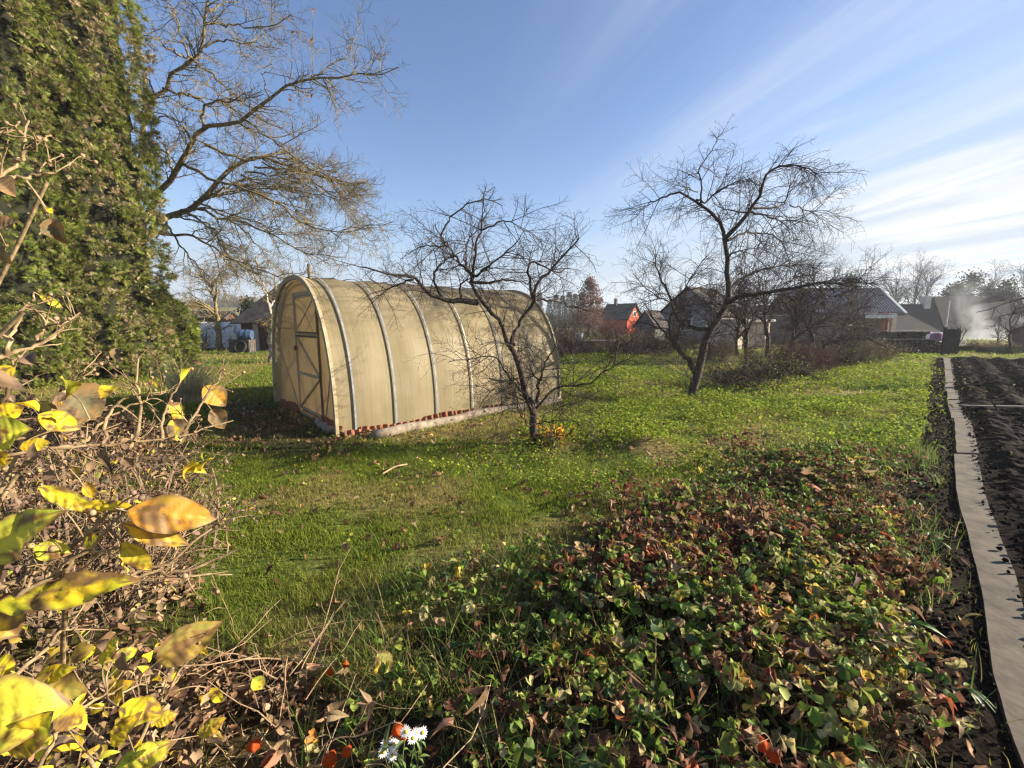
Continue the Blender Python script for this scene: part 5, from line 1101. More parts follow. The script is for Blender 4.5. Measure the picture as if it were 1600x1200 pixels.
def ramp(vals, lo_, hi_):
    cr = N(nt, 'ShaderNodeValToRGB'); el = cr.color_ramp.elements; zz_ = np.linspace(0, 1, 9); vv_ = np.interp(zz_ * (zhi_ - zlo_) + zlo_, P[:, 2], vals)
    while len(el) < 9: el.new(.5)
    for k_, (a_, b__) in enumerate(zip(zz_, vv_)): el[k_].position = a_; el[k_].color = ((b__ - lo_) / (hi_ - lo_),) * 3 + (1,)
    nt.links.new(zn.outputs[0], cr.inputs[0]); q_ = N(nt, 'ShaderNodeMapRange'); q_.inputs[3].default_value = lo_; q_.inputs[4].default_value = hi_; nt.links.new(cr.outputs[0], q_.inputs[0]); return q_.outputs[0]
def vm(op, a, b):
    n_ = N(nt, 'ShaderNodeMath', operation=op)
    for k_, x_ in enumerate((a, b)):
        if isinstance(x_, float): n_.inputs[k_].default_value = x_
        else: nt.links.new(x_, n_.inputs[k_])
    return n_.outputs[0]
ax_ = ramp(P[:, 0], xlo_, xhi_); rx_ = ramp(np.maximum(rr * 1.45, .3), .3, 3.2); dx_ = vm('DIVIDE', vm('SUBTRACT', sp.outputs[0], ax_), rx_); dy_ = vm('DIVIDE', vm('SUBTRACT', sp.outputs[1], 37.0), rx_)
fo_ = vm('MAXIMUM', vm('SUBTRACT', 1.0, vm('ADD', vm('MULTIPLY', dx_, dx_), vm('MULTIPLY', dy_, dy_))), 0.0); tf_ = N(nt, 'ShaderNodeMapRange'); tf_.inputs[1].default_value = 1.0; tf_.inputs[2].default_value = .35; nt.links.new(zn.outputs[0], tf_.inputs[0])
dn_ = vm('MULTIPLY', vm('MULTIPLY', mr.outputs[0], fo_), tf_.outputs[0]); nt.links.new(dn_, pv.inputs['Density']); nt.links.new(pv.outputs[0], out.inputs['Volume'])
rr = rr * 1.45
v, qq = tubes(P[None], rr[None], 16)
tag(mesh_np("smoke", v, None, m, None, Q=qq), "pale smoke drifting up from a garden fire before the barn", None, None, "stuff")

# ------------------------------------------------------------------ shrubs and far trees
M_SHLEAF = M_leaf("shrub_leaf", .3, .6, .2)
shl_v, shl_f = leaf(4, .55, .2, .3, 'ovate')
def shrub(name, base, wid, hgt, label, cat, stems=26, twig=None, leaves=400, pal=((.10, .12, .03),), wts=(1,), ls=.05, group=None, spread=.5, droop=-.01, per=9, rt=.003, zlo=.15):
    base = np.array(base, float); e = thing(name, base, label, cat, group); n = stems; K = 7
    st = base[None] + np.stack([rng.normal(size=n) * wid * .22, rng.normal(size=n) * wid * .2, np.full(n, -.03)], -1); d = rng.normal(size=(n, 3)) * spread; d[:, 2] = 1; d /= np.linalg.norm(d, axis=1, keepdims=True)
    P = np.zeros((n, K, 3)); P[:, 0] = st; L = hgt * rng.uniform(.6, 1.1, n)
    for k in range(1, K): d = d + rng.normal(size=(n, 3)) * .12; d[:, 2] += droop; d /= np.linalg.norm(d, axis=1, keepdims=True); P[:, k] = P[:, k - 1] + d * (L / (K - 1))[:, None]
    Rr = np.linspace(1, .35, K)[None] * rng.uniform(.006, .013, n)[:, None] * max(1, hgt / 1.2)
    a1 = grow(P, Rr, per, (hgt * .15, hgt * .45), K=5, spread=(25, 70), trop=.1, droop=droop, jit=.15, tr=(.15, 1), rtip=rt, rmax=.008); a2 = grow(*a1, 4, (hgt * .05, hgt * .18), K=3, spread=(30, 70), jit=.15, rtip=rt * .8, rmax=.005)
    v, q = join([tubes(P, Rr, 4), tubes(*a1, 3), tubes(*a2, 3)]); mesh_np("stems", v, None, twig or TW_D, e, Q=q)
    if leaves:
        tips = np.concatenate([a1[0][:, 2:].reshape(-1, 3), a2[0].reshape(-1, 3)]); tips = tips[tips[:, 2] > base[2] + hgt * zlo]; T = tips[rng.integers(0, len(tips), leaves)] + rng.normal(size=(leaves, 3)) * ls * .6
        fw = rng.normal(size=(leaves, 3)); fw[:, 2] -= .3
        v, f_, c = scat(shl_v, shl_f, basis(fw, roll=rng.normal(size=leaves)), T, ls * rng.uniform(.5, 1.4, leaves), vcol(pick(pal, wts, leaves), leaves, .2, .08)); mesh_np("foliage", v, f_, M_SHLEAF, e, col=c)
    return e
G1 = "shrubs along the right side of the lawn"; TW_R = M_bark("reddish_twig", (.075, .035, .032), (.17, .09, .08), 10); TW_B = M_bark("dry_brown_twig", (.11, .075, .048), (.26, .19, .12), 10)
GR_, BR_, YL_, RD_, OL_ = (.075, .11, .025), (.14, .085, .045), (.40, .30, .05), (.26, .075, .035), (.13, .13, .045)
shrub("bramble", gp(1160, 603), 1.5, 1.0, "tangled bramble of arching dark canes round the thin tree", "bramble", 60, TW_D, 700, (GR_, OL_, BR_), (3, 2, 3), .05, G1, .8, -.12)
shrub("bramble", gp(1207, 590), 1.5, .95, "dense dark bramble thicket with olive leaves at the lawn edge", "bramble", 60, TW_D, 1500, (GR_, OL_, BR_), (4, 3, 2), .05, G1, .8, -.12)
shrub("spiraea_bush", gp(1240, 584), 1.5, .85, "twiggy reddish brown shrub bare of leaves beside the lawn", "shrub", 110, TW_R, 350, (BR_, RD_, (.3, .16, .12)), (3, 2, 2), .035, G1, .35)
shrub("spiraea_bush", gp(1268, 577), 1.4, .8, "low reddish twig shrub under the sprawling tree", "shrub", 90, TW_R, 300, (BR_, RD_), (3, 2), .035, G1, .35)
shrub("currant_bush", gp(1305, 571), 1.8, .8, "low dark green berry bush in the shrub row", "shrub", 70, TW_D, 1600, (GR_, OL_, BR_, (.05, .07, .02)), (4, 2, 2, 3), .055, G1, .5)
shrub("currant_bush", gp(1340, 566), 1.8, .95, "brown berry bush with rusty withered leaves in the shrub row", "shrub", 70, TW_B, 1400, (BR_, OL_, GR_, (.2, .11, .06)), (4, 2, 1, 2), .055, G1, .5)
shrub("rose_bush", gp(1318, 558), 2.2, 1.5, "taller shrub speckled with orange and yellow leaves", "shrub", 50, TW_D, 900, (YL_, RD_, BR_, OL_), (1.5, 1.2, 3, 2), .06, G1, .5)
shrub("rose_bush", gp(1245, 556), 2.4, 1.5, "dusky shrub with dull red leaves behind the twiggy bushes", "shrub", 50, TW_D, 900, (RD_, BR_, OL_, GR_), (1.2, 4, 2, 2), .06, G1, .5)
shrub("hydrangea_bush", gp(1366, 560), 1.1, .95, "shrub with pale dried flower heads at the end of the row", "shrub", 40, TW_B, 520, ((.55, .46, .32), (.35, .26, .16), BR_), (2, 2, 2), .07, G1, .4)
shrub("flower_clump", gp(1379, 557), .5, .42, "small clump of orange leaves by the woodpile", "plant", 20, TW_B, 260, ((.55, .22, .035), YL_, BR_), (4, 2, 2), .05, G1, .5)
G2 = "brushwood at the back of the lawn"
for k, (u, v, w_, h, tw, pal, wt, lab) in enumerate((
    (890, 556, 1.6, 1.5, TW_D, (BR_, OL_), (3, 1), "dark leafless bush next to the stack of bricks"), (925, 553, 2.0, 1.1, TW_B, (BR_, (.2, .13, .07)), (2, 2), "dry brown bush below the autumn coloured tree"),
    (968, 552, 2.0, 1.3, TW_D, (BR_, RD_), (3, 1), "dark twiggy bush in front of the red house"), (1005, 554, 1.8, 1.2, TW_B, (BR_, OL_), (3, 2), "brown bush right of the red house with olive leaves"),
    (1035, 556, 1.4, 1.1, TW_D, (OL_, GR_, YL_), (3, 2, .6), "greenish bush before the small grey shed"), (1068, 552, 1.5, 1.2, TW_D, (GR_, YL_, BR_), (3, .5, 2), "leafy bush against the grey brick house"),
    (1120, 562, 1.3, .9, TW_B, (BR_, OL_), (3, 2), "dry bush left of the whitewashed outbuilding"), (950, 540, 3.0, 1.9, TW_R, (BR_, RD_), (3, 1), "tall reddish twig thicket under the red house wall"), (895, 540, 3.0, 2.3, TW_D, (BR_, OL_), (3, 1), "tall dark thicket left of the autumn coloured tree"), (1012, 538, 3.0, 2.2, TW_R, (BR_, OL_, YL_), (3, 1, .3), "tall brown thicket between the red house and the grey house"))):
    shrub("bush", gp(u, v), w_, h, lab, "bush", 46, tw, 300, pal, wt, .06, G2, .5, rt=.004)
G3 = "shrubs on the grass strip by the barn"
shrub("bush", gp(1527, 549), 1.1, .62, "rounded brown bush beside the first planter box", "bush", 70, TW_B, 900, ((.16, .08, .05), BR_), (3, 2), .05, G3, .6)
shrub("bush", gp(1565, 548), 1.1, .55, "low brown bush under the drifting smoke", "bush", 70, TW_B, 900, ((.16, .09, .06), BR_, OL_), (3, 2, 1), .05, G3, .6)
shrub("bush", gp(1572, 553), .9, .45, "small green bush at the near edge of the grass strip", "bush", 60, TW_D, 800, (GR_, OL_), (3, 1), .045, G3, .6)
bare_tree("young_tree", gp(1494, 552), 1.7, "forked young tree leaning out beside the plank gate", "tree", G3, BK_D, TW_D, r=.05, nl=5, first=.25, spread=(30, 50), per=(5, 3), rt=.004)
bare_tree("young_tree", gp(1555, 547), 1.8, "thin young tree standing in the smoke", "tree", G3, BK_D, TW_D, r=.045, nl=5, first=.3, spread=(30, 50), per=(5, 3), rt=.004)
bare_tree("young_tree", gp(1578, 553), 2.6, "crooked dark young tree before the cottage", "tree", G3, BK_D, TW_D, r=.075, nl=6, first=.35, per=(6, 4), rt=.004)
sh0 = shrub("bush", gp(312, 548), 2.6, 1.6, "bare dark bush against the white tunnel", "bush", 34, TW_D, 60, (BR_,), (1,), .05, None, .5, rt=.005)
# autumn tree, foliage by scattered leaves
def leafy(name, base, H, rx, label, cat, group, n, pal, wts, ls, z0=.12, pw=.55, twig=None, trunk=.14, clump=.9):
    base = np.array(base, float); e = thing(name, base, label, cat, group); K = 8; z = np.linspace(0, 1, K); P = base[None] + np.stack([rng.normal(size=K) * .03 * H * z, rng.normal(size=K) * .03 * H * z, z * H * .95], -1); P[0] = base - [0, 0, .05]; Rr = trunk * (1 - .9 * z)
    l1 = grow(P[None], Rr[None], 26, (rx * .6, rx * 1.2), K=5, spread=(35, 70), trop=.3, jit=.12, tr=(z0, .98), rtip=.01, rmax=trunk * .3); v, q = join([tubes(P[None], Rr[None], 7), tubes(*l1, 4)]); mesh_np("trunk", v, None, twig or BK_D, e, Q=q)
    nc = 150; zc_ = rng.uniform(z0, 1, nc); rc = rx * np.sin(np.pi * np.clip((zc_ - z0) / (1 - z0) * .96 + .04, 0, 1) ** pw) ** .8 * rng.uniform(.35, 1, nc); th = rng.uniform(0, 2 * np.pi, nc); C_ = base[None] + np.stack([rc * np.cos(th), rc * np.sin(th), zc_ * H], -1)
    T = C_[rng.integers(0, nc, n)] + rng.normal(size=(n, 3)) * rx * .16 * clump
    v, f_, c = scat(shl_v, shl_f, basis(rng.normal(size=(n, 3)), roll=rng.normal(size=n)), T, ls * rng.uniform(.6, 1.4, n), vcol(pick(pal, wts, n), n, .2, .08)); mesh_np("crown", v, f_, M_SHLEAF, e, col=c); return e
leafy("autumn_tree", gY(919, 52), zat(437, 52), 2.0, "columnar tree with rust red autumn leaves left of the red house", "tree", None, 5200, ((.17, .072, .048), (.22, .115, .08), (.11, .055, .042)), (3, 2, 2), .20, pw=.6)
G4 = "evergreens behind the barn"; PN = ((.035, .05, .03), (.05, .065, .035), (.03, .04, .025))
for (u, tp, Y, rx, lab) in ((1505, 432, 62, 2.6, "broad dark pine rising above the smoke behind the barn"), (1481, 447, 60, 1.8, "shorter dark pine at the left of the group behind the barn"), (1562, 441, 60, 1.7, "rounded dark pine beside the tall bare birch behind the barn"), (1535, 452, 64, 1.6, "small pine between the larger pines behind the barn"), (1318, 432, 66, 1.5, "narrow dark pine behind the metal tile roof")):
    leafy("pine_tree", gY(u, Y), zat(tp, Y), rx, lab, "tree", G4, 2300, PN, (3, 2, 2), .30, .35, .7, clump=1.3)
BK_G = M_bark("grey_birch_bark", (.09, .08, .075), (.22, .20, .19), 4); TW_G = M_bark("grey_birch_twig", (.06, .05, .047), (.11, .095, .09), 4); G5 = "bare birches on the skyline"
for (u, tp, Y, lab) in ((1392, 416, 62, "slender bare birch left of the pair above the metal tile roof"), (1420, 413, 62, "tallest bare birch above the right end of the metal tile roof"), (1437, 420, 64, "spreading bare birch between the tiled roof and the chimney"), (1596, 405, 58, "tall bare birch above the right end of the barn"), (1540, 418, 66, "thin bare birch behind the dark pines"), (1455, 455, 60, "short bare birch behind the barn chimney")):
    bare_tree("birch_tree", gY(u, Y), zat(tp, Y), lab, "tree", G5, BK_G, TW_G, r=.16, nl=13, spread=(18, 42), per=(9, 7), first=.25, crook=.02, rt=.008, trop=.35, K=9)
# spruces over the greenhouse, copied from one
e = thing("spruce_tree", gY(885, 105), "small spruce", "tree"); H = 10.0; b0 = ROOT[e]
v, q = tubes(np.array([[b0, b0 + [0, 0, H * .5], b0 + [0, 0, H]]]), np.array([[.2, .12, .02]]), 6); mesh_np("trunk", v, None, BK_D, e, Q=q)
n = 1500; z = rng.uniform(.08, 1, n); th = rng.uniform(0, 2 * np.pi, n); lay = np.floor(z * 16) / 16; rr = (1 - lay) ** .85 * 2.2 * rng.uniform(.2, 1, n); T = b0[None] + np.stack([rr * np.cos(th), rr * np.sin(th), z * H - .12 * rr], -1)
fw = np.stack([np.cos(th), np.sin(th), np.full(n, -.25)], -1); v, f_, c = scat(SPR_V, SPR_F, basis(fw, roll=rng.normal(size=n) * .4), T, .75 * rng.uniform(.6, 1.3, n), vcol((.022, .034, .017), n, .25)); mesh_np("crown", v, f_, M_THUJA, e, col=c)
sp_u = [(560, 466), (590, 462), (622, 458), (640, 468), (655, 460), (668, 463), (684, 457), (700, 466), (722, 470), (745, 470), (770, 468), (788, 456), (799, 458), (815, 466), (830, 464), (842, 457), (858, 468), (868, 460), (878, 462), (888, 456), (897, 459), (906, 463)]
for k, (u, tp) in enumerate(sp_u):
    Y = 100 + 14 * ((k * 7) % 5) / 5; s = (zat(tp, Y)) / H; p = gY(u, Y)
    if k == 0: o = e
    else:
        o = e.copy(); COL.objects.link(o)
        for ch in e.children: c2 = ch.copy(); c2.parent = o; COL.objects.link(c2)
    o.location = [float(a) for a in p]; o.scale = (s * .9, s * .9, s); o.rotation_euler = (0, 0, k * 1.7); tag(o, "dark spruce in the far row above the greenhouse ridge and left of the autumn tree", "tree", "spruces of the far row", "thing")
# far woods: bare brush reading as one mass
def far_wood(name, label, x0, x1, Yf, hh, n, cols, wts, w_=.9):
    x = rng.uniform(x0, x1, n); y = Yf + rng.uniform(0, 25, n) + 12 * np.sin(x * .02); hgt = hh * (.45 + .8 * fbm(x * .05, x * 0, 3.)) * rng.uniform(.5, 1.1, n)
    tv = np.array([(-.06, 0, 0), (.06, 0, 0), (-.3, 0, .55), (-.34, 0, .58), (.28, 0, .62), (.33, 0, .6), (-.05, .02, 1), (.03, .02, .97), (0, 0, .35), (.5, 0, .85), (-.5, 0, .8)]); tf = np.array([(0, 1, 6), (1, 7, 6), (0, 8, 2), (8, 3, 2), (1, 5, 4), (8, 4, 1), (8, 9, 4), (8, 2, 10)])
    M = place_up(x, y, .12); T = np.stack([x, y, gh(x, y) - .2], -1); v, f_, c = scat(tv, tf, M, T, np.stack([hgt * w_, hgt * w_, hgt], -1), vcol(pick(cols, wts, n), n, .15)); tag(mesh_np(name, v, f_, M_leaf("far_brush", .1, .9, .05), None, col=c), label, None, None, "stuff")
far_wood("far_wood", "grey brown leafless woods along the hilltop", -360, -60, 238, 6.5, 9000, ((.13, .105, .10), (.17, .14, .125), (.09, .085, .06)), (3, 3, 1.5))
far_wood("far_wood", "brown leafless woods along the horizon behind the gardens", -60, 400, 150, 8.5, 16000, ((.085, .065, .055), (.12, .09, .075), (.06, .06, .04)), (3, 3, 1.5))
leafy("round_bush", gY(328, 50), 2.6, 1.1, "round dark evergreen bush at the edge of the far field", "bush", None, 1200, PN, (1, 1, 1), .22, .0)
leafy("round_bush", gY(393, 30), 3.0, 1.3, "dark evergreen bush behind the corner of the hipped roof shed", "bush", None, 1500, PN, (1, 1, 1), .2, .0)
# ------------------------------------------------------------------ foreground planting
M_STRAW = M_leaf("strawberry_leaf", .32, .62, .18, (.07, .04, .02), 38)
M_DRYL = M_leaf("withered_leaf", .18, .8, .15)
def in_img_zone(x, y, uv): return inpoly(x, y, [G(u, v) for u, v in uv])
ZB = [G(u, v) for u, v in ((880, 800), (1170, 712), (1330, 745), (1480, 870), (1500, 960), (1300, 960), (1100, 940), (860, 950))]
ZP = [G(u, v) for u, v in ((1200, 930), (1480, 850), (1570, 1200), (1560, 1340), (1100, 1340), (1050, 1100))]
def bed_h(x, y, edge): return sstep(0, .45, edge) * (.02 + .11 * sstep(.3, .72, fbm(x * 2.6, y * 2.6, 77., 3))) + .01
nc = 5200; y = np.concatenate([rng.uniform(.95, 2.6, nc // 2), rng.uniform(2.4, 5.3, nc // 2)]); x = rng.uniform(-.9, 5.3, nc); edge = dpoly(x, y, BED + [BED[0]])
dn = .55 * fbm(x * 2.1, y * 2.1, 15., 2) + .45 * vn(x * 6, y * 6, 8.); inb = inpoly(x, y, BED); mixd = inpoly(x, y, MIXED)
prob = np.where(inb, np.clip((dn - .30) * 3.4, .03, .8) * (.35 + .65 * sstep(0, .55, edge)), np.where((edge < .5) & ~inpoly(x, y, SOILPOLY), .10 * (1 - edge / .5), 0)) * np.where(mixd, .3, 1); prob[clear(x, y)] = 0; prob[(dpoly(x, y, PATH_L) < .3) | inpoly(x, y, SOILPOLY)] = 0
k = rng.uniform(size=nc) < prob; x, y, edge = x[k], y[k], edge[k]; m0 = len(x); zb = inpoly(x, y, ZB); zp = inpoly(x, y, ZP)
cz = gh(x, y) + bed_h(x, y, edge); brn = np.clip(fbm(x * 2.4, y * 2.4, 90., 2) * 1.5 - .42 + np.where(zb, .24, np.where(zp, -.2, -.06)) + rng.normal(size=m0) * .2, .04, .95); pal_ = np.clip(np.where(zp, .6, .24) + rng.normal(size=m0) * .2, 0, 1)
nl_ = rng.integers(9, 22, m0); ci = np.repeat(np.arange(m0), nl_); n = len(ci); u = rng.uniform(size=n)
isb = u < brn[ci]; isp = ~isb & (rng.uniform(size=n) < pal_[ci]); az = rng.uniform(0, 2 * np.pi, n); big = (rng.uniform(.75, 1.3, m0))[ci]
rad = rng.uniform(.03, .17, n) * big; hh = np.where(isb, rng.uniform(.0, .11, n), rng.uniform(.02, .13, n)) * big * (1 - rad * 1.6)
T = np.stack([x[ci] + np.cos(az) * rad, y[ci] + np.sin(az) * rad, cz[ci] + hh + .012], -1); C0 = np.stack([x[ci], y[ci], cz[ci] - .02], -1)
brown = pick([(.17, .068, .038), (.10, .048, .03), (.27, .15, .085), (.38, .25, .145), (.30, .095, .04)], [3, 3, 3.5, 2.6, .9], n); green = pick([(.09, .15, .028), (.17, .26, .035), (.065, .115, .042), (.25, .30, .055)], [3, 3.5, 1.5, 2.2], n); pale = pick([(.46, .41, .17), (.52, .38, .06), (.34, .34, .09), (.44, .30, .14), (.50, .24, .05), (.24, .28, .06)], [3, 2, 3, 2, .7, 2.5], n)
c = np.where(isb[:, None], brown, np.where(isp[:, None], pale, green)); S = rng.uniform(.022, .052, n) * big * np.where(isb, 1.1, .86)
slope = np.where(isb, rng.normal(size=n) * .8 - .3, rng.normal(size=n) * .35 - .15); vari = [leaf(7, .80, .25, .3, 'obov', .12), leaf(7, .62, .5, .9, 'ovate', .16, .5), leaf(6, .48, .85, 1.6, 'obov', .14, 1.2), leaf(7, .68, .38, -.7, 'obov', .13, -.7), leaf(6, .40, 1.0, 1.0, 'ovate', .15, -1.6)]
pickv = np.where(isb, rng.choice([1, 2, 4, 4, 3], n), rng.choice([0, 0, 1, 3], n)); parts = []
for kx, (lv, lf) in enumerate(vari):
    m_ = np.where(pickv == kx)[0]; rl = rng.normal(size=len(m_)) * np.where(isb[m_], .9, .4)
    for da, sc_ in ((0, 1.0), (1.2, .9), (-1.2, .9)):
        sel = rng.uniform(size=len(m_)) < (.55 if da else 1.0) + .4 * (~isb[m_]); q_ = m_[sel]; a2 = az[q_] + da + rng.normal(size=len(q_)) * .15
        f2 = np.stack([np.cos(a2), np.sin(a2), slope[q_] + rng.normal(size=len(q_)) * .15], -1); parts.append(scat(lv, lf, basis(f2, roll=rl[sel]), T[q_], S[q_] * sc_ * rng.uniform(.8, 1.15, len(q_)), vcol(c[q_], len(q_), .16, .05)))
nq = 7000; lx = rng.uniform(-.8, 5.2, nq); ly = rng.uniform(.95, 5.2, nq); kq = (inpoly(lx, ly, BED) & (rng.uniform(size=nq) < np.where(inpoly(lx, ly, ZB), 1, .5))) & ~clear(lx, ly); lx, ly = lx[kq], ly[kq]; nq = len(lx)
le = dpoly(lx, ly, BED + [BED[0]]); f2 = rng.normal(size=(nq, 3)); f2[:, 2] *= .5; rl = rng.normal(size=nq) * .8; TT_ = np.stack([lx, ly, gh(lx, ly) + bed_h(lx, ly, le) + rng.uniform(0, .05, nq)], -1); vx = rng.integers(1, 5, nq)
for kx in range(1, 5):
    m_ = vx == kx; parts.append(scat(*vari[kx], basis(f2[m_], roll=rl[m_]), TT_[m_], rng.uniform(.025, .06, int(m_.sum())), vcol(pick([(.15, .07, .04), (.09, .048, .032), (.25, .145, .085), (.34, .23, .135)], [3, 3, 3, 1.8], int(m_.sum())), int(m_.sum()), .18)))
V, T_, C = joins(parts); tag(mesh_np("strawberry_leaves", V, T_, M_STRAW, col=C, smooth=True), kind="stuff")
tt = np.linspace(0, 1, 5)[None, :, None]; P = C0[:, None] * (1 - tt) + T[:, None] * tt; P[:, 1:4, 2] += (np.array([.25, .34, .25]) * 1.0)[None] * (hh * .5)[:, None]; sel = rng.uniform(size=n) < .6
v, q = tubes(P[sel], np.tile(np.linspace(.0015, .0009, 5), (int(sel.sum()), 1)), 3); tag(mesh_np("leaf_stalks", v, None, M_bark("leaf_stalk", (.13, .07, .035), (.30, .22, .10), 20), None, Q=q), kind="stuff")
# long grass and weeds through the bed and round its edge
def arching(n_, x, y, L, wdt, cols, wts, name, mat, rows=5):
    t = np.linspace(0, 1, rows); az = rng.uniform(0, 2 * np.pi, n_); d = np.stack([np.cos(az), np.sin(az), np.zeros(n_)], -1); s = np.stack([-np.sin(az), np.cos(az), np.zeros(n_)], -1); b = rng.uniform(.25, 1.0, n_)
    base = np.stack([x, y, gh(x, y)], -1); P = base[:, None] + L[:, None, None] * (d[:, None] * (t[None, :, None] ** 1.6 * b[:, None, None]) + np.array([0, 0, 1.])[None, None] * ((t[None, :] - .5 * b[:, None] * t[None, :] ** 2.2)[..., None]))
    wv = (wdt[:, None] * (1 - t[None] ** 2 * .97))[..., None] * s[:, None]; V = np.stack([P - wv, P + wv], 2).reshape(-1, 3)
    i = (np.arange(n_)[:, None] * rows * 2 + np.arange(rows - 1)[None] * 2).ravel(); Q = np.stack([i, i + 1, i + 3, i + 2], -1); c = np.repeat(vcol(pick(cols, wts, n_), n_, .2, .06), rows * 2, 0)
    tag(mesh_np(name, V, None, mat, None, col=c, Q=Q), kind="stuff")
LG = [G(u, v) for u, v in ((430, 1330), (520, 1010), (640, 900), (830, 860), (960, 960), (1000, 1100), (1060, 1330))]; LG2 = [G(u, v) for u, v in ((1180, 700), (1460, 700), (1480, 800), (1300, 800))]
nn = 60000; x = rng.uniform(-1.3, 4.9, nn); y = rng.uniform(.9, 5, nn); cl = fbm(x * 5, y * 5, 71., 2); inb = inpoly(x, y, LG) | inpoly(x, y, LG2)
k = ~clear(x, y) & (rng.uniform(size=nn) < np.where(inb, .9, np.where(inpoly(x, y, BED), .42, 0.03)) * sstep(.38, .62, cl)) & ~inpoly(x, y, SOILPOLY) & ~inpoly(x, y, FOOT); x, y = x[k], y[k]
arching(len(x), x, y, rng.uniform(.09, .26, len(x)), rng.uniform(.0012, .0028, len(x)), ((.10, .17, .03), (.15, .20, .045), (.26, .22, .09), (.07, .12, .03)), (4, 3, 2.2, 2), "long_grass", M_GRASS)
lv, lf = leaf(11, .20, .25, .8, 'lance', .20); parts = []; nr = 120
rx = rng.uniform(-.7, 4.6, nr * 6); ry = rng.uniform(1.0, 4.8, nr * 6); k = inpoly(rx, ry, BED) & ~inpoly(rx, ry, SOILPOLY); rx, ry = rx[k][:nr], ry[k][:nr]
re = dpoly(rx, ry, BED + [BED[0]]); ct_ = np.stack([rx, ry, gh(rx, ry) + bed_h(rx, ry, re) * .75 + .02], -1)
for k in range(9):
    nq = len(rx); a = k * .7 + rng.uniform(0, 6.28, nq); f2 = np.stack([np.cos(a), np.sin(a), rng.uniform(.2, 1.1, nq)], -1); parts.append(scat(lv, lf, basis(f2, roll=rng.normal(size=nq) * .3), ct_, rng.uniform(.05, .125, nq), vcol(pick(((.085, .17, .03), (.13, .22, .04), (.06, .11, .035), (.28, .27, .07)), (4, 3, 2, .6), nq), nq, .12)))
V, T_, C = joins(parts); tag(mesh_np("dandelion_leaves", V, T_, M_leaf("weed_leaf", .35, .5, .3), col=C, smooth=True), kind="stuff")
# withered undergrowth on the left
nb = 60000; y = np.concatenate([rng.uniform(.8, 2.4, nb // 2), rng.uniform(2.2, 6.0, nb // 2)]); x = rng.uniform(-8.0, .1, nb); k = inpoly(x, y, DRY) & (np.abs(x) < 1.3 * y + .9); x, y = x[k], y[k]
edge = dpoly(x, y, DRY + [DRY[0]]); dn = fbm(x * 2.2, y * 2.2, 35., 2); k = (rng.uniform(size=len(x)) < np.clip((dn - .2) * 3.2, .1, 1)) & (~clear(x, y) | (rng.uniform(size=len(x)) < .12)); x, y, edge = x[k], y[k], edge[k]; n = len(x)
dry_h = lambda x, y, e: sstep(0, .5, e) * (.10 + .34 * sstep(.3, .7, fbm(x * 1.9, y * 1.9, 52., 3))) * (1 - .75 * sstep(-1.0, -.55, x) * sstep(2.4, 1.8, y)) + .02
T = np.stack([x, y, gh(x, y) + dry_h(x, y, edge) * rng.uniform(size=n) ** .6], -1); fw = rng.normal(size=(n, 3)); fw[:, 2] -= .25; S = rng.uniform(.022, .055, n); parts = []
c = vcol(pick([(.24, .155, .085), (.15, .088, .048), (.085, .05, .03), (.33, .23, .135), (.18, .15, .05)], [4, 4, 3, 2, .5], n), n, .18, .05); pv_ = rng.integers(0, 3, n)
for kx, (lv, lf) in enumerate((leaf(6, .6, .5, 1.3, 'ovate', .12, 1.2), leaf(6, .5, .7, .8, 'ovate', .1, -1.4), leaf(5, .75, .35, -1.0, 'ovate', .15, .7))):
    m_ = pv_ == kx; parts.append(scat(lv, lf, basis(fw[m_], roll=rng.normal(size=int(m_.sum()))), T[m_], S[m_], c[m_]))
V, T_, C = joins(parts); tag(mesh_np("withered_leaves", V, T_, M_DRYL, col=C, smooth=True), kind="stuff")
ns = 900; i_ = rng.integers(0, n, ns); b0 = T[i_].copy(); b0[:, 2] = gh(b0[:, 0], b0[:, 1]) + rng.uniform(0, .15, ns); d = rng.normal(size=(ns, 3)); d[:, 2] = np.abs(d[:, 2]) * .55 + .1; d[:, 0] += .3; d /= np.linalg.norm(d, axis=1, keepdims=True); K = 6; P = np.zeros((ns, K, 3)); P[:, 0] = b0; L = rng.uniform(.15, .55, ns)
for k in range(1, K): d = d + rng.normal(size=(ns, 3)) * .13; d[:, 2] -= .05; d /= np.linalg.norm(d, axis=1, keepdims=True); P[:, k] = P[:, k - 1] + d * (L / (K - 1))[:, None]
Rr = np.linspace(1, .5, K)[None] * rng.uniform(.0012, .003, ns)[:, None]; a1 = grow(P, Rr, 2, (.04, .14), K=4, rtip=.0008); v, q = join([tubes(P, Rr, 4), tubes(*a1, 3)])
M_STEM = M_bark("dry_tan_stem", (.20, .125, .07), (.42, .30, .18), 14); tag(mesh_np("withered_stems", v, None, M_STEM, None, Q=q), kind="stuff")
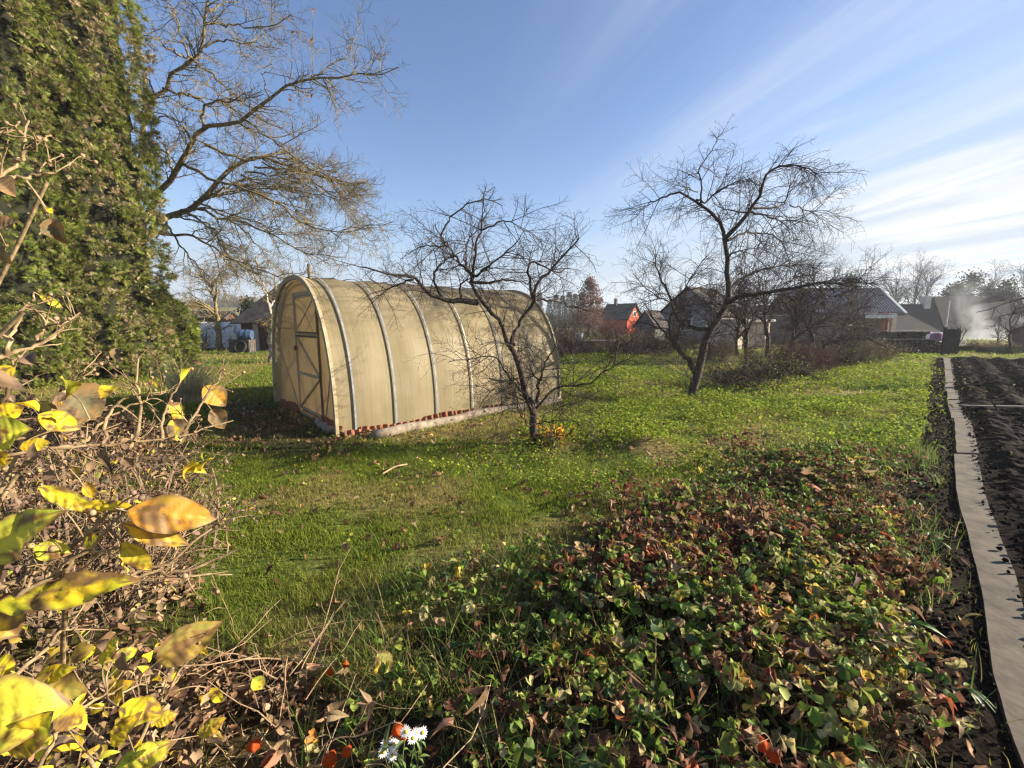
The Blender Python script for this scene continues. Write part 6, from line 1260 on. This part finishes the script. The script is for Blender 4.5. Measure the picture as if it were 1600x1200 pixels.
# fallen leaves on the lawn
nf = 2600; x = np.concatenate([rng.uniform(-2.2, 1.6, nf), rng.uniform(-9, -1.2, nf)]); y = np.concatenate([rng.uniform(1.6, 6.5, nf), rng.uniform(4.6, 11, nf)]); lt = inpoly(x, y, LITTER) | (dpoly(x, y, [g2 - GDIR * .5, g1 - GDIR * .5]) < .9)
k = (rng.uniform(size=len(x)) < np.where(lt, .85, .15)) & ~inpoly(x, y, BED) & ~inpoly(x, y, FOOT) & ~inpoly(x, y, DRY); x, y = x[k], y[k]; n = len(x)
lv, lf = leaf(6, .62, .4, 1.0, 'ovate', .1, .9); fw = rng.normal(size=(n, 3)); fw[:, 2] *= .35; v, f, c = scat(lv, lf, basis(fw, roll=rng.normal(size=n) * .6), np.stack([x, y, gh(x, y) + .035], -1), rng.uniform(.035, .085, n), vcol(pick([(.24, .14, .08), (.15, .08, .045), (.32, .21, .12), (.38, .22, .06)], [4, 4, 2, .7], n), n, .15))
tag(mesh_np("fallen_leaves", v, f, M_DRYL, col=c, smooth=True), kind="stuff")
# leaves and weeds lying on the dug soil, clods
ncl = 24000; t = rng.uniform(size=ncl) ** .7; LL_ = resample(PATH_R, 400); ip = (t * 399).astype(int); Tn = np.gradient(LL_, axis=0); Tn /= np.linalg.norm(Tn, axis=1, keepdims=True); off = rng.uniform(-.035, 3.0, ncl); P = LL_[ip] + np.stack([Tn[ip, 1], -Tn[ip, 0], 0 * off], -1) * off[:, None]
LV_ = resample(PATH_L, 400); Tv = np.gradient(LV_, axis=0); Tv /= np.linalg.norm(Tv, axis=1, keepdims=True); nv_ = 3500; iv = rng.integers(0, 400, nv_); ov = rng.uniform(.01, .34, nv_); Pv = LV_[iv] - np.stack([Tv[iv, 1], -Tv[iv, 0], 0 * ov], -1) * ov[:, None]; Pv[:, 2] = .03; P[:, 2] = gh(P[:, 0], P[:, 1]) + np.where(off < .02, .04, .055); P = np.vstack([P, Pv]); n = len(P)
ph = (1 + 5 ** .5) / 2; iv_ = np.array([(-1, ph, 0), (1, ph, 0), (-1, -ph, 0), (1, -ph, 0), (0, -1, ph), (0, 1, ph), (0, -1, -ph), (0, 1, -ph), (ph, 0, -1), (ph, 0, 1), (-ph, 0, -1), (-ph, 0, 1)]) / 1.9
if_ = np.array([(0, 11, 5), (0, 5, 1), (0, 1, 7), (0, 7, 10), (0, 10, 11), (1, 5, 9), (5, 11, 4), (11, 10, 2), (10, 7, 6), (7, 1, 8), (3, 9, 4), (3, 4, 2), (3, 2, 6), (3, 6, 8), (3, 8, 9), (4, 9, 5), (2, 4, 11), (6, 2, 10), (8, 6, 7), (9, 8, 1)])
S = (rng.uniform(.003, .013, n) ** 1.0)[:, None] * rng.uniform(.6, 1.4, (n, 3)); S[:ncl] *= 1.25
v, f, c = scat(iv_ * (1 + rng.normal(size=(12, 1)) * .12), if_, basis(rng.normal(size=(n, 3)), roll=rng.normal(size=n)), P, S, np.ones((n, 3))); tag(mesh_np("soil_clods", v, f, M_SOIL), kind="stuff")
nl_ = 420; i_ = rng.integers(0, n, nl_); lv, lf = leaf(6, .4, .3, .5, 'lance', .1, .4); fw = rng.normal(size=(nl_, 3)); fw[:, 2] *= .3; v, f, c = scat(lv, lf, basis(fw, roll=rng.normal(size=nl_) * .4), P[i_] + [0, 0, .04], rng.uniform(.03, .11, nl_), vcol(pick([(.30, .30, .12), (.24, .15, .09), (.14, .18, .05), (.40, .34, .2)], [2, 3, 2, 1.5], nl_), nl_, .15)); tag(mesh_np("scattered_leaves", v, f, M_DRYL, col=c), kind="stuff")

# ------------------------------------------------------------------ shrub with big yellow leaves close to the camera
def leaf_fine(rows=26, cols=11, w=.5, fold=.2, curl=.4, wave=.05, twist=0., sharp=.85):
    t = np.linspace(0, 1, rows); s = np.linspace(-1, 1, cols); prof = np.maximum(np.sin(np.pi * t ** sharp) ** .85, .015); ph_ = rng.uniform(0, 6); prof = prof * (1 + .16 * (vn(t * 5, t * 0 + ph_, 3.) - .5) + .07 * (vn(t * 17, t * 0 + ph_, 5.) - .5)); prof[0] = .02; prof[-1] = .012; V = []; tcurl = rng.uniform(-.1, .35)
    for a, p in zip(t, prof):
        tw = twist * (a - .4)
        for b in s:
            x = b * p * w / 2; z = -curl * a * a - tcurl * max(0, a - .65) ** 2 * 3 + abs(x) * fold * (1 + .6 * math.sin(a * 5 + ph_)) + wave * math.sin(a * 13 + ph_ + b) * abs(b) * .5 * p + .012 * math.cos(a * 40 - abs(b) * 5) * p
            V.append((x * math.cos(tw) - z * math.sin(tw) * .3, a * (1 - .2 * abs(curl) * a), z + x * math.sin(tw)))
    i = (np.arange(rows - 1)[:, None] * cols + np.arange(cols - 1)[None]).ravel(); return np.array(V), np.concatenate([np.stack([i, i + 1, i + cols + 1], -1), np.stack([i, i + cols + 1, i + cols], -1)])
M_YL = M_leaf("yellow_shrub_leaf", .42, .5, .3, (.16, .085, .025), 42)
M_BL = M_leaf("brown_shrub_leaf", .15, .75, .2, (.05, .035, .028), 30)
Y_, YO, OR, YG, BG, BY = (.78, .57, .03), (.72, .45, .035), (.62, .29, .035), (.56, .52, .05), (.19, .125, .062), (.42, .30, .06)
def leaf_tint(lv, col, rows=26, cols=11):
    s = np.tile(np.linspace(-1, 1, cols), rows); a = np.repeat(np.linspace(0, 1, rows), cols); sd = rng.uniform(0, 50)
    vein = np.abs(((a * 7.5 - np.abs(s) * 1.6) % 1.0) - .5) * 2; k = 1 + .16 * (np.abs(s) < .12) - .13 * sstep(.62, .95, vein) * (np.abs(s) > .1)
    br = sstep(.56, .70, fbm(a * 3.5 + sd, s * 1.6 + sd, sd, 3) + .20 * sstep(.75, 1, np.abs(s)) + .34 * sstep(.82, 1, a)); gr = sstep(.45, .7, fbm(a * 2 + sd, s + sd, sd + 7, 2))
    c = np.ones((len(a), 3)) * k[:, None]; c = c * (1 - gr[:, None] * np.array([.30, .06, .0])); return c * (1 - br[:, None]) + br[:, None] * np.array([.23, .135, .055]) / np.maximum(np.array(col), .01) * k[:, None]
BL = [(198, 800, 334, 804, .62, .66, 62, .1, .45, OR), (192, 818, 292, 846, .62, .64, 36, .1, .35, YO), (190, 846, 234, 894, .62, .63, 30, .2, .3, YO), (-15, 948, 210, 906, .55, .60, 62, .05, -.1, Y_), (-30, 872, 97, 800, .55, .58, 74, .1, -.15, YG), (-40, 945, 22, 990, .55, .55, 80, .1, .2, YO),
      (-40, 1140, 88, 1098, .52, .55, 120, .5, .7, YG), (20, 1180, 70, 1120, .52, .53, 60, .3, .3, Y_), (246, 1034, 336, 976, .85, .9, 56, .5, .5, BY), (186, 1106, 252, 1112, .75, .76, 42, .1, .15, Y_), (178, 1204, 262, 1168, .7, .72, 44, .15, .2, YG), (48, 1066, 128, 1082, .65, .66, 52, .15, .1, BY), (55, 1060, 108, 1046, .66, .66, 28, .1, .1, Y_),
      (92, 1112, 126, 1132, .65, .66, 40, .1, .1, YO), (-20, 1046, 22, 1040, .62, .63, 40, .1, .1, Y_), (-20, 1090, 30, 1060, .6, .62, 60, .1, .2, BY), (60, 760, 150, 800, .6, .62, 26, .1, .1, Y_), (120, 792, 205, 790, .62, .63, 20, .1, .0, Y_), (50, 858, 112, 862, .58, .6, 34, .2, .2, YG), (130, 852, 152, 838, .6, .6, 22, .1, .1, Y_),
      (172, 1165, 210, 1120, .72, .73, 30, .2, .2, Y_), (210, 1180, 248, 1166, .7, .72, 26, .2, .2, YG), (96, 606, 155, 652, .95, .98, 66, .15, .2, BG), (60, 648, 124, 668, .85, .88, 36, .1, .2, Y_), (318, 604, 354, 632, 1.25, 1.27, 34, .2, .3, OR), (-12, 574, 14, 596, .8, .8, 34, .1, .2, Y_), (-10, 655, 32, 634, .8, .82, 40, .2, .3, Y_), (-20, 690, 42, 668, .75, .77, 60, .5, .3, YG), (30, 700, 76, 690, .78, .8, 26, .2, .2, YO),
      (62, 462, 98, 480, .95, .97, 12, .3, .3, Y_), (110, 615, 85, 630, .9, .92, 18, .2, .2, YO), (262, 632, 292, 652, 1.2, 1.22, 26, .4, .6, YO), (268, 655, 290, 690, 1.2, 1.2, 30, .5, .6, BG), (330, 640, 352, 668, 1.25, 1.25, 26, .6, .8, BG), (10, 385, 2, 412, .8, .8, 28, .4, .5, BG), (78, 340, 95, 378, .9, .9, 26, .5, .5, BG), (-12, 280, 20, 300, .8, .8, 30, .4, .4, BG), (72, 325, 82, 333, .9, .9, 9, .1, .1, Y_), (-10, 356, 20, 340, .8, .8, 26, .5, .5, BG),
      (110, 1030, 150, 1010, .8, .82, 26, .1, .2, Y_), (160, 1040, 175, 1000, .82, .82, 22, .2, .2, YG), (175, 1035, 215, 1012, .82, .85, 24, .2, .3, YG), (165, 1085, 200, 1068, .8, .8, 26, .2, .3, YO), (330, 1075, 346, 1100, .95, .95, 18, .2, .2, Y_), (395, 1060, 412, 1075, 1.1, 1.1, 22, .2, .2, YG), (240, 1130, 275, 1115, .9, .92, 24, .2, .3, YO), (310, 1150, 345, 1125, .95, .96, 26, .2, .3, YO), (590, 1020, 612, 1050, 1.5, 1.5, 30, .3, .3, (.42, .40, .12))]
base = np.array([-1.15, .72, 0.]); es = thing("flowering_shrub", base, "withered shrub with large yellow leaves on pale branching stems, close by on the left", "shrub")
py_, pb_, PETI = [], [], []
for (u0, v0, u1, v1, Ya, Yc, wp, fo, cu, col) in BL:
    a, b_ = at(u0, v0, Ya), at(u1, v1, Yc); L = np.linalg.norm(b_ - a); lv, lf = leaf_fine(w=wp / F * Ya / L, fold=fo, curl=cu * .6, wave=.07, twist=rng.normal() * .3)
    up = np.array([[.25, -.75, .75]]) + rng.normal(size=(1, 3)) * .15; M = basis((b_ - a)[None], up); tc_ = leaf_tint(lv, col); s = scat(lv, lf, M, a[None], np.array([L * 1.06]), np.array([col]), tcol=tc_)
    (pb_ if col is BG else py_).append(s); PETI.append((a, b_ - a))
# smaller leaves low in the shrub
nn = 200; u = rng.uniform(-40, 330, nn); v_ = np.where(rng.uniform(size=nn) < .82, rng.uniform(930, 1240, nn), rng.uniform(560, 760, nn)); Yl = rng.uniform(.7, 1.25, nn); 
for i_ in range(nn):
    if u[i_] > 150 and v_[i_] > 740 and v_[i_] < 1000: continue
    lv, lf = leaf_fine(8, 5, rng.uniform(.4, .7), rng.uniform(.1, .7), rng.uniform(.1, .9), .08, rng.normal() * .6); fw = rng.normal(size=(1, 3)); col = pick([Y_, YG, YO, BY, BG, (.20, .13, .08)], [2.5, 2, 1, 2, 2, 3], 1); s = scat(lv, lf, basis(fw, np.array([[.2, -.6, .8]]) + rng.normal(size=(1, 3)) * .5), at(u[i_], v_[i_], Yl[i_])[None], np.array([rng.uniform(.02, .055)]), col); (pb_ if col[0, 0] < .22 else py_).append(s)
v, f, c = joins(py_); mesh_np("yellow_leaves", v, f, M_YL, es, col=c, smooth=True); v, f, c = joins(pb_); mesh_np("brown_leaves", v, f, M_BL, es, col=c, smooth=True)
ST = [((-60, 722, .8), (0, 712, .85), (60, 705, .88), (100, 701, .9), (200, 690, 1.0), (290, 682, 1.08), (325, 668, 1.12), (365, 657, 1.15)), ((-40, 700, .8), (0, 690, .82), (50, 680, .85), (90, 672, .86), (140, 655, .9)), ((90, 700, .9), (130, 690, .95), (150, 668, 1), (190, 640, 1.05), (240, 620, 1.1)), ((95, 612, .95), (112, 598, .95), (130, 580, .96)),
      ((-30, 980, .55), (0, 950, .56), (40, 925, .57), (100, 885, .6), (150, 848, .61), (190, 800, .63), (206, 768, .65)), ((-30, 965, .55), (0, 948, .56), (80, 915, .6), (150, 905, .62), (215, 895, .65), (262, 880, .66), (300, 850, .68), (331, 826, .7)), ((150, 905, .62), (240, 897, .66), (290, 890, .68), (330, 876, .7), (370, 860, .72)), ((-20, 930, .55), (80, 880, .6), (140, 830, .62), (170, 800, .64), (196, 796, .63)),
      ((-30, 330, .85), (0, 285, .86), (30, 245, .9), (45, 188, .92)), ((0, 285, .86), (40, 278, .88), (88, 268, .9)), ((22, 256, .89), (60, 222, .9), (80, 212, .92)), ((-30, 200, .85), (5, 205, .86), (30, 190, .88)), ((-10, 560, .8), (40, 545, .85), (85, 522, .9), (125, 488, .95)), ((10, 560, .82), (20, 520, .85), (35, 490, .86), (52, 462, .9)), ((60, 534, .88), (75, 500, .9), (98, 512, .92)),
      ((-20, 640, .8), (10, 620, .8), (20, 570, .82), (40, 548, .84)), ((-40, 1010, .6), (10, 975, .62), (60, 940, .64), (110, 930, .66)), ((-30, 1100, .58), (30, 1050, .62), (80, 1000, .66), (120, 975, .7)), ((60, 1200, .7), (110, 1120, .74), (160, 1090, .78), (230, 1070, .84)), ((190, 1200, .8), (250, 1100, .88), (300, 1020, .92), (338, 980, .95)), ((250, 700, 1.05), (258, 640, 1.1), (280, 600, 1.12), (290, 585, 1.14)), ((280, 690, 1.08), (310, 640, 1.15), (335, 600, 1.18), (350, 575, 1.2)), ((210, 690, 1), (220, 640, 1.05), (212, 600, 1.06), (216, 560, 1.1)), ((160, 700, .95), (170, 650, 1), (200, 620, 1.02), (260, 612, 1.05))]
lm = []
for p in ST:
    P = resample([at(*q_) for q_ in p], 16); P[1:-1] += rng.normal(size=(14, 3)) * .0025; lm.append((P, np.linspace(1, .45, 16) * .0042))
for i_ in range(13):                                               # stems up from the base, mostly out of the picture
    end = lm[i_ % len(ST)][0][0] + rng.normal(size=3) * .06; b0 = base + [rng.normal() * .12, rng.normal() * .12, -.03]; 
    hi_ = end[2] > 1.25; b0 = b0 + ([-.55, .15, 0] if hi_ else [0, 0, 0]); P = resample([b0, b0 * .6 + end * .4 + ([-.35, .08, .1] if hi_ else [-.12, .03, .12]), end], 16); lm.append((P, np.linspace(.0055, .0038, 16)))
SP = np.stack([a for a, _ in lm]); SR = np.stack([b for _, b in lm]); flat_ = SP[:len(ST)].reshape(-1, 3); pets = []
for a, d_ in PETI:
    dd_ = np.linalg.norm(flat_ - a, axis=1); kx = int(dd_.argmin()); root_ = flat_[kx] if dd_[kx] < .22 else a - d_ / np.linalg.norm(d_) * .08 - [0, 0, .04]
    pets.append(resample([root_, root_ * .4 + a * .6 - d_ * .12 + [0, 0, .004], a + d_ * .03], 8))
a1 = grow(SP[:len(ST)], SR[:len(ST)], 5, (.03, .13), K=6, spread=(25, 65), trop=.1, jit=.14, tr=(.2, 1), rtip=.0009, rmax=.0028); a2 = grow(*a1, 2, (.015, .05), K=4, spread=(30, 70), jit=.15, rtip=.0007, rmax=.0016)
M_PST = M_bark("pale_shrub_stem", (.10, .065, .034), (.36, .26, .145), 30)
v, q = join([tubes(SP, SR, 6), tubes(*a1, 4), tubes(*a2, 3), tubes(np.stack(pets), np.tile(np.linspace(.0018, .0011, 8), (len(pets), 1)), 5)]); mesh_np("stems", v, None, M_PST, es, smooth=True, Q=q)
# dry fruit capsules at the twig ends
tp = np.concatenate([a1[0][:, -1], a2[0][:, -1]]); tp = tp[rng.uniform(size=len(tp)) < .28]; n = len(tp); v, f, c = scat(iv_, if_, basis(rng.normal(size=(n, 3))), tp, rng.uniform(.0025, .0055, n), vcol((.30, .20, .125), n, .2)); tag(mesh_np("seed_capsules", v, f, M_DRYL, es, col=c, smooth=True), kind="stuff")
# shrubs just behind it
PALW = ((.20, .135, .085), (.12, .075, .05), (.30, .21, .13), (.52, .38, .05), (.30, .28, .06))
M_WST = M_bark("withered_stem", (.09, .058, .036), (.27, .19, .12), 26)
for (u, Y, H, wd, lab) in ((60, 1.75, .98, .8, "brown withered shrub with curled leaves behind the big yellow leaves"), (195, 2.4, .85, .7, "withered shrub with capsule tipped twigs at the lawn edge before the conifers"), (-110, 1.5, 1.2, .9, "withered brown shrub at the edge under the nearest tall conifer")):
    shrub("withered_shrub", np.array([xat(u, Y), Y, 0]), wd, H, lab, "shrub", 14, M_WST, 1100, PALW, (4, 4, 2, .7, .5), .030, "withered shrubs on the left", .42, -.03, 6, .0009, .2)
# physalis with orange lanterns
def lantern_mesh(p, s, col_, parent, first):
    K, n_ = 10, 20; V = []
    for i_ in range(K):
        t = i_ / (K - 1); r_ = math.sin(math.pi * min(.98, t ** .72)) ** .75 * .5 + .01
        for j in range(n_): a = 2 * math.pi * j / n_; rr = r_ * (1 + .17 * math.cos(5 * a) + .03 * math.cos(10 * a + 9 * t)); V.append((p[0] + s * rr * math.cos(a), p[1] + s * rr * math.sin(a), p[2] - s * 1.15 * t + s * .03 * math.cos(10 * a) * r_))
    i = (np.arange(K - 1)[:, None] * n_ + np.arange(n_)[None]).ravel(); j2 = (np.arange(K - 1)[:, None] * n_ + (np.arange(n_) + 1)[None] % n_).ravel()
    v = np.array(V); d = v - p; ang = rng.normal() * .35; v = p + np.stack([d[:, 0] * math.cos(ang) - d[:, 2] * math.sin(ang), d[:, 1], d[:, 0] * math.sin(ang) + d[:, 2] * math.cos(ang)], -1)
    return mesh_np("lantern", v, None, M_LAN, parent, col=np.tile(col_, (len(v), 1)), smooth=True, Q=np.stack([i, i + n_, j2 + n_, j2], -1))
M_LAN = M_leaf("papery_lantern", .4, .85, .05, (.34, .12, .05), 160)
PH = [("leaning dry stem with three small orange lanterns over the grass", [(516, 1046), (531, 1032), (541, 1034)], 1.5, ((440, 1110), (470, 1075), (500, 1040), (528, 1022), (541, 1030)), .032, (.62, .13, .025)),
      ("dry stalk with two big orange lanterns, left of the white asters", [(396, 1156), (426, 1180)], 1.06, ((370, 1230), (392, 1170), (400, 1140), (410, 1150), (428, 1176)), .05, (.62, .11, .025)),
      ("dry stalks with orange lanterns next to the white asters", [(512, 1178), (541, 1168), (616, 1134), (632, 1140)], 1.1, ((480, 1230), (510, 1160), (560, 1150), (618, 1128), (632, 1134)), .044, (.70, .12, .02)),
      ("dry stem with two reddish lanterns in the strawberry bed", [(1189, 1153), (1206, 1174)], 1.1, ((1215, 1240), (1212, 1190), (1200, 1150), (1186, 1146)), .046, (.50, .08, .025))]
for lab, pts, Y, stem, s, col_ in PH:
    b0 = at(*stem[0], Y); b0[2] = gh(b0[0], b0[1]); e = thing("physalis", b0, lab, "plant", "physalis with orange lanterns"); P = resample([b0 - [0, 0, .02]] + [at(u, v, Y) for u, v in stem], 16); a1 = grow(P[None], np.linspace(.0028, .0014, 16)[None], 4, (.05, .12), K=5, jit=.15, rtip=.0008)
    links = [resample([P[int(np.argmin(((P - at(u, v, Y)) ** 2).sum(1)))], at(u, v - 3, Y) + [0, 0, .012], at(u, v, Y)], 16) for u, v in pts]
    v, q = join([tubes(P[None], np.linspace(.0028, .0014, 16)[None], 6), tubes(*a1, 3)] + [tubes(l[None], np.full((1, 16), .0011), 4) for l in links]); mesh_np("stem", v, None, M_STEM, e, smooth=True, Q=q)
    for u, v in pts: lantern_mesh(at(u, v, Y), s * rng.uniform(.68, .9), np.array(col_) * rng.uniform(.6, 1.05), e, False)
    nl_ = 14; lv, lf = leaf(6, .6, .5, 1.2, 'ovate', .1, 1.0); v, f, c = scat(lv, lf, basis(rng.normal(size=(nl_, 3)), roll=rng.normal(size=nl_)), a1[0][rng.integers(0, len(a1[0]), nl_), -1], rng.uniform(.025, .05, nl_), vcol((.27, .175, .10), nl_, .2)); mesh_np("leaves", v, f, M_DRYL, e, col=c)
# white asters
DZ = [(602, 1162), (615, 1163), (634, 1143), (645, 1153), (660, 1145), (599, 1175), (613, 1180), (650, 1146)]; Yd = 1.08; b0 = at(640, 1215, Yd); b0[2] = gh(b0[0], b0[1]); e = thing("aster", b0, "clump of small white asters with yellow centres", "flower"); stems = []
M_PET = M_leaf("white_petal", .3, .5, .2); M_CEN = M_noise("yellow_disc", (.45, .26, .02), (.65, .42, .03), 200, .8, .3, .001); M_GST = M_bark("green_stem", (.07, .11, .03), (.13, .17, .05), 30)
for u, v in DZ:
    p = at(u, v, Yd + rng.normal() * .02); stems.append(resample([b0 + [rng.normal() * .02, rng.normal() * .02, -.02], (b0 + p) / 2 + rng.normal(size=3) * .015, p], 10)); nrm = np.array([.35, -.65, .65]) + rng.normal(size=3) * .25; nrm /= np.linalg.norm(nrm); s_ = np.cross(nrm, (0, 0, 1)); s_ /= np.linalg.norm(s_); t_ = np.cross(s_, nrm); npet = 15; a = np.arange(npet) * 2 * np.pi / npet
    fw = s_[None] * np.cos(a)[:, None] + t_[None] * np.sin(a)[:, None] + nrm[None] * .15; lv, lf = leaf(4, .34, .1, .2, 'ovate'); vv, ff, cc = scat(lv, lf, basis(fw, np.tile(nrm, (npet, 1))), np.tile(p, (npet, 1)), np.full(npet, .0185) * rng.uniform(.85, 1.1, npet), np.full((npet, 3), .74)); fl_ = mesh_np("flower", vv, ff, M_PET, e, col=cc)
    vv, ff, cc = scat(iv_ * [1, 1, .5], if_, np.stack([s_, t_, nrm], -1)[None], (p + nrm * .002)[None], np.array([.0055]), np.ones((1, 3))); mesh_np("centre", vv, ff, M_CEN, fl_, smooth=True)
v, q = tubes(np.stack(stems), np.full((len(stems), 10), .0013), 4); mesh_np("stems", v, None, M_GST, e, Q=q); nl_ = 46; st = np.concatenate(stems); lv, lf = leaf(6, .28, .2, .5, 'lance'); fw = rng.normal(size=(nl_, 3)); fw[:, 2] += .5; v, f, c = scat(lv, lf, basis(fw), st[rng.integers(0, len(st), nl_)], rng.uniform(.02, .055, nl_), vcol((.12, .19, .05), nl_, .2)); mesh_np("leaves", v, f, M_leaf("weed_leaf"), e, col=c)
# yellow-leaved sprig at the foot of the fruit tree, straw-coloured grass before the conifers, dry stick
shrub("sapling", at(862, 693, Y1 - .05) * [1, 1, 0], .35, .26, "sprig of yellow and rusty leaves at the foot of the crooked fruit tree", "plant", 10, TW_D, 130, (YO, (.5, .2, .04), (.26, .12, .06)), (3, 1.5, 2), .055, None, .6)
p = gY(285, 7.6); e = thing("grass_clump", p, "clump of straw coloured tall grass before the conifers", "grass clump"); n = 420; az = rng.uniform(0, 6.28, n); t = np.linspace(0, 1, 6); L = rng.uniform(.4, .95, n); bd = rng.uniform(.1, .75, n); d = np.stack([np.cos(az), np.sin(az), 0 * az], -1); bs = p[None] + d * rng.uniform(0, .22, (n, 1))
P = bs[:, None] + L[:, None, None] * (d[:, None] * (t[None, :, None] ** 1.7 * bd[:, None, None]) + np.array([0, 0, 1.])[None, None] * (t[None, :, None] * (1 - .35 * bd[:, None, None] * t[None, :, None]))); v, q = tubes(P, np.linspace(.004, .0012, 6)[None].repeat(n, 0), 3); mesh_np("blades", v, None, M_bark("straw", (.30, .24, .13), (.52, .43, .26), 8), e, Q=q)
v, q = tubes(np.stack([resample([at(596, 700, 0) * 0 + G(598, 745) + [0, 0, .03], G(618, 737) + [0, 0, .05], G(636, 730) + [0, 0, .03]], 8)]), np.full((1, 8), .008), 6); tag(mesh_np("stick", v, None, M_STEM, None, Q=q), "pale dry stick lying on the lawn before the greenhouse log", "stick", None, "thing")
